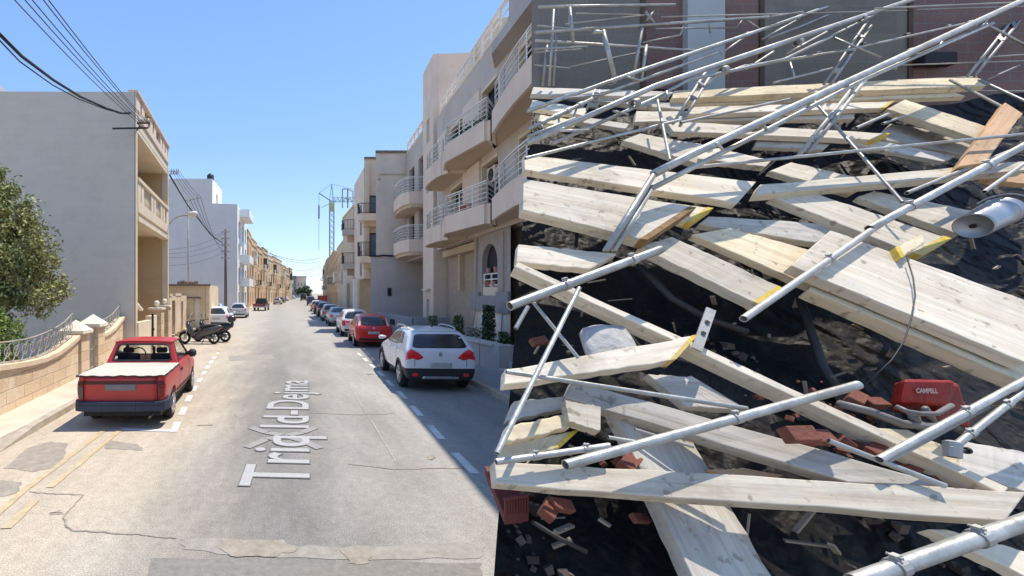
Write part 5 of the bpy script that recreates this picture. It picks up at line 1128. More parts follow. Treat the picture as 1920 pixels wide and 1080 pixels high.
car('van', 'black_van', 'black van farthest along the right kerb', 'van', (8.6, 150), -.1, paintm('black', (0,0,0)), PR_, detail=1, sc=1.1)
car('hatch', 'white_hatchback', 'white hatchback parked beside the two motor scooters on the left', 'car', (-4.25, 31.4), -.02, WHT, PL_, sc=1.02, lights=[(.68,.72),(.82,.72),(.84,1.0),(.74,1.0)])
car('hatch', 'silver_hatchback', 'silver-white hatchback parked before the white apartment block', 'car', (-3.85, 44.5), -.0, paintm('silver_light', (.55,.56,.57), .3), PL_, lights=[(.60,.80),(.82,.80),(.84,1.0),(.64,1.0)])
car('hatch', 'light_blue_car', 'pale blue car glimpsed between the derelict building and the white hatchback', 'car', (-5.9, 42.5), 0, paintm('pale_blue', (.35,.45,.52)), PL_, detail=1)
for i, (px, pb, k, c, lb) in enumerate(((519,571,'hatch',(.5,.5,.48),'pale grey car beyond the dark pickup on the left'),(526,568,'suv',(.08,.08,.08),'dark car third beyond the pickup on the left'),(534,564.5,'hatch',(.6,.6,.6),'white car far along the left kerb'),(541,562.5,'hatch',(.05,.08,.14),'dark blue car far along the left kerb'),(548,560.5,'suv',(.65,.66,.67),'white tall car at the far end of the left kerb'))):
    g = G(px, pb); car(k, 'parked_car', lb, 'car', (g.x, g.y), -.12-.02*i, paintm('far%d' % i, c), PL_, detail=1)
# dark farm pickup on the left far side
def pick2(pos, hd):
    t = local(thing('dark_pickup', 'dark old pickup with red tailgate and pale bumper far down the left side', 'pickup', (pos[0], pos[1], 0), PL_, rz=hd))
    DKP = paintm('dark_green', (.05,.055,.05)); mb = MB()
    mb.box(-.85,.85,.05,4.7,.5,1.0); mb.box(-.85,.85,1.9,3.4,1.001,1.2); mb.build('body', DKP, t, bevel=.05)
    mb = MB(); mb.hexa([(-.80,1.9,1.2),(.80,1.9,1.2),(.80,3.4,1.2),(-.80,3.4,1.2)], [(-.68,2.0,1.75),(.68,2.0,1.75),(.68,2.9,1.75),(-.68,2.9,1.75)]); c = mb.build('cab', DKP, t, bevel=.04)
    mb = MB(); mb.quad((-.62,1.90,1.26),(.62,1.90,1.26),(.58,1.975,1.66),(-.58,1.975,1.66)); mb.build('rear_window', GLASS, t)
    mb = MB(); mb.box(-.7,.7,-.0,.05,.72,1.02); mb.build('tailgate', paintm('dull_red', (.30,.04,.04)), t)
    mb = MB(); mb.box(-.85,.85,-.12,.0,.45,.62); mb.build('bumper', ALLOY, t)
    for y in (.9, 3.9):
        for s in (-1,1): wheel(t, s*.86, y, .36, s)
pick2((-2.55, 63), -.12)

# ------------------------------------------------------------------ red pickup in the foreground
def red_pickup(pos, hd):
    t = local(thing('red_pickup', 'old red pickup with cream bed cover parked at the left kerb', 'pickup', (pos[0], pos[1], 0), None, rz=hd))
    PR2 = mat('car_paint_faded_red', (.50,.028,.028), .38, .08, 1.5, .02, 40, spec=.5, coat=.25)
    hw = .80
    st = [(0,.40,.88,.93,.74,.70),(.02,.36,.90,.945,.79,.74),(.10,.34,.90,.95,.81,.76),(.6,.33,.90,.955,.815,.77),(1.35,.30,.91,.965,.82,.77),(1.55,.28,.92,.975,.82,.77),(2.6,.26,.92,.975,.82,.77),(2.95,.26,.90,.97,.81,.70),(3.5,.28,.82,.90,.80,.62),(3.95,.34,.70,.78,.74,.55),(4.07,.42,.6,.68,.66,.5)]
    vs, fs = loft(st); me = bpy.data.meshes.new('body'); me.from_pydata(vs, [], fs)
    bm = bmesh.new(); bm.from_mesh(me); bmesh.ops.recalc_face_normals(bm, faces=bm.faces); bm.to_mesh(me); bm.free()
    me2 = bmesh_obj_eval(me, [lambda o, tmp: setattr(o.modifiers.new('s', 'SUBSURF'), 'levels', 2)])
    bvh = BVHTree.FromPolygons([v.co for v in me2.vertices], [tuple(p.vertices) for p in me2.polygons])
    cut = MB(); r = .285; AX = (.78, 3.22)
    for y in AX:
        for s in (-1,1): cut.lathe((s*.56,y,r), (s,0,0), [(0,0),(0,.345),(.5,.345),(.5,0)], 28)
    mc_ = bpy.data.meshes.new('c'); mc_.from_pydata([tuple(v) for v in cut.v], [], cut.f); bmc = bmesh.new(); bmc.from_mesh(mc_); bmesh.ops.remove_doubles(bmc, verts=bmc.verts, dist=.001); bmesh.ops.recalc_face_normals(bmc, faces=bmc.faces); bmc.to_mesh(mc_); bmc.free()
    def addb(o, tmp):
        oc = bpy.data.objects.new('cut', mc_); COL.objects.link(oc); tmp.append(oc); md = o.modifiers.new('b', 'BOOLEAN'); md.object = oc; md.operation = 'DIFFERENCE'; md.solver = 'EXACT'
    body = bmesh_obj_eval(me2, [addb]); body.name = 'body'; body.materials.clear(); body.materials.append(PR2); body.polygons.foreach_set('use_smooth', [True]*len(body.polygons)); body.set_sharp_from_angle(angle=math.radians(38))
    ob = bpy.data.objects.new('body', body); COL.objects.link(ob); ob.parent = t; ob['org'] = (0,0,0)
    for y in AX:
        for s in (-1,1): wheel(t, s*(hw-.005), y, r, s, .18, 7)
    # cab: roof, pillars, glass
    zb_, zr = .955, 1.40; xb_, xr = .755, .60
    yb0, yb1, yr0, yr1 = 1.42, 2.98, 1.62, 2.42
    def cabpt(s, y, k):   # k 0 belt, 1 roof
        return V((s*(xb_+(xr-xb_)*k), y, zb_+(zr-zb_)*k))
    mb = MB()
    def post(a, b, w1, w2, th=.05):  # slab between two points; widths along y
        mb.hexa([a+V((0,-w1/2,0)), a+V((0,w1/2,0)), a+V((-math.copysign(th,a.x),w1/2,0)), a+V((-math.copysign(th,a.x),-w1/2,0))], [b+V((0,-w2/2,0)), b+V((0,w2/2,0)), b+V((-math.copysign(th,b.x),w2/2,0)), b+V((-math.copysign(th,b.x),-w2/2,0))])
    for s in (-1,1):
        post(cabpt(s,yb0+.07,0), cabpt(s,yr0+.06,1), .16, .12, .10); post(cabpt(s,yb1-.05,0), cabpt(s,yr1-.03,1), .08, .06)
    P4 = lambda y, k: (cabpt(-1,y,k), cabpt(1,y,k))
    a, b = P4(yb0,0); mb.hexa([a+V((.0,-.01,-.03)), b+V((0,-.01,-.03)), b+V((0,.05,-.03)), a+V((0,.05,-.03))], [a.lerp(cabpt(-1,yr0,1),.16), b.lerp(cabpt(1,yr0,1),.16), b.lerp(cabpt(1,yr0,1),.16)+V((0,.04,0)), a.lerp(cabpt(-1,yr0,1),.16)+V((0,.04,0))])
    a, b = cabpt(-1,yr0,1), cabpt(1,yr0,1); lo = .86
    c, d = cabpt(-1,yb0,0).lerp(a,lo), cabpt(1,yb0,0).lerp(b,lo)
    mb.hexa([c, d, d+V((0,.05,0)), c+V((0,.05,0))], [a+V((0,-.003,.004)), b+V((0,-.003,.004)), b+V((0,.06,.004)), a+V((0,.06,.004))])
    mb.build('cab_frame', PR2, ob, bevel=.012)
    mb = MB(); N = 8; M_ = 6
    for i in range(N):
        for j in range(M_):
            q = []
            for (ii, jj) in ((i,j),(i+1,j),(i+1,j+1),(i,j+1)):
                u, v_ = ii/N*2-1, jj/M_; y = yr0-.02+(yr1-yr0+.06)*v_; q.append(V((u*(xr+.015), y, zr+.055*(1-abs(u)**4)*(1-abs(2*v_-1)**4*.6))))
            mb.quad(*q)
    for i in range(N):
        pass
    mb.hexa([(-xr-.015,yr0-.02,zr-.02),(xr+.015,yr0-.02,zr-.02),(xr+.015,yr1+.04,zr-.02),(-xr-.015,yr1+.04,zr-.02)], [(-xr-.015,yr0-.02,zr+.004),(xr+.015,yr0-.02,zr+.004),(xr+.015,yr1+.04,zr+.004),(-xr-.015,yr1+.04,zr+.004)])
    mb.build('roof', PR2, ob, True)
    CLR = bpy.data.materials.new('car_glass'); CLR.use_nodes = True; pn = CLR.node_tree.nodes['Principled BSDF']; pn.inputs['Base Color'].default_value = (.75,.8,.78,1); pn.inputs['Roughness'].default_value = .02; pn.inputs['Transmission Weight'].default_value = 1; pn.inputs['IOR'].default_value = 1.02; pn.inputs['Alpha'].default_value = .75
    def gl(name, pts, sh=V((0,.02,0))): mb = MB(); mb.quad(*[p+sh for p in pts]); mb.build(name, CLR, ob)
    A0, B0, A1, B1 = cabpt(-1,yb0,0), cabpt(1,yb0,0), cabpt(-1,yr0,1), cabpt(1,yr0,1)
    L_ = lambda p, q, t_: p.lerp(q, t_)
    pts = [L_(A0,A1,.14)+V((.11,0,0)), L_(B0,B1,.14)+V((-.11,0,0)), L_(A0,A1,.88).lerp(L_(B0,B1,.88),.93), L_(A0,A1,.88).lerp(L_(B0,B1,.88),.07)]
    gl('rear_window', pts)
    # rubber seal round rear window
    mb = MB(); c = sum(pts, V((0,0,0)))/4; P_ = []
    cx_ = [(p-c) for p in pts]; ring = []
    ex = V((1,0,0)); ez = (L_(A0,A1,1)-A0); ez.x = 0; ez = ez.normalized()
    pr = rounded([V(((p-c).dot(ex), (p-c).dot(ez))) for p in pts], .14, 4)
    ring = [c+ex*p.x+ez*p.y+V((0,-.004,0)) for p in pr]; ring.append(ring[0]); mb.path(ring, .018, 6, False); mb.build('window_seal', PLASTB, ob, True)
    gl('windscreen', [cabpt(-1,yb1,0), cabpt(1,yb1,0), cabpt(1,yr1,1), cabpt(-1,yr1,1)], V((0,0,0)))
    for s in (-1,1):
        mb = MB(); mb.quad(cabpt(s,yb0+.15,0)-V((s*.02,0,0)), cabpt(s,yb1-.09,0)-V((s*.02,0,0)), cabpt(s,yr1-.06,1)-V((s*.02,0,0)), cabpt(s,yr0+.12,1)-V((s*.02,0,0))); mb.build('side_window', CLR, ob)
        mb = MB(); mb.path([cabpt(s,yb0+.15,0), cabpt(s,yr0+.13,.96), cabpt(s,yr1-.05,.96), cabpt(s,yb1-.1,0)], .014, 6); mb.build('window_trim', PLASTB, ob)
        mb = MB(); mb.lathe((s*.80, 2.62, 1.03), (s,-.15,0), [(-.08,.03),(0,.05),(.04,.095),(.13,.095),(.17,.06),(.175,0)], 14); mb.build('wing_mirror', PLASTB, ob, True)
        # seats, head restraints
        mb = MB(); mb.box(s*.36-.24, s*.36+.24, 1.66, 1.80, .6, 1.14); mb.build('seat', mat('seat_grey', (.06,.065,.08), .9,.2,4,.1), ob, bevel=.05)
        mb = MB(); mb.box(s*.36-.12, s*.36+.12, 1.66, 1.76, 1.15, 1.27); mb.build('head_restraint', MATS['seat_grey'], ob, bevel=.04)
    mb = MB(); mb.box(-.7,.7,2.55,2.95,.80,.985); mb.build('dashboard', PLASTB, ob, bevel=.03)
    mb = MB(); mb.lathe((-.36,2.45,1.0), (0,-1,.35), [(0,.18),(.015,.195),(.03,.18),(.015,.165),(0,.18)], 20); mb.build('steering_wheel', PLASTB, ob, True)
    mb = MB(); mb.box(-.09,.09,2.52,2.54,1.24,1.31); mb.bar((0,2.53,1.31),(0,2.6,1.37), .02); mb.box(-.03,.03,2.50,2.52,1.02,1.2); mb.build('mirror_and_charm', mat('charm_grey', (.3,.3,.28), .7,.2,6,0), ob)
    # tarpaulin cover over bed
    mb = MB(); N, M_ = 22, 18; rr = random.Random(3)
    for i in range(N):
        for j in range(M_):
            q = []
            for ii, jj in ((i,j),(i+1,j),(i+1,j+1),(i,j+1)):
                u, v_ = ii/N*2-1, jj/M_; x = u*.79; y = .0+v_*1.47; z = .975+.014*(1-u*u)*math.sin(math.pi*v_)+.006*noise.noise(V((x*3,y*2.5,0)))-(.012 if abs(u) > .97 else 0)-(.02 if jj == 0 else 0)+(.006*noise.noise(V((x*9,0,3))) if jj == 0 else 0)
                q.append(V((x, y-(.012 if jj == 0 else 0), z)))
            mb.quad(*q)
    mb.hexa([(-.785,0,.945),(.785,0,.945),(.785,1.46,.945),(-.785,1.46,.945)], [(-.785,0,.955),(.785,0,.955),(.785,1.46,.955),(-.785,1.46,.955)])
    mb.build('bed_cover', mat('canvas_cream', (.60,.54,.44), .9,.07,3,.2,50, second=(.48,.42,.34), amt=.5), t, True)
    mb = MB(); mb.path([(-.79,-.012+.004*math.sin(i),.945+.012*math.sin(i*1.9)+.006*math.sin(i*5)) for i in [0]]+[(-.79+1.58*i/24, -.014, .948+.008*math.sin(i*1.7)+.006*math.sin(i*.6)) for i in range(25)], .012, 6)
    for s in (-1,1): mb.path([(s*.795, .0+1.42*i/16, .955+.006*math.sin(i*1.3)) for i in range(17)], .012, 6)
    mb.build('cover_rope', WIRE, t, True)
    # tailgate details
    def pj(nm_, poly, m, off=.005, rad=.05): 
        b = patchproj(bvh, poly, 'y', off, rad=rad); return b.build(nm_, m, ob, True)
    pj('tailgate_panel', [(-.655,.44),(.655,.44),(.655,.92),(-.655,.92)], PR2, .012, .02)
    pj('tailgate_band', [(-.65,.80),(.65,.80),(.65,.865),(-.65,.865)], mat('trim_dark_red', (.09,.018,.016), .5,.15,4,0), .016, .02)
    pj('number_plate', [(-.28,.69),(.28,.69),(.28,.80),(-.28,.80)], mat('plate_blank_grey', (.22,.20,.20), .6,.08,5,0), .024, .04)
    for s in (-1,1):
        q = [(s*.675,.52),(s*.80,.52),(s*.80,.76),(s*.675,.76)]; pj('tail_light', q, mat('tail_light_dull', (.26,.02,.02), .3,.15,9,0) if s > 0 else mat('tail_light_broken', (.16,.11,.09), .4,.2,9,0), .014, .1)
        q = [(s*.675,.77),(s*.80,.77),(s*.80,.86),(s*.675,.86)]; pj('indicator', q, MATS['trim_dark_red'], .012, .1)
        q = [(s*.658,.44),(s*.665,.44),(s*.665,.92),(s*.658,.92)]; pj('gap', q, DARK, .0145, .01)
    mb = MB()
    n = 12
    P_ = [(-.86,.42),(-.855,.12),(-.80,-.03),(-.70,-.085),(-.3,-.115),(.3,-.115),(.70,-.085),(.80,-.03),(.855,.12),(.86,.42)]
    In = [(-.80,.42),(-.79,.14),(-.75,.04),(-.66,.0),(-.3,0),(.3,0),(.66,0),(.75,.04),(.79,.14),(.80,.42)]
    for (a, b, c, d) in zip(P_, P_[1:], In, In[1:]):
        for z0, z1, k in ((.33,.44,.0),(.441,.50,.03)):
            s1 = lambda p, q: (p[0]+(q[0]-p[0])*k*8*.2, p[1]+(q[1]-p[1])*k*8*.2)
            a1, b1 = s1(a,c), s1(b,d); mb.hexa([(*a,z0),(*b,z0),(*d,z0),(*c,z0)], [(*a1,z1),(*b1,z1),(*d,z1),(*c,z1)])
    mb.build('rear_bumper', mat('bumper_faded', (.035,.045,.075), .6,.15,3,.05), t, bevel=.008)
    mb = MB(); mb.path([(.55,.0,.24),(.55,-.13,.23)], .025, 10); mb.path([(.3,.9,.22),(.55,.3,.24),(.55,0,.24)], .03, 8); mb.build('exhaust', mat('exhaust_rust', (.12,.08,.06), .7,.3,8,.1), t, True)
    mb = MB(); mb.box(-.7,.7,.1,3.9,.2,.34); mb.build('underbody', DARK, t)
    for s in (-1,1):
        b = patchproj(bvh, [(1.42,.30),(1.43,.30),(1.43,.94),(1.42,.94)], 'x', .002, sgn=s, rad=.01); b.build('door_seam', DARK, ob)
        b = patchproj(bvh, [(2.72,.30),(2.73,.30),(2.73,.94),(2.72,.94)], 'x', .002, sgn=s, rad=.01); b.build('door_seam', DARK, ob)
        b = patchproj(bvh, [(1.50,.80),(1.68,.80),(1.68,.85),(1.50,.85)], 'x', .02, sgn=s, rad=.2); b.build('door_handle', PLASTB, ob)
        b = patchproj(bvh, [(1.2,.42),(2.8,.42),(2.8,.48),(1.2,.48)], 'x', .01, sgn=s, rad=.02); b.build('rubbing_strip', PLASTB, ob)
red_pickup((-2.84, 8.22), .03)

# ------------------------------------------------------------------ motor scooters
def scooter(pos, hd, lab, col, box=True, sc_=1.1):
    t = local(thing('motor_scooter', lab, 'motor scooter', (pos[0], pos[1], 0), 'motor scooters parked side by side', rz=hd))
    t.scale = (sc_,)*3
    BK = paintm('scooter_black', (.02,.02,.022), .3)
    for y, r in ((.68,.27),(-.62,.26)):
        mb = MB(); mb.lathe((-.06,y,r), (1,0,0), [(0,r*.62),(0,r*.9),(.03,r),(.09,r),(.12,r*.9),(.12,r*.62)], 24); wl = mb.build('wheel', RUBBER, t, True)
        mb = MB(); mb.lathe((-.04,y,r), (1,0,0), [(0,0),(0,r*.25),(.02,r*.3),(.06,r*.3),(.08,0)], 12)
        for k in range(5): a = k*1.257; mb.bar((0,y,r), (0,y+math.cos(a)*r*.66,r+math.sin(a)*r*.66), .035)
        mb.lathe((-.05,y,r), (1,0,0), [(0,r*.66),(0,r*.6),(.1,r*.6),(.1,r*.66)], 24); mb.build('rim', ALLOY, wl)
    def skin(nm, secs, m):    # lofted body: (y, z, halfwidth, halfheight)
        mb = MB(); n = 12
        for (y, z, a, b) in secs:
            for j in range(n): q = 2*math.pi*j/n; mb.v.append(V((a*math.copysign(abs(math.cos(q))**.8, math.cos(q)), y, z+b*math.copysign(abs(math.sin(q))**.8, math.sin(q)))))
        for k in range(len(secs)-1):
            for j in range(n): a_ = k*n+j; b_ = k*n+(j+1) % n; mb.f.append((a_, b_, b_+n, a_+n))
        mb.f.append(tuple(range(n))); mb.f.append(tuple((len(secs)-1)*n+j for j in range(n))[::-1]); return mb.build(nm, m, t, True)
    skin('rear_body', [(-1.0,.76,.04,.04),(-.88,.73,.13,.11),(-.6,.62,.20,.20),(-.25,.54,.21,.23),(.0,.44,.19,.20),(.2,.34,.15,.12)], col)
    skin('floorboard', [(-.3,.28,.14,.06),(.1,.27,.17,.05),(.35,.30,.17,.06)], BK)
    skin('leg_shield', [(.26,.36,.15,.10),(.36,.52,.23,.24),(.46,.70,.25,.26),(.56,.84,.19,.18),(.58,.96,.08,.06)], col)
    skin('seat', [(-.80,.82,.08,.04),(-.6,.84,.14,.05),(-.3,.80,.15,.06),(-.05,.74,.13,.06),(.05,.70,.06,.03)], mat('seat_black', (.03,.03,.033), .7,.15,6,.1))
    skin('front_mudguard', [(.40,.38,.03,.03),(.50,.52,.06,.03),(.68,.57,.07,.03),(.86,.50,.06,.03),(.95,.40,.03,.02)], col)
    mb = MB(); mb.tube((0,.46,.9), (0,.68,.30), .04, 8); mb.tube((-.05,.50,.8), (-.05,.68,.27), .022, 8); mb.tube((.05,.50,.8), (.05,.68,.27), .022, 8); mb.build('fork', ALLOY, t)
    mb = MB(); mb.path([(-.34,.30,1.02),(-.18,.40,1.0),(0,.46,.95),(.18,.40,1.0),(.34,.30,1.02)], .017, 8); h = mb.build('handlebar', BK, t)
    for s in (-1,1):
        mb = MB(); mb.path([(s*.2,.40,1.0),(s*.28,.44,1.2)], .008, 6); mb.lathe((s*.28,.44,1.22), (0,-1,0), [(0,.05),(.02,.055),(.03,.0)], 12); mb.build('mirror', BK, h)
        mb = MB(); mb.tube((s*.34,.30,1.02), (s*.24,.35,1.01), .024, 8); mb.build('grip', RUBBER, h)
    mb = MB()
    for k in range(4): z = 1.0+k*.1; mb.quad((-.16+.02*k,.54-.05*k,z),(.16-.02*k,.54-.05*k,z),(.14-.02*k,.49-.05*k,z+.1),(-.14+.02*k,.49-.05*k,z+.1))
    mb.build('windscreen', mat('screen_pale', (.55,.56,.55), .15,.1,3,0), t)
    mb = MB(); mb.lathe((0,.60,.86), (0,1,-.1), [(0,.09),(.03,.08),(.05,0)], 14); mb.build('headlight', WHTL, t)
    mb = MB(); mb.path([(.12,-.1,.25),(.14,-.4,.28),(.14,-.7,.34)], [.03,.045,.05], 10); mb.build('exhaust', ALLOY, t, True)
    skin('engine', [(-.62,.28,.07,.06),(-.35,.32,.12,.11),(-.1,.34,.10,.09)], mat('engine_metal', (.16,.16,.16), .5,.2,6,.1,metal=.5))
    mb = MB(); mb.box(-.05,.05,-.98,-.94,.66,.72); mb.build('tail_light', REDL, t)
    mb = MB(); mb.bar((-.1,-.2,.22), (-.22,-.1,.0), .025); mb.build('kickstand', BLACKM, t)
    if box:
        mb = MB(); mb.lathe((0,-.92,.92), (0,0,1), [(0,.12),(.05,.18),(.14,.2),(.22,.18),(.29,.1),(.31,0)], 18); b = mb.build('top_box', BK, t, True)
        mb = MB(); mb.box(-.1,.1,-1.125,-1.10,1.0,1.06); mb.build('reflector', REDL, b)
scooter((-3.75, 22.0), math.radians(88), 'black motor scooter with pale windscreen, nearer one, turned to the kerb', paintm('scooter_grey', (.06,.06,.065), .3), False)
scooter((-3.3, 23.0), math.radians(80), 'black motor scooter with round top box, farther one, turned to the kerb', paintm('scooter_black', (.02,.02,.022), .3), True)
# ------------------------------------------------------------------ the collapsed scaffold heap on its slope
SS, HY0 = 1.15, 1.52
HC = HY0*(.62+SS)                         # slope plane: z = CH - HC + SS*Y + h
def SL(px, py, h=0.0):
    k = (py-CY)/FP; return at(px, py, (HC-h)/(SS+k))
def SZ(Y): return CH-HC+SS*Y
def edge_px(py): return 1011-.0935*py
YW = 4.02
# earth and black sheeting slope
HEAPM = bpy.data.materials.new('black_sheeting'); HEAPM.use_nodes = True
def heapmat():
    N = HEAPM.node_tree.nodes; L = HEAPM.node_tree.links; p = N['Principled BSDF']; tc = N.new('ShaderNodeTexCoord')
    a = N.new('ShaderNodeTexNoise'); a.inputs['Scale'].default_value = 1.1; a.inputs['Detail'].default_value = 4; L.new(tc.outputs['Object'], a.inputs[0])
    r = N.new('ShaderNodeValToRGB'); e = r.color_ramp.elements; e[0].position = .42; e[0].color = (.006,.006,.007,1); e[1].position = .8; e[1].color = (.055,.047,.038,1); L.new(a.outputs[0], r.inputs[0])
    b = N.new('ShaderNodeTexNoise'); b.inputs['Scale'].default_value = 38; b.inputs['Detail'].default_value = 5; L.new(tc.outputs['Object'], b.inputs[0])
    s = N.new('ShaderNodeMapRange'); s.inputs[1].default_value = .55; s.inputs[2].default_value = .75; s.inputs[3].default_value = .8; s.inputs[4].default_value = 1.5; L.new(b.outputs[0], s.inputs[0])
    v = N.new('ShaderNodeVectorMath'); v.operation = 'SCALE'; L.new(r.outputs[0], v.inputs[0]); L.new(s.outputs[0], v.inputs['Scale']); L.new(v.outputs[0], p.inputs['Base Color'])
    p.inputs['Roughness'].default_value = .6; p.inputs['Specular IOR Level'].default_value = .15
    w = N.new('ShaderNodeTexWave'); w.inputs['Scale'].default_value = 1.6; w.inputs['Distortion'].default_value = 14; w.inputs['Detail'].default_value = 4; w.inputs['Detail Scale'].default_value = 1.6; L.new(tc.outputs['Object'], w.inputs[0])
    bb = N.new('ShaderNodeBump'); bb.inputs['Strength'].default_value = .7; bb.inputs['Distance'].default_value = .03; L.new(w.outputs[0], bb.inputs['Height'])
    b2 = N.new('ShaderNodeBump'); b2.inputs['Strength'].default_value = .5; b2.inputs['Distance'].default_value = .01; L.new(b.outputs[0], b2.inputs['Height']); L.new(bb.outputs[0], b2.inputs['Normal']); L.new(b2.outputs[0], p.inputs['Normal'])
heapmat()
mb = MB(); NR, NC = 90, 110; Ys = [1.12+(4.08-1.12)*i/NR for i in range(NR+1)]
def exl(Y):
    k = HC/Y-SS; py = CY+k*FP; return (edge_px(py)-CX)/FP*Y
for Y in Ys:
    x0 = exl(Y)+.012; x1 = 11.5
    for j in range(NC+1):
        t = (j/NC)**1.5; x = x0+(x1-x0)*t
        d = -.20+.13*noise.noise(V((x*1.3,Y*1.9,0)))+.035*noise.noise(V((x*3,Y*7,3)))
        mb.v.append(V((x, Y, SZ(Y)+d)))
n = NC+1
for i in range(NR):
    for j in range(NC): a = i*n+j; mb.f.append((a, a+1, a+n+1, a+n))
i0 = len(mb.v)
for i in range(NR+1): q = mb.v[i*n]; mb.v.append(V((q.x+.05, q.y, -.02)))
for i in range(NR): mb.f.append((i*n, (i+1)*n, i0+i+1, i0+i))
tag(mb.build('heap_slope', HEAPM, None, True), None, None, None, 'structure')
# rubble grains and stones on the slope
mb = MB()
for k in range(2600):
    Y = rnd.uniform(1.4, 3.9); x = exl(Y)+.05+(rnd.random()**1.3)*(1.75*Y-exl(Y)); s_ = rnd.choice((.006,.008,.012,.02))*rnd.uniform(.7,1.5)
    if noise.noise(V((x*1.1, Y*1.4, 9))) < .18: continue
    c = V((x, Y, SZ(Y)-.20+.13*noise.noise(V((x*1.3,Y*1.9,0)))+.035*noise.noise(V((x*3,Y*7,3)))+s_*.3)); q = Matrix.Rotation(rnd.random()*3, 3, 'X') @ Matrix.Rotation(rnd.random()*3, 3, 'Z')
    P = [q @ V((a*s_*rnd.uniform(.6,1), b*s_*rnd.uniform(.6,1), e*s_*.6)) + c for e in (-1,1) for a, b in ((-1,-1),(1,-1),(1,1),(-1,1))]
    mb.hexa(P[:4], P[4:])
tag(mb.build('rubble_grains', mat('rubble_brown', (.09,.07,.06), .95, .3, 3, .3, isl=.5), None), 'loose brown grit and stone chips scattered over the dark sheeting', 'rubble', None, 'stuff')

# back wall at the top of the slope: panels of grey block, red brick and a pale pillar
BRK = ashlar('red_brick', (.215,.125,.11), (.175,.108,.096), (.20,.165,.148), .25, .085, .007, .4, .5, (.07,.05,.05), .5)
GBL = ashlar('grey_block', (.115,.115,.11), (.10,.10,.098), (.125,.12,.115), .5, .25, .006, .4, .4, (.16,.15,.145), .4) if False else ashlar('grey_block_wall', (.205,.19,.165), (.175,.162,.142), (.215,.20,.175), .5, .25, .006, .4, .4, (.085,.08,.08), .5)
bw = thing('back_wall', 'grey and red brick wall behind the heap with a pale blue-grey pillar', 'wall', (4, YW, 0))
def wx(px): return at(px, 0, YW).x
z0w, z1w = 0.0, at(1000,-40,YW).z
for a, b, m, nm_ in ((994,1205,GBL,'grey_panel'),(1205,1280,BRK,'brick_panel'),(1350,1427,BRK,'brick_panel'),(1427,1705,GBL,'grey_panel'),(1705,2100,BRK,'brick_panel')):
    xa, xb = wx(a), wx(b)
    if a == 994: xa = at(1011,0,YW).x-.0
    mb = MB(); mb.box(xa, xb-.004, YW, YW+.12, z0w if a != 994 else 2.6, z1w); mb.build(nm_, m, bw)
mb = MB(); mb.box(wx(1280), wx(1350)-.004, YW-.05, YW+.12, z0w, z1w); mb.build('pillar', mat('pillar_bluegrey', (.40,.44,.44), .8,.08,1,.1), bw)
mb = MB()
for a in (1205, 1427, 1705): mb.box(wx(a)-.02, wx(a)+.02, YW-.012, YW-.001, 2.6, z1w)
mb.build('joint', mat('joint_brown', (.10,.07,.05), .9,.2,4,.2), bw)
o = MB(); a, b = at(1735,96,YW-.1), at(1797,119,YW-.1); o.box(a.x, b.x, YW-.1, YW-.02, b.z, a.z); tag(o.build('black_crate', DARK, None, False, .01), 'black box standing against the brick wall at the top right', 'box')

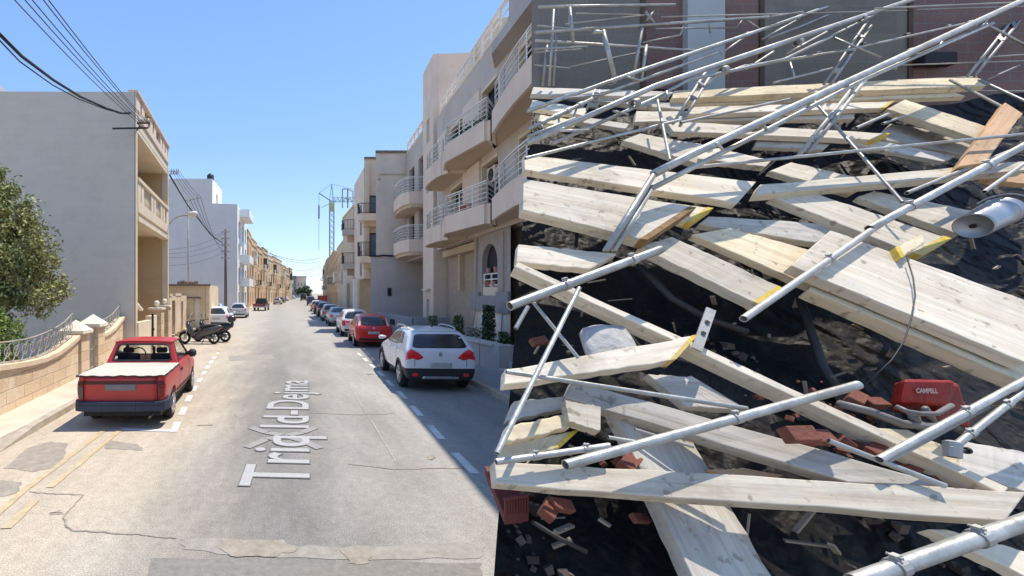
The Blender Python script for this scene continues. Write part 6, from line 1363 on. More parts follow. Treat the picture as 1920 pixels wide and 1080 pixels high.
# planks
def woodmat(nm, c1, c2, knots=.3):
    m = bpy.data.materials.new(nm); m.use_nodes = True; N = m.node_tree.nodes; L = m.node_tree.links; p = N['Principled BSDF']
    tc = N.new('ShaderNodeTexCoord'); mp = N.new('ShaderNodeMapping'); mp.inputs['Scale'].default_value = (1.1, 16, 16); L.new(tc.outputs['Object'], mp.inputs[0])
    oi = N.new('ShaderNodeObjectInfo'); ad = N.new('ShaderNodeVectorMath'); ad.operation = 'ADD'; sc_ = N.new('ShaderNodeMath'); sc_.operation = 'MULTIPLY'; sc_.inputs[1].default_value = 37; L.new(oi.outputs['Random'], sc_.inputs[0]); L.new(mp.outputs[0], ad.inputs[0]); L.new(sc_.outputs[0], ad.inputs[1])
    a = N.new('ShaderNodeTexNoise'); a.inputs['Scale'].default_value = 1.6; a.inputs['Detail'].default_value = 8; a.inputs['Roughness'].default_value = .65; a.inputs['Distortion'].default_value = .6; L.new(ad.outputs[0], a.inputs[0])
    r = N.new('ShaderNodeValToRGB'); e = r.color_ramp.elements; e[0].position = .28; e[0].color = (*c2,1); e[1].position = .62; e[1].color = (*c1,1); L.new(a.outputs[0], r.inputs[0])
    b = N.new('ShaderNodeTexNoise'); b.inputs['Scale'].default_value = 2.3; b.inputs['Detail'].default_value = 6; b.inputs['Roughness'].default_value = .7; ad2 = N.new('ShaderNodeVectorMath'); ad2.operation = 'ADD'; L.new(tc.outputs['Object'], ad2.inputs[0]); L.new(sc_.outputs[0], ad2.inputs[1]); L.new(ad2.outputs[0], b.inputs[0])
    q = N.new('ShaderNodeMapRange'); q.inputs[1].default_value = .50; q.inputs[2].default_value = .70; q.inputs[4].default_value = .62; L.new(b.outputs[0], q.inputs[0])
    mx = N.new('ShaderNodeMix'); mx.data_type = 'RGBA'; L.new(q.outputs[0], mx.inputs[0]); L.new(r.outputs[0], mx.inputs[6]); mx.inputs[7].default_value = (.30,.25,.19,1)
    g = N.new('ShaderNodeTexNoise'); g.inputs['Scale'].default_value = 22; g.inputs['Detail'].default_value = 3; L.new(ad2.outputs[0], g.inputs[0])
    q2 = N.new('ShaderNodeMapRange'); q2.inputs[1].default_value = .63; q2.inputs[2].default_value = .70; q2.inputs[4].default_value = .6; L.new(g.outputs[0], q2.inputs[0])
    m2 = N.new('ShaderNodeMix'); m2.data_type = 'RGBA'; L.new(q2.outputs[0], m2.inputs[0]); L.new(mx.outputs[2], m2.inputs[6]); m2.inputs[7].default_value = (.22,.17,.12,1)
    mp3 = N.new('ShaderNodeMapping'); mp3.inputs['Scale'].default_value = (.7, 34, 34); L.new(ad2.outputs[0], mp3.inputs[0])
    cr = N.new('ShaderNodeTexNoise'); cr.inputs['Scale'].default_value = 1.3; cr.inputs['Detail'].default_value = 5; cr.inputs['Roughness'].default_value = .7; L.new(mp3.outputs[0], cr.inputs[0])
    q3 = N.new('ShaderNodeMapRange'); q3.inputs[1].default_value = .60; q3.inputs[2].default_value = .68; q3.inputs[4].default_value = .4; L.new(cr.outputs[0], q3.inputs[0])
    m3 = N.new('ShaderNodeMix'); m3.data_type = 'RGBA'; L.new(q3.outputs[0], m3.inputs[0]); L.new(m2.outputs[2], m3.inputs[6]); m3.inputs[7].default_value = (.20,.155,.11,1)
    bl = N.new('ShaderNodeTexNoise'); bl.inputs['Scale'].default_value = 6; bl.inputs['Detail'].default_value = 7; bl.inputs['Roughness'].default_value = .75; L.new(ad2.outputs[0], bl.inputs[0])
    q4 = N.new('ShaderNodeMapRange'); q4.inputs[1].default_value = .58; q4.inputs[2].default_value = .66; q4.inputs[4].default_value = .55; L.new(bl.outputs[0], q4.inputs[0])
    m4 = N.new('ShaderNodeMix'); m4.data_type = 'RGBA'; L.new(q4.outputs[0], m4.inputs[0]); L.new(m3.outputs[2], m4.inputs[6]); m4.inputs[7].default_value = (.60,.57,.50,1)
    m2 = m4
    rv = N.new('ShaderNodeMapRange'); rv.inputs[3].default_value = .78; rv.inputs[4].default_value = 1.12; L.new(oi.outputs['Random'], rv.inputs[0])
    h = N.new('ShaderNodeHueSaturation'); L.new(rv.outputs[0], h.inputs['Value']); L.new(m2.outputs[2], h.inputs['Color']); L.new(h.outputs[0], p.inputs['Base Color'])
    p.inputs['Roughness'].default_value = .8; p.inputs['Specular IOR Level'].default_value = .25
    bb = N.new('ShaderNodeBump'); bb.inputs['Strength'].default_value = .35; bb.inputs['Distance'].default_value = .008; L.new(a.outputs[0], bb.inputs['Height']); L.new(bb.outputs[0], p.inputs['Normal'])
    return m
WP = woodmat('plank_pale', (.80,.72,.57), (.56,.47,.35)); WG = woodmat('plank_greyed', (.64,.59,.51), (.42,.375,.31)); WO = woodmat('plank_orange', (.66,.42,.24), (.48,.29,.15)); WY = woodmat('plank_yellowish', (.80,.68,.46), (.58,.46,.29))
YEL = mat('paint_mark_yellow', (.72,.50,.06), .6, .2, 12, .2, 40, second=(.5,.4,.2), amt=.6)
OBR = mat('end_grain_brown', (.30,.18,.08), .9, .3, 20, .4)
def plank(q, h, lab, m=WP, th=.045, ends=None, sag=0.0):
    """q: far-left, far-right, near-right, near-left corners of the top face (photo pixels); h: rise above the slope at left and right"""
    hl, hr = h if isinstance(h, tuple) else (h, h)
    FL, FR, NR_, NL = SL(*q[0], hl), SL(*q[1], hr), SL(*q[2], hr), SL(*q[3], hl)
    c = (FL+FR+NR_+NL)/4; ax = ((FR+NR_)-(FL+NL)); ay = ((FL+FR)-(NL+NR_))
    if ay.length > ax.length: ax, ay = ay, -ax
    ax.normalize(); nz = ax.cross(ay).normalized()
    if nz.z < 0: nz = -nz
    ay = nz.cross(ax).normalized(); M = Matrix(((ax.x,ay.x,nz.x,c.x),(ax.y,ay.y,nz.y,c.y),(ax.z,ay.z,nz.z,c.z),(0,0,0,1))); Mi = M.inverted()
    loc = [Mi @ p for p in (FL, FR, NR_, NL)]; th *= 1.0
    rr = random.Random(int(q[0][0]*7+q[0][1])); mb = MB(); N = 14
    # grid along the long edge with slight warp and chipped edges
    longx = (loc[1]-loc[0]).length >= (loc[0]-loc[3]).length
    A, B, C, D = loc if longx else (loc[3], loc[0], loc[1], loc[2])   # A->B and D->C are the long edges
    rows = []
    for i in range(N+1):
        t = i/N; e = A.lerp(B, t); f = D.lerp(C, t); w_ = .0035
        dz = sag*4*t*(1-t)*-1; j = V((rr.uniform(-w_,w_) if 0 < i < N else rr.uniform(-.008,.008), rr.uniform(-w_,w_), rr.uniform(-w_,w_)*.4+dz)); j2 = V((rr.uniform(-w_,w_) if 0 < i < N else rr.uniform(-.008,.008), rr.uniform(-w_,w_), rr.uniform(-w_,w_)*.4+dz))
        rows.append((e+j, f+j2, e+j-V((0,0,th)), f+j2-V((0,0,th))))
    for r in rows: mb.v += list(r)
    for i in range(N):
        a = i*4; b = a+4; mb.f += [(a, a+1, b+1, b), (a+2, b+2, b+3, a+3), (a, b, b+2, a+2), (a+1, a+3, b+3, b+1)]
    mb.f += [(0, 2, 3, 1), (N*4, N*4+1, N*4+3, N*4+2)]
    o = mb.build('scaffold_plank', m, None, False, .004); o.matrix_world = M
    tag(o, lab, 'plank', 'wooden scaffold planks in the heap')
    if ends:                                                       # painted or broken band at one end: 'L' or 'R'
        for w in ends:
            em = {'y': YEL, 'b': OBR}[w[1]]; k = 0 if w[0] == 'L' else N; r = rows[k]; s_ = -1 if k == 0 else 1; d = (B-A).normalized()*s_
            mb = MB(); u = V((0,0,.002)); p = [r[0]-d*.03+u, r[1]-d*.03+u, r[1]+d*.003+u, r[0]+d*.003+u]
            lo = [x-V((0,0,th+.004)) for x in p]; mb.hexa([V(x) for x in lo], [V(x) for x in p])
            e = mb.build('painted_end' if w[1] == 'y' else 'broken_end', em, None); e.parent = o
    return o
L1 = .035
PK = [
 # lower foreground
 ([(931,865),(1925,922),(1886,976),(929,908)], .30, 'long pale plank lying right across the foreground, lowest full width plank', WP, .055, None),
 ([(1150,768),(1262,765),(1448,1082),(1300,1082)], (.16,.05), 'greyed plank running down under the foreground plank to the bottom edge', WG, .05, None),
 ([(1075,712),(1785,912),(1590,903),(1064,746)], .22, 'wide worn plank sloping down right behind the foreground plank', WG, .05, None),
 ([(949,693),(1308,628),(1269,675),(946,722)], .34, 'short plank with bright yellow painted end left of centre', WP, .05, ['Ry']),
 ([(968,490),(1890,914),(1876,924),(966,500)], .26, 'long narrow board on edge crossing diagonally from upper left to lower right', WP, .07, None),
 ([(985,290),(1419,341),(1383,380),(983,318)], .30, 'pale plank at the left with square end, third from the wall', WP, .045, None),
 ([(982,335),(1306,389),(1213,450),(978,392)], .36, 'broad pale plank at the left with splintered brown end', WP, .06, ['Rb']),
 ([(1200,372),(1334,390),(1300,418),(1180,400)], .28, 'short plank end poking out behind the splintered plank', WY, .04, ['Ry']),
 ([(971,457),(1157,476),(1110,505),(967,490)], .22, 'short pale plank against the left edge at mid height', WP, .04, None),
 ([(1200,250),(1313,270),(1305,306),(1166,262)], .20, 'pale plank behind the long tubes, left of centre near the top', WP, .04, None),
 ([(1305,268),(1445,300),(1435,312),(1300,296)], .16, 'narrow plank right of the one behind the long tubes', WP, .04, None),
 ([(1485,304),(1640,340),(1600,362),(1441,320)], .14, 'plank slipping under the level board, upper centre', WP, .04, None),
 ([(1500,353),(1781,447),(1727,480),(1446,368)], .24, 'plank slanting down right from the level board toward the bucket', WP, .05, ['Ry']),
 ([(1425,346),(1925,302),(1925,318),(1415,366)], .30, 'nearly level board above centre running to the right edge', WP, .05, None),
 ([(1885,192),(1918,212),(1850,304),(1797,311)], .42, 'short orange-brown board standing up at the upper right', WO, .05, None),
 ([(1697,186),(1856,239),(1838,261),(1664,204)], .30, 'rough pale plank ending at the orange board', WY, .045, None),
 ([(1262,170),(1832,142),(1852,160),(1262,184)], .20, 'long plank topmost on the heap along the foot of the wall', WY, .05, None),
 ([(1262,190),(1785,172),(1810,180),(1262,197)], .12, 'second long plank below the topmost one by the wall', WY, .04, None),
 ([(1000,163),(1262,172),(1255,182),(998,177)], .18, 'grey plank by the wall at the left edge, topmost there', WG, .035, None),
 ([(997,187),(1105,203),(1095,216),(995,202)], .17, 'short plank below the topmost left one', WP, .035, None),
 ([(1110,176),(1290,196),(1282,206),(1105,188)], .14, 'greyed plank sloping behind the second long tube', WG, .035, None),
 ([(1300,200),(1678,190),(1660,202),(1290,214)], .20, 'pale plank with a yellow patch below the wall', WP, .04, ['Ry']),
 ([(1195,208),(1600,208),(1605,222),(1190,228)], .13, 'wide pale plank beneath the yellow patched one', WP, .035, None),
 ([(1250,226),(1668,250),(1640,262),(1262,246)], .18, 'plank with yellow tip crossing the upper centre', WP, .04, ['Ry']),
 ([(1672,232),(1835,256),(1812,290),(1640,258)], .13, 'greyed flat plank left of the orange board', WG, .035, None),
 ([(1015,215),(1085,226),(1075,238),(1008,228)], .16, 'stubby yellowish plank at the upper left edge', WY, .035, None),
 ([(1330,405),(1600,423),(1530,455),(1310,420)], .17, 'greyed smooth plank in the middle of the heap', WG, .04, None),
 ([(1262,444),(1476,543),(1424,571),(1198,462)], .25, 'plank with a yellow end lying under the thick brown tube', WP, .05, ['Ry']),
 ([(1560,432),(1930,565),(1930,682),(1480,497)], .36, 'widest pale plank filling the right side of the heap', WP, .05, None),
 ([(1537,520),(1930,672),(1930,722),(1517,543)], .27, 'plank edge showing directly under the widest plank', WY, .06, None),
 ([(1372,428),(1560,480),(1580,562),(1300,440)], .19, 'yellowish plank between the yellow ended one and the widest one', WY, .04, None),
 ([(1678,465),(1728,440),(1738,452),(1690,482)], .40, 'small wooden block with yellow end by the slanting plank', WY, .05, ['Ly']),
 ([(1640,358),(1860,402),(1800,440),(1610,369)], .17, 'plank below the level board, left of the bucket', WP, .04, None),
 ([(962,752),(1066,742),(1060,765),(948,790)], .17, 'greyed stub at the left edge under the yellow ended plank', WG, .04, None),
 ([(948,800),(1075,772),(1070,800),(942,832)], .22, 'yellowish plank at the lower left edge', WY, .045, None),
 ([(945,832),(1087,806),(1050,840),(938,862)], .17, 'lower left plank with yellow painted tip', WY, .045, ['Ry']),
 ([(1064,752),(1126,762),(1122,806),(1070,790)], .28, 'small pale wood offcut at the lower left', WP, .04, None),
 ([(1215,702),(1300,705),(1402,768),(1290,762)], .16, 'greyed plank under the narrow board right of the yellow ended plank', WG, .04, None),
 ([(1795,826),(1930,848),(1930,925),(1800,880)], .16, 'greyed plank at the lower right edge', WG, .04, None),
 ([(1770,990),(1930,1035),(1930,1084),(1738,990)], .16, 'plank in the bottom right corner under the thick tube', WP, .045, None),
 ([(1600,800),(1700,805),(1925,905),(1860,915)], .14, 'thin plank below the red machine', WY, .03, None),
 ([(1850,318),(1930,325),(1930,345),(1840,335)], .14, 'reddish brown offcut at the right edge above the bucket', WO, .035, None),
 ([(1330,880),(1400,878),(1470,892),(1360,892)], .10, 'dark old board hidden in the gap above the foreground plank', WO, .03, None),
 ([(1008,205),(1180,232),(1172,241),(1003,217)], .10, 'weathered plank low under the first long tube at the left', WG, .03, None),
 ([(1420,262),(1560,268),(1545,280),(1415,275)], .10, 'small grey board in the rubble above the level board', WG, .03, None),
 ([(1600,270),(1640,262),(1790,292),(1770,303)], .12, 'thin greyed board just above the level board', WG, .03, None),
]
for q, h, lab, m, th, ends in PK: plank(q, h, lab, m, th, ends)
# tubes
GALV = mat('tube_galvanised', (.46,.46,.43), .45, .22, 9, .15, 40, metal=.45, second=(.30,.27,.22), amt=.8, objr=.12)
GALV2 = mat('tube_dull', (.42,.41,.38), .55, .18, 6, .15, 40, metal=.25, second=(.30,.25,.19), amt=.7, objr=.1)
def tb(mb, a, b, r): mb.tube(SL(*a), SL(*b), r, 12)
def tube(a, b, r, lab, m=None, nm='scaffold_tube', hollow=False):
    """a, b = (px, py, rise above the slope)"""
    r *= .78; A, B = SL(*a), SL(*b); c = (A+B)/2; d = (B-A); L_ = d.length; M = d.to_track_quat('X', 'Z').to_matrix().to_4x4(); M.translation = c
    mb = MB(); n = 14; prof = [(-L_/2,r*.82),(-L_/2,r),(L_/2,r),(L_/2,r*.82),(L_/2-.05,r*.8),(L_/2-.05,0)]
    mb.lathe((0,0,0), (1,0,0), [(-L_/2+.05,0),(-L_/2+.05,r*.8)]+prof, n)
    o = mb.build(nm, m or GALV, None, True); o.matrix_world = M
    try: o.data.set_sharp_from_angle(angle=math.radians(40))
    except Exception: pass
    return tag(o, lab, 'tube', 'loose steel scaffold tubes')
TB = [
 ((1630,429,.42),(1945,260,.62),.024,'thick bright tube sloping up to the right edge above the bucket',GALV),
 ((1394,598,.40),(1665,410,.42),.019,'brownish tube sliding out of the thick bright one, in the centre',GALV2),
 ((956,574,.50),(1238,468,.50),.024,'thick galvanised tube entering from the left edge at mid height',GALV),
 ((932,850,.52),(1086,540,.52),.011,'thin tube slanting steeply down at the left edge',GALV),
 ((1000,567,.44),(1084,671,.40),.009,'thin rod crossing the steep tube at the left',GALV),
 ((990,575,.40),(967,616,.36),.011,'short rod hanging under the thick left tube',GALV),
 ((949,697,.42),(1400,766,.40),.011,'thin tube lying over the yellow ended plank',GALV),
 ((1060,872,.44),(1608,722,.40),.021,'thick pale blue tube rising from the foreground plank to the centre',GALV),
 ((930,866,.36),(1142,836,.36),.014,'thin pale tube behind the foreground plank at the left',GALV),
 ((1600,1092,.42),(1940,972,.42),.028,'thickest tube, in the bottom right corner, with a torn label',GALV),
 ((1648,862,.36),(1935,706,.42),.016,'tube rising to the right edge over the brick rubble',GALV),
 ((1655,868,.33),(1850,762,.36),.012,'thinner tube lying alongside the one over the brick rubble',GALV2),
 ((1784,842,.38),(1935,722,.40),.014,'tube with a clamp at its foot, lower right',GALV),
 ((1553,826,.34),(1771,911,.33),.012,'thin white tube just behind the foreground plank at the right',GALV),
 ((1298,314,.44),(1935,250,.50),.012,'long thin tube crossing nearly level to the right edge',GALV),
 ((985,297,.40),(1276,225,.40),.012,'thin tube over the pale planks at the upper left',GALV),
 ((1276,230,.40),(1480,186,.44),.011,'thin tube continuing up right from the upper left one',GALV2),
 ((1525,188,.45),(1692,379,.40),.010,'thin brace slanting down from the big truss to the thick bright tube',GALV),
 ((1232,185,.44),(1256,300,.40),.010,'thin rod hanging down under the middle truss',GALV2),
 ((1836,150,.30),(1935,196,.34),.012,'short thin tube below the wall at the far right',GALV),
 ((1782,150,.30),(1885,204,.34),.012,'thin pale tube ending at the orange board',WP),
 ((1700,362,.40),(1925,270,.36),.012,'tube behind the thick bright one, above the bucket',GALV2),
 ((1845,360,.36),(1930,300,.36),.013,'short tube ending on top of the bucket',GALV2),
 ((1140,820,.24),(1200,830,.24),.009,'short pale rod lying left of the thick pale blue tube',GALV),
 ((1190,805,.2),(1300,838,.2),.007,'thin rod under the thick pale blue tube',GALV2),
 ((1605,240,.3),(1665,214,.3),.012,'dark short tube stub below the yellow patched plank',GALV2),
 ((1655,232,.3),(1695,218,.3),.010,'pale short tube stub below the rough plank',GALV),
]
for k, (a, b, r, lab, m) in enumerate(TB):
    o = tube(a, b, r, lab, m)
    if r >= .014 and m is not WP:
        Lh = (SL(*b)-SL(*a)).length/2
        for f in ((-.55, .35), (.1,), (-.3, .6))[k % 3]:
            mb = MB(); x = Lh*f; R_ = r*.78; mb.lathe((x,0,0), (1,0,0), [(-.014,R_),(-.014,R_*1.22),(.014,R_*1.22),(.014,R_)], 12); mb.box(x-.009, x+.009, -R_*.4, R_*.4, R_*1.1, R_*1.7); mb.lathe((x,-R_*.7,R_*1.45), (0,1,0), [(0,0),(0,.004),(R_*1.5,.004),(R_*1.5,0)], 8)
            c = mb.build('coupler', GALV2, None, False); c.parent = o
# lattice girders: parts chord / rung / brace
def girder(nm, lab, grp, chords, rungs, ref, cat='scaffold truss'):
    p = SL(*ref); t = thing(nm, lab, cat, tuple(p), grp)
    for (pts, r) in chords:
        mb = MB(); mb.path([SL(*q) for q in pts], r*.97, 12); mb.build('chord', GALV, t, True)
    for (a, b, r) in rungs:
        mb = MB(); mb.path([SL(*a), SL(*b)], r*.8, 8); mb.build('rung', GALV, t, True)
    for (pts, r) in chords[:1]:                       # wedge couplers along the main chord
        for k in range(1, 5):
            q = SL(*pts[0]).lerp(SL(*pts[-1]), k/5); d = (SL(*pts[-1])-SL(*pts[0])).normalized()
            mb = MB(); mb.lathe(q, d, [(-.02,r*1.0),(-.02,r*1.5),(.02,r*1.5),(.02,r*1.0)], 10); mb.build('coupler', GALV2, t)
    return t
H1 = .75
def lat(c0, c1, k, h0, h1, r=.009, skip=()):
    out = []
    for i in range(k):
        if i in skip: continue
        t = (i+.5)/k; u = t+.35/k
        a = (c0[0][0]+(c0[1][0]-c0[0][0])*t, c0[0][1]+(c0[1][1]-c0[0][1])*t, h0); b = (c1[0][0]+(c1[1][0]-c1[0][0])*u, c1[0][1]+(c1[1][1]-c1[0][1])*u, h1); out.append((a, b, r))
    return out
GG = 'collapsed scaffold trusses'
girder('scaffold_truss', 'largest truss, rising from the centre left to the top right corner', GG,
 [([(1226,326,.55),(1300,288,.6),(1420,232,.7),(1915,2,.8)], .022), ([(1221,354,.50),(1425,250,.6),(1622,148,.66),(1860,44,.7)], .014), ([(1228,324,.55),(1136,470,.42)], .015), ([(1224,350,.50),(1151,470,.40)], .013)],
 lat(((1300,288),(1900,10)), ((1290,316),(1850,48)), 7, .68, .62)+[((1850,45,.7),(1935,92,.5),.010)], (1226,330,.5))
girder('scaffold_truss', 'middle truss from the left edge up across the top centre', GG,
 [([(990,268,.55),(1227,162,.62),(1440,90,.68),(1720,-4,.72)], .019), ([(1037,269,.5),(1227,185,.56),(1290,150,.6),(1470,112,.62),(1560,68,.62)], .012)],
 lat(((1000,264),(1700,4)), ((1040,268),(1560,68)), 7, .6, .56)+[((1558,68,.62),(1652,108,.55),.009)], (992,268,.55))
girder('scaffold_truss', 'upper truss from the left edge to the top edge, closest to the grey wall', GG,
 [([(990,208,.5),(1190,136,.55),(1440,52,.6),(1592,-2,.6)], .014), ([(1116,182,.45),(1230,140,.5),(1345,98,.52)], .011), ([(1440,72,.5),(1500,50,.52),(1590,12,.54)], .009)],
 lat(((1000,204),(1580,2)), ((1060,200),(1440,70)), 5, .55, .5, .008)+[((1575,8,.55),(1650,24,.5),.008)], (992,208,.5))
girder('scaffold_truss', 'lowest left truss fragment just above the pale left planks', GG,
 [([(992,242,.45),(1050,214,.48),(1110,186,.5)], .013), ([(990,256,.42),(1078,222,.46)], .010)], lat(((995,240),(1100,190)), ((1000,252),(1078,222)), 3, .46, .44, .008), (992,242,.45))
girder('scaffold_truss', 'thin truss rising steadily to the right below the top trusses', GG,
 [([(1440,118,.45),(1590,94,.48),(1850,35,.5)], .010), ([(1450,155,.4),(1560,128,.42)], .008), ([(1322,152,.42),(1395,124,.44),(1465,114,.45)], .010)], [((1480,112,.45),(1490,144,.4),.007)], (1440,118,.45))
# steep double tube legs
def legs(nm, lab, pr, r, ref):
    t = thing('double_tube_leg', lab, 'scaffold leg', tuple(SL(*ref)), 'steep double tube legs'); 
    for a, b in pr: mb = MB(); mb.path([SL(*a), SL(*b)], r*.85, 10); mb.build('tube', GALV2, t, True)
    for k in (.25, .5, .8):
        a = SL(*pr[0][0]).lerp(SL(*pr[0][1]), k); b = SL(*pr[1][0]).lerp(SL(*pr[1][1]), k); mb = MB(); mb.bar(a, b, .02, .03); mb.build('tie', GALV2, t)
legs('a', 'steep pair of tubes crossing the middle truss at the upper centre', [((1323,135,.5),(1262,232,.34)),((1332,142,.5),(1275,236,.34))], .011, (1265,232,.35))
legs('a', 'steep pair of tubes under the top of the largest truss, upper centre right', [((1626,40,.5),(1545,158,.34)),((1634,48,.5),(1558,158,.34))], .010, (1550,155,.3))
legs('a', 'long steep pair of tubes down from the largest truss to the level thin tube', [((1617,142,.55),(1497,292,.38)),((1626,146,.55),(1515,286,.38))], .013, (1500,290,.35))
legs('a', 'steep pair of tubes at the upper right edge', [((1918,12,.5),(1815,142,.34)),((1924,24,.5),(1828,142,.34))], .011, (1817,142,.3))
legs('a', 'short steep pair of tubes at the upper left by the first truss', [((1116,168,.45),(1100,206,.36)),((1124,170,.45),(1119,206,.36))], .009, (1104,206,.3))
# frames standing before the grey wall at the top left (built in front of the wall plane)
def wp(px, py, d=.35): return at(px, py, YW-d)
def wtube(segs, lab, r, nm='collapsed_guardrail', cat='guardrail', grp='scaffold frames before the grey wall'):
    t = thing(nm, lab, cat, tuple(wp(*segs[0][0])), grp)
    for i, (a, b) in enumerate(segs):
        mb = MB(); mb.path([wp(*a), wp(*b)], (r if i < 2 else r*.8)*.8, 8); mb.build('rail' if i < 2 else 'strut', GALV if r > .01 else GALV2, t, True)
wtube([((1010,13,.5),(1265,9,.4)),((1070,14,.45),(1068,48,.45))], 'topmost straight rail with a short post before the grey wall', .014)
wtube([((1004,61,.55),(1440,32,.3)),((1068,14,.5),(1075,78,.5)),((1210,21,.42),(1226,44,.42)),((1226,20,.42),(1212,40,.42))], 'long rail rising slightly across the grey and brick wall with a crossed clamp', .015)
wtube([((1004,76,.5),(1305,95,.3)),((1002,92,.5),(1100,88,.45))], 'rail falling gently to the right across the grey wall', .013)
wtube([((1130,57,.5),(1152,144,.5)),((1112,60,.5),(1135,62,.5))], 'stout leaning post before the grey wall', .020)
wtube([((1204,52,.45),(1186,152,.4)),((1212,85,.4),(1203,148,.4))], 'leaning post pair where grey wall meets brick', .014)
wtube([((1038,18,.5),(1030,160,.5)),((1026,85,.45),(1018,160,.45)),((1044,60,.5),(1038,160,.45))], 'upright post trio at the far left before the grey wall', .012)
wtube([((1008,48,.5),(1110,58,.5)),((1060,45,.5),(1215,28,.4)),((1004,98,.5),(1090,92,.5)),((1002,122,.45),(1070,128,.45)),((1070,125,.45),(1200,98,.3)),((1080,25,.5),(1200,28,.4))], 'tangle of thin rods low before the grey wall at the left', .008)
wtube([((1205,80,.3),(1275,66,.3)),((1275,66,.3),(1282,50,.3)),((1230,54,.3),(1380,52,.3)),((1380,52,.3),(1392,38,.3))], 'bent thin rails before brick and pale pillar', .009)
wtube([((1395,34,.3),(1425,55,.3)),((1440,32,.3),(1505,22,.3)),((1240,32,.3),(1700,20,.25)),((1330,45,.3),(1332,62,.3))], 'level thin rail across pillar and brick, with a short hooked brace', .009)
wtube([((1640,16,.3),(1925,4,.3)),((1720,18,.3),(1925,12,.3)),((1690,122,.3),(1925,114,.3)),((1850,150,.3),(1912,122,.3)),((1838,108,.3),(1925,102,.3)),((1820,170,.3),(1925,171,.3))], 'level thin rails before the brick wall at the upper right', .009)
# small things
br_ = MATS['red_brick']; BRM = mat('brick_red_loose', (.22,.075,.048), .9, .25, 6, .4, 40)  # loose bricks, redder than the brick of the wall
def brick(px, py, ang, s, lab, h=.05, m=BRM):
    c = SL(px, py, h); o = MB(); o.box(-.055*s,.055*s,-.027*s,.027*s,-.02*s,.02*s); b = o.build('brick', m, None, False, .004); b.location = c; b.rotation_euler = (math.radians(38)+rnd.uniform(-.3,.3), rnd.uniform(-.3,.3), ang); tag(b, lab, 'brick', 'red bricks in the rubble')
for k, (px, py, a, s, h, lb) in enumerate(((1498,815,.1,1.0,.34,'whole red brick lying on the wide worn plank'),(1535,820,.2,.9,.30,'dark red brick next to the whole one'),(1585,828,.9,.7,.2,'broken red brick right of the thin white tube end'),(1640,842,.3,.7,.2,'broken brick in the gap under the long diagonal board'),(1612,838,1.5,.6,.16,'half brick between two broken bricks'),(1712,880,.4,.7,.16,'broken brick low right under the rising tube'),(1745,888,1.1,.6,.14,'brick fragment farthest right in the rubble'),(1605,748,.5,.9,.1,'brown brick at the end of the thick pale blue tube'),(1640,756,.1,.8,.1,'dark brick left of the red machine'),(1180,868,.6,.9,.14,'red brick peeking over the foreground plank'),(1030,955,.8,.9,.02,'red brick below the foreground plank at the left'),(1052,948,.2,.8,.02,'red-brown brick beside the one below the foreground plank'),(1200,972,.2,.6,.0,'orange brick fragment on the dark sheeting at the bottom'),(1010,640,.1,.7,.0,'brown brick in the dark gap at the left'))):
    brick(px, py, a, s, lb, h)
mb = MB()
for k in range(90):
    px, py = rnd.choice(((1610,840),(1720,880),(1560,770),(1460,740),(1180,865),(1180,865))); px += rnd.gauss(0,38); py += rnd.gauss(0,12); c = SL(px, py, .06); s_ = rnd.uniform(.003,.013)
    q = Matrix.Rotation(rnd.random()*3, 3, 'X') @ Matrix.Rotation(rnd.random()*3, 3, 'Z'); P = [q @ V((a*s_*rnd.uniform(.6,1), b*s_*rnd.uniform(.6,1), e*s_*.7)) + c for e in (-1,1) for a, b in ((-1,-1),(1,-1),(1,1),(-1,1))]; mb.hexa(P[:4], P[4:])
tag(mb.build('brick_chips', mat('chips_red', (.24,.09,.06), .95,.3,3,.3,isl=.5), None), 'scattered red brick chips and gravel among the planks', 'rubble', None, 'stuff')
mb = MB()
for k in range(190):
    Y = rnd.uniform(1.45, 3.7); x = exl(Y)+.08+rnd.random()*(1.7*Y-exl(Y)); L_ = rnd.uniform(.012,.07); w_ = rnd.uniform(.003,.011)
    c = V((x, Y, SZ(Y)-.12+.13*noise.noise(V((x*1.3,Y*1.9,0)))+rnd.random()*.05)); d = V((rnd.gauss(0,1), rnd.gauss(0,.6), rnd.gauss(0,.5))).normalized()*L_; mb.bar(c-d, c+d, w_*2, w_)
tag(mb.build('wood_splinters', mat('splinter_wood', (.30,.25,.19), .9, .25, 5, .2, isl=.45), None), 'splintered bits of wood strewn over the dark sheeting', 'splinters', None, 'stuff')
# cement bag / paper
mb = MB(); q = [(1085,627),(1160,620),(1188,668),(1105,690)]
N = 8; A_, B_, C_, D_ = [SL(*p, .22) for p in q]
for i in range(N):
    for j in range(N):
        P = []
        for ii, jj in ((i,j),(i+1,j),(i+1,j+1),(i,j+1)):
            u, v_ = ii/N, jj/N; p = A_.lerp(B_,u).lerp(D_.lerp(C_,u), v_); k_ = math.sin(math.pi*u)*math.sin(math.pi*v_); P.append(p+V((0,0,.035*k_+.015*noise.noise(p*9))))
        mb.quad(*P)
o = mb.build('cement_bag', mat('paper_white', (.48,.46,.43), .85,.2,9,1,14), None, True); sm = o.modifiers.new('s','SOLIDIFY'); sm.thickness = .04; sm.offset = -1
tag(o, 'crumpled white cement bag lying in the dark gap left of centre', 'bag')
# perforated steel bracket
t = thing('steel_bracket', 'rusty perforated steel strap sticking up at the yellow painted end', 'bracket', tuple(SL(1308,640,.3))); a, b = SL(1333,580,.36), SL(1306,656,.34)
mb = MB(); mb.bar(a, b, .035, .007, up=V((0,-.7,.7))); mb.build('strap', GALV2, t)
for f in (.35,.62):
    mb = MB(); c = a.lerp(b, f); mb.lathe(c+V((0,-.006,.004)), (0,-.7,.7), [(0,0),(0,.009),(.002,.009)], 10); mb.build('bolt_hole', DARK, t)
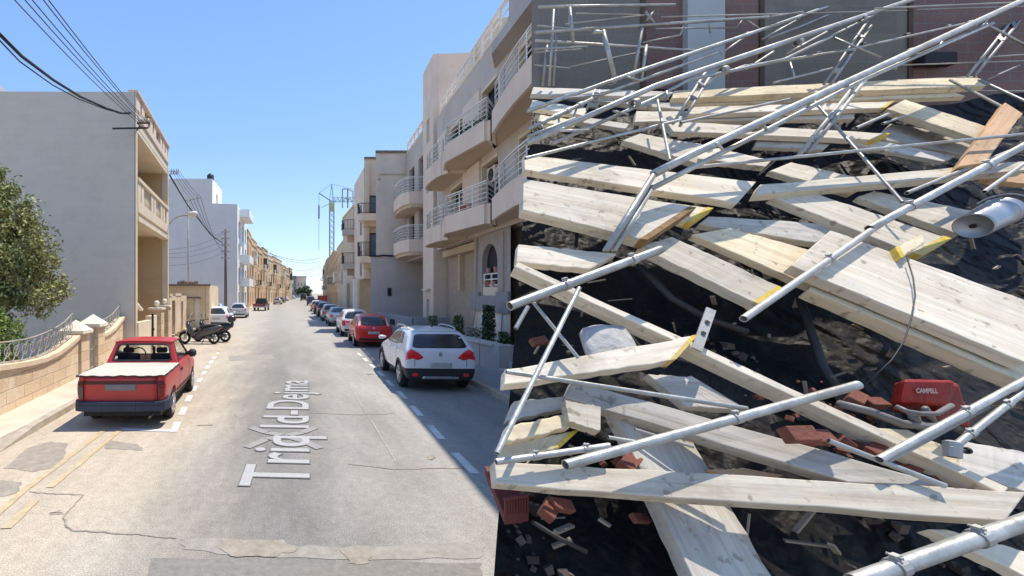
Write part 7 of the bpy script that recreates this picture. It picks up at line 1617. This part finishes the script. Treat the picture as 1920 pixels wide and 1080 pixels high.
# bucket
t = thing('metal_bucket', 'dented galvanised metal bucket lying on its side at the right', 'bucket', tuple(SL(1850,420,.2)))
a, b = SL(1824,424,.30), SL(1878,396,.31); d = (b-a).normalized(); R_ = .066; Lb = (b-a).length*1.0
BKM = mat('bucket_zinc', (.42,.45,.47), .38, .15, 6, .1, 30, metal=.5)
mb = MB(); mb.lathe(a, d, [(.012,0),(.012,R_*.9),(0,R_*.92),(0,R_),(.02,R_*1.01),(Lb*.5,R_*1.05),(Lb*.82,R_*1.09),(Lb*.82,R_*1.14),(Lb*.85,R_*1.14),(Lb*.87,R_*1.1),(Lb,R_*1.12),(Lb*1.01,R_*1.15),(Lb*1.0,R_*1.05),(.03,R_*.95)], 32); o = mb.build('body', BKM, t, True)
x = d.orthogonal().normalized(); y = d.cross(x)
mb = MB(); mb.path([b+(x*math.cos(q)*R_*1.32+y*math.sin(q)*R_*1.32)-d*(.02-.06*math.sin(q)) for q in [i*math.pi/10 for i in range(11)]], .004, 6); mb.build('handle', GALV2, t)
mb = MB(); mb.lathe(a-d*.004, d, [(0,0),(0,.012),(.01,.012)], 10); mb.build('bottom_hole', DARK, t)
# red machine / tool case
t = thing('red_tool_case', 'red tool case with white lettering and a dark handle, lying under the widest plank', 'tool case', tuple(SL(1740,740,.1)))
RC = mat('case_red', (.40,.028,.02), .6, .25, 9, .3, 30, second=(.22,.06,.045), amt=.8)
f = [SL(1696,710,.28), SL(1792,712,.28), SL(1784,759,.20), SL(1688,754,.20)]; bk = [SL(1717,718,.10)+V((0,.12,.05)), SL(1812,727,.12)+V((0,.12,.05)), SL(1827,800,.06), SL(1772,802,.06)]
dd = V((.05,.07,-.03)); mb = MB(); mb.hexa([f[3], f[2], f[2]+dd, f[3]+dd], [f[0], f[1], f[1]+dd, f[0]+dd]); mb.build('lid', RC, t, bevel=.012)
s0, s1 = SL(1790,724,.20), SL(1829,792,.16); mb = MB(); mb.hexa([SL(1757,787,.10), SL(1826,804,.10), SL(1826,804,.10)+V((0,.15,0)), SL(1757,787,.10)+V((0,.15,0))], [SL(1784,720,.24), SL(1800,718,.24), SL(1807,718,.24)+V((0,.12,0)), SL(1784,720,.24)+V((0,.12,0))]); mb.build('side', RC, t, bevel=.012)
mb = MB(); mb.path([SL(1680,762,.25),SL(1702,772,.27),SL(1727,776,.27),SL(1757,776,.27),SL(1784,760,.26)], .009, 8); mb.build('handle', mat('handle_grey', (.20,.19,.18), .5,.2,6,.1), t, True)
mb = MB(); mb.path([SL(1572,757,.12),SL(1632,772,.14),SL(1692,795,.16),SL(1752,800,.14)], .016, 8); mb.path([SL(1712,777,.2),SL(1720,802,.12)], .015, 8); mb.path([SL(1732,764,.2),SL(1757,802,.12)], .012, 8); mb.build('hose', mat('handle_grey', (0,0,0)), t, True)
# white lettering on the lid: built as small raised strokes following the blurred word
ex = (f[1]-f[0]).normalized(); ez = (f[0]-f[3]); ez = (ez-ex*ez.dot(ex)).normalized(); nz_ = ex.cross(ez).normalized(); nz_ = -nz_ if nz_.y > 0 else nz_
wd = (f[1]-f[0]).length
me = words('CAMPELL', wd*.115, Matrix.Identity(4), mat('letter_white', (.70,.45,.38), .6,.05,9,0), .001); lw_ = max(v.co.x for v in me.vertices)
O = f[3].lerp(f[0], .42)+ex*wd*.22+nz_*.009
k_ = wd*.42/lw_
for v in me.vertices: p = O+ex*v.co.x*k_+ez*v.co.y*1.1; v.co = p-V(t['org'])
me.name = 'lettering'; o = bpy.data.objects.new('lettering', me); COL.objects.link(o); o.parent = t
# red crate, wire, stake
t = thing('red_crate', 'dark red slatted plastic crate below the foreground plank at the left edge', 'crate', tuple(SL(950,980,.0)))
CRT = mat('crate_red', (.14,.025,.022), .6,.2,5,.1); P0 = SL(946,985,-.06); P1 = SL(992,978,-.06); ex_ = (P1-P0).normalized(); wd = (P1-P0).length; up_ = V((0,0,1)); bk_ = V((0,.16,.12))
mb = MB(); a = P0; mb.hexa([a, a+ex_*wd, a+ex_*wd+bk_, a+bk_], [a+up_*.035, a+ex_*wd+up_*.035, a+ex_*wd+bk_+up_*.035, a+bk_+up_*.035])
mb.hexa([a+up_*.085, a+ex_*wd+up_*.085, a+ex_*wd+up_*.085+V((0,.01,0)), a+up_*.085+V((0,.01,0))], [a+up_*.1, a+ex_*wd+up_*.1, a+ex_*wd+up_*.1+V((0,.01,0)), a+up_*.1+V((0,.01,0))])
mb.build('frame', CRT, t, bevel=.003)
mb = MB()
for k in range(9): q = a+ex_*wd*(k+.2)/9+up_*.035; mb.hexa([q, q+ex_*.008, q+ex_*.008+V((0,.008,0)), q+V((0,.008,0))], [q+up_*.05, q+ex_*.008+up_*.05, q+ex_*.008+V((0,.008,0))+up_*.05, q+V((0,.008,0))+up_*.05])
mb.build('slats', CRT, t)
mb = MB(); mb.path([SL(1700,482,.40),SL(1712,520,.40),SL(1716,555,.40),SL(1708,600,.38),SL(1695,640,.36),SL(1672,675,.32),SL(1622,722,.26)], .0028, 6); tag(mb.build('loose_wire', WIRE, None, True), 'thin curved wire hanging over the widest plank toward the thick tube end', 'wire')
t = thing('tube_clamp', 'steel scaffold clamp on the foot of the lower right tube', 'clamp', tuple(SL(1784,845,.35))); c = SL(1786,846,.37); mb = MB(); mb.lathe(c-V((0,.0,.02)), V((.3,.2,1)), [(0,.012),(0,.02),(.05,.022),(.055,.012)], 12); mb.build('collar', GALV2, t); mb = MB(); mb.lathe(c+V((.02,-.005,.0)), (1,0,.2), [(0,.007),(.018,.007),(.018,.012),(.026,.012),(.026,0)], 8); mb.build('bolt', DARK, t)
# torn sheeting fold and buried board for dark gap detail
for k, (pts, lb) in enumerate((([(1500,560),(1520,620),(1545,690),(1575,735)],'dark buried pole in the gap below the widest plank'),([(1200,500),(1260,560),(1330,600),(1400,622)],'dark bent pole in the gap right of the thick left tube'),([(1000,980),(1050,1010),(1100,1035)],'thin dark stick on the sheeting at the bottom left'))):
    mb = MB(); mb.path([SL(*p, .03) for p in pts], [.016,.016,.008][k], 8); tag(mb.build('dark_pole', mat('pole_dark', (.04,.037,.035), .7,.3,5,.3), None, True), lb, 'pole')
for o in list(bpy.data.objects):
    if 'org' in o: del o['org']
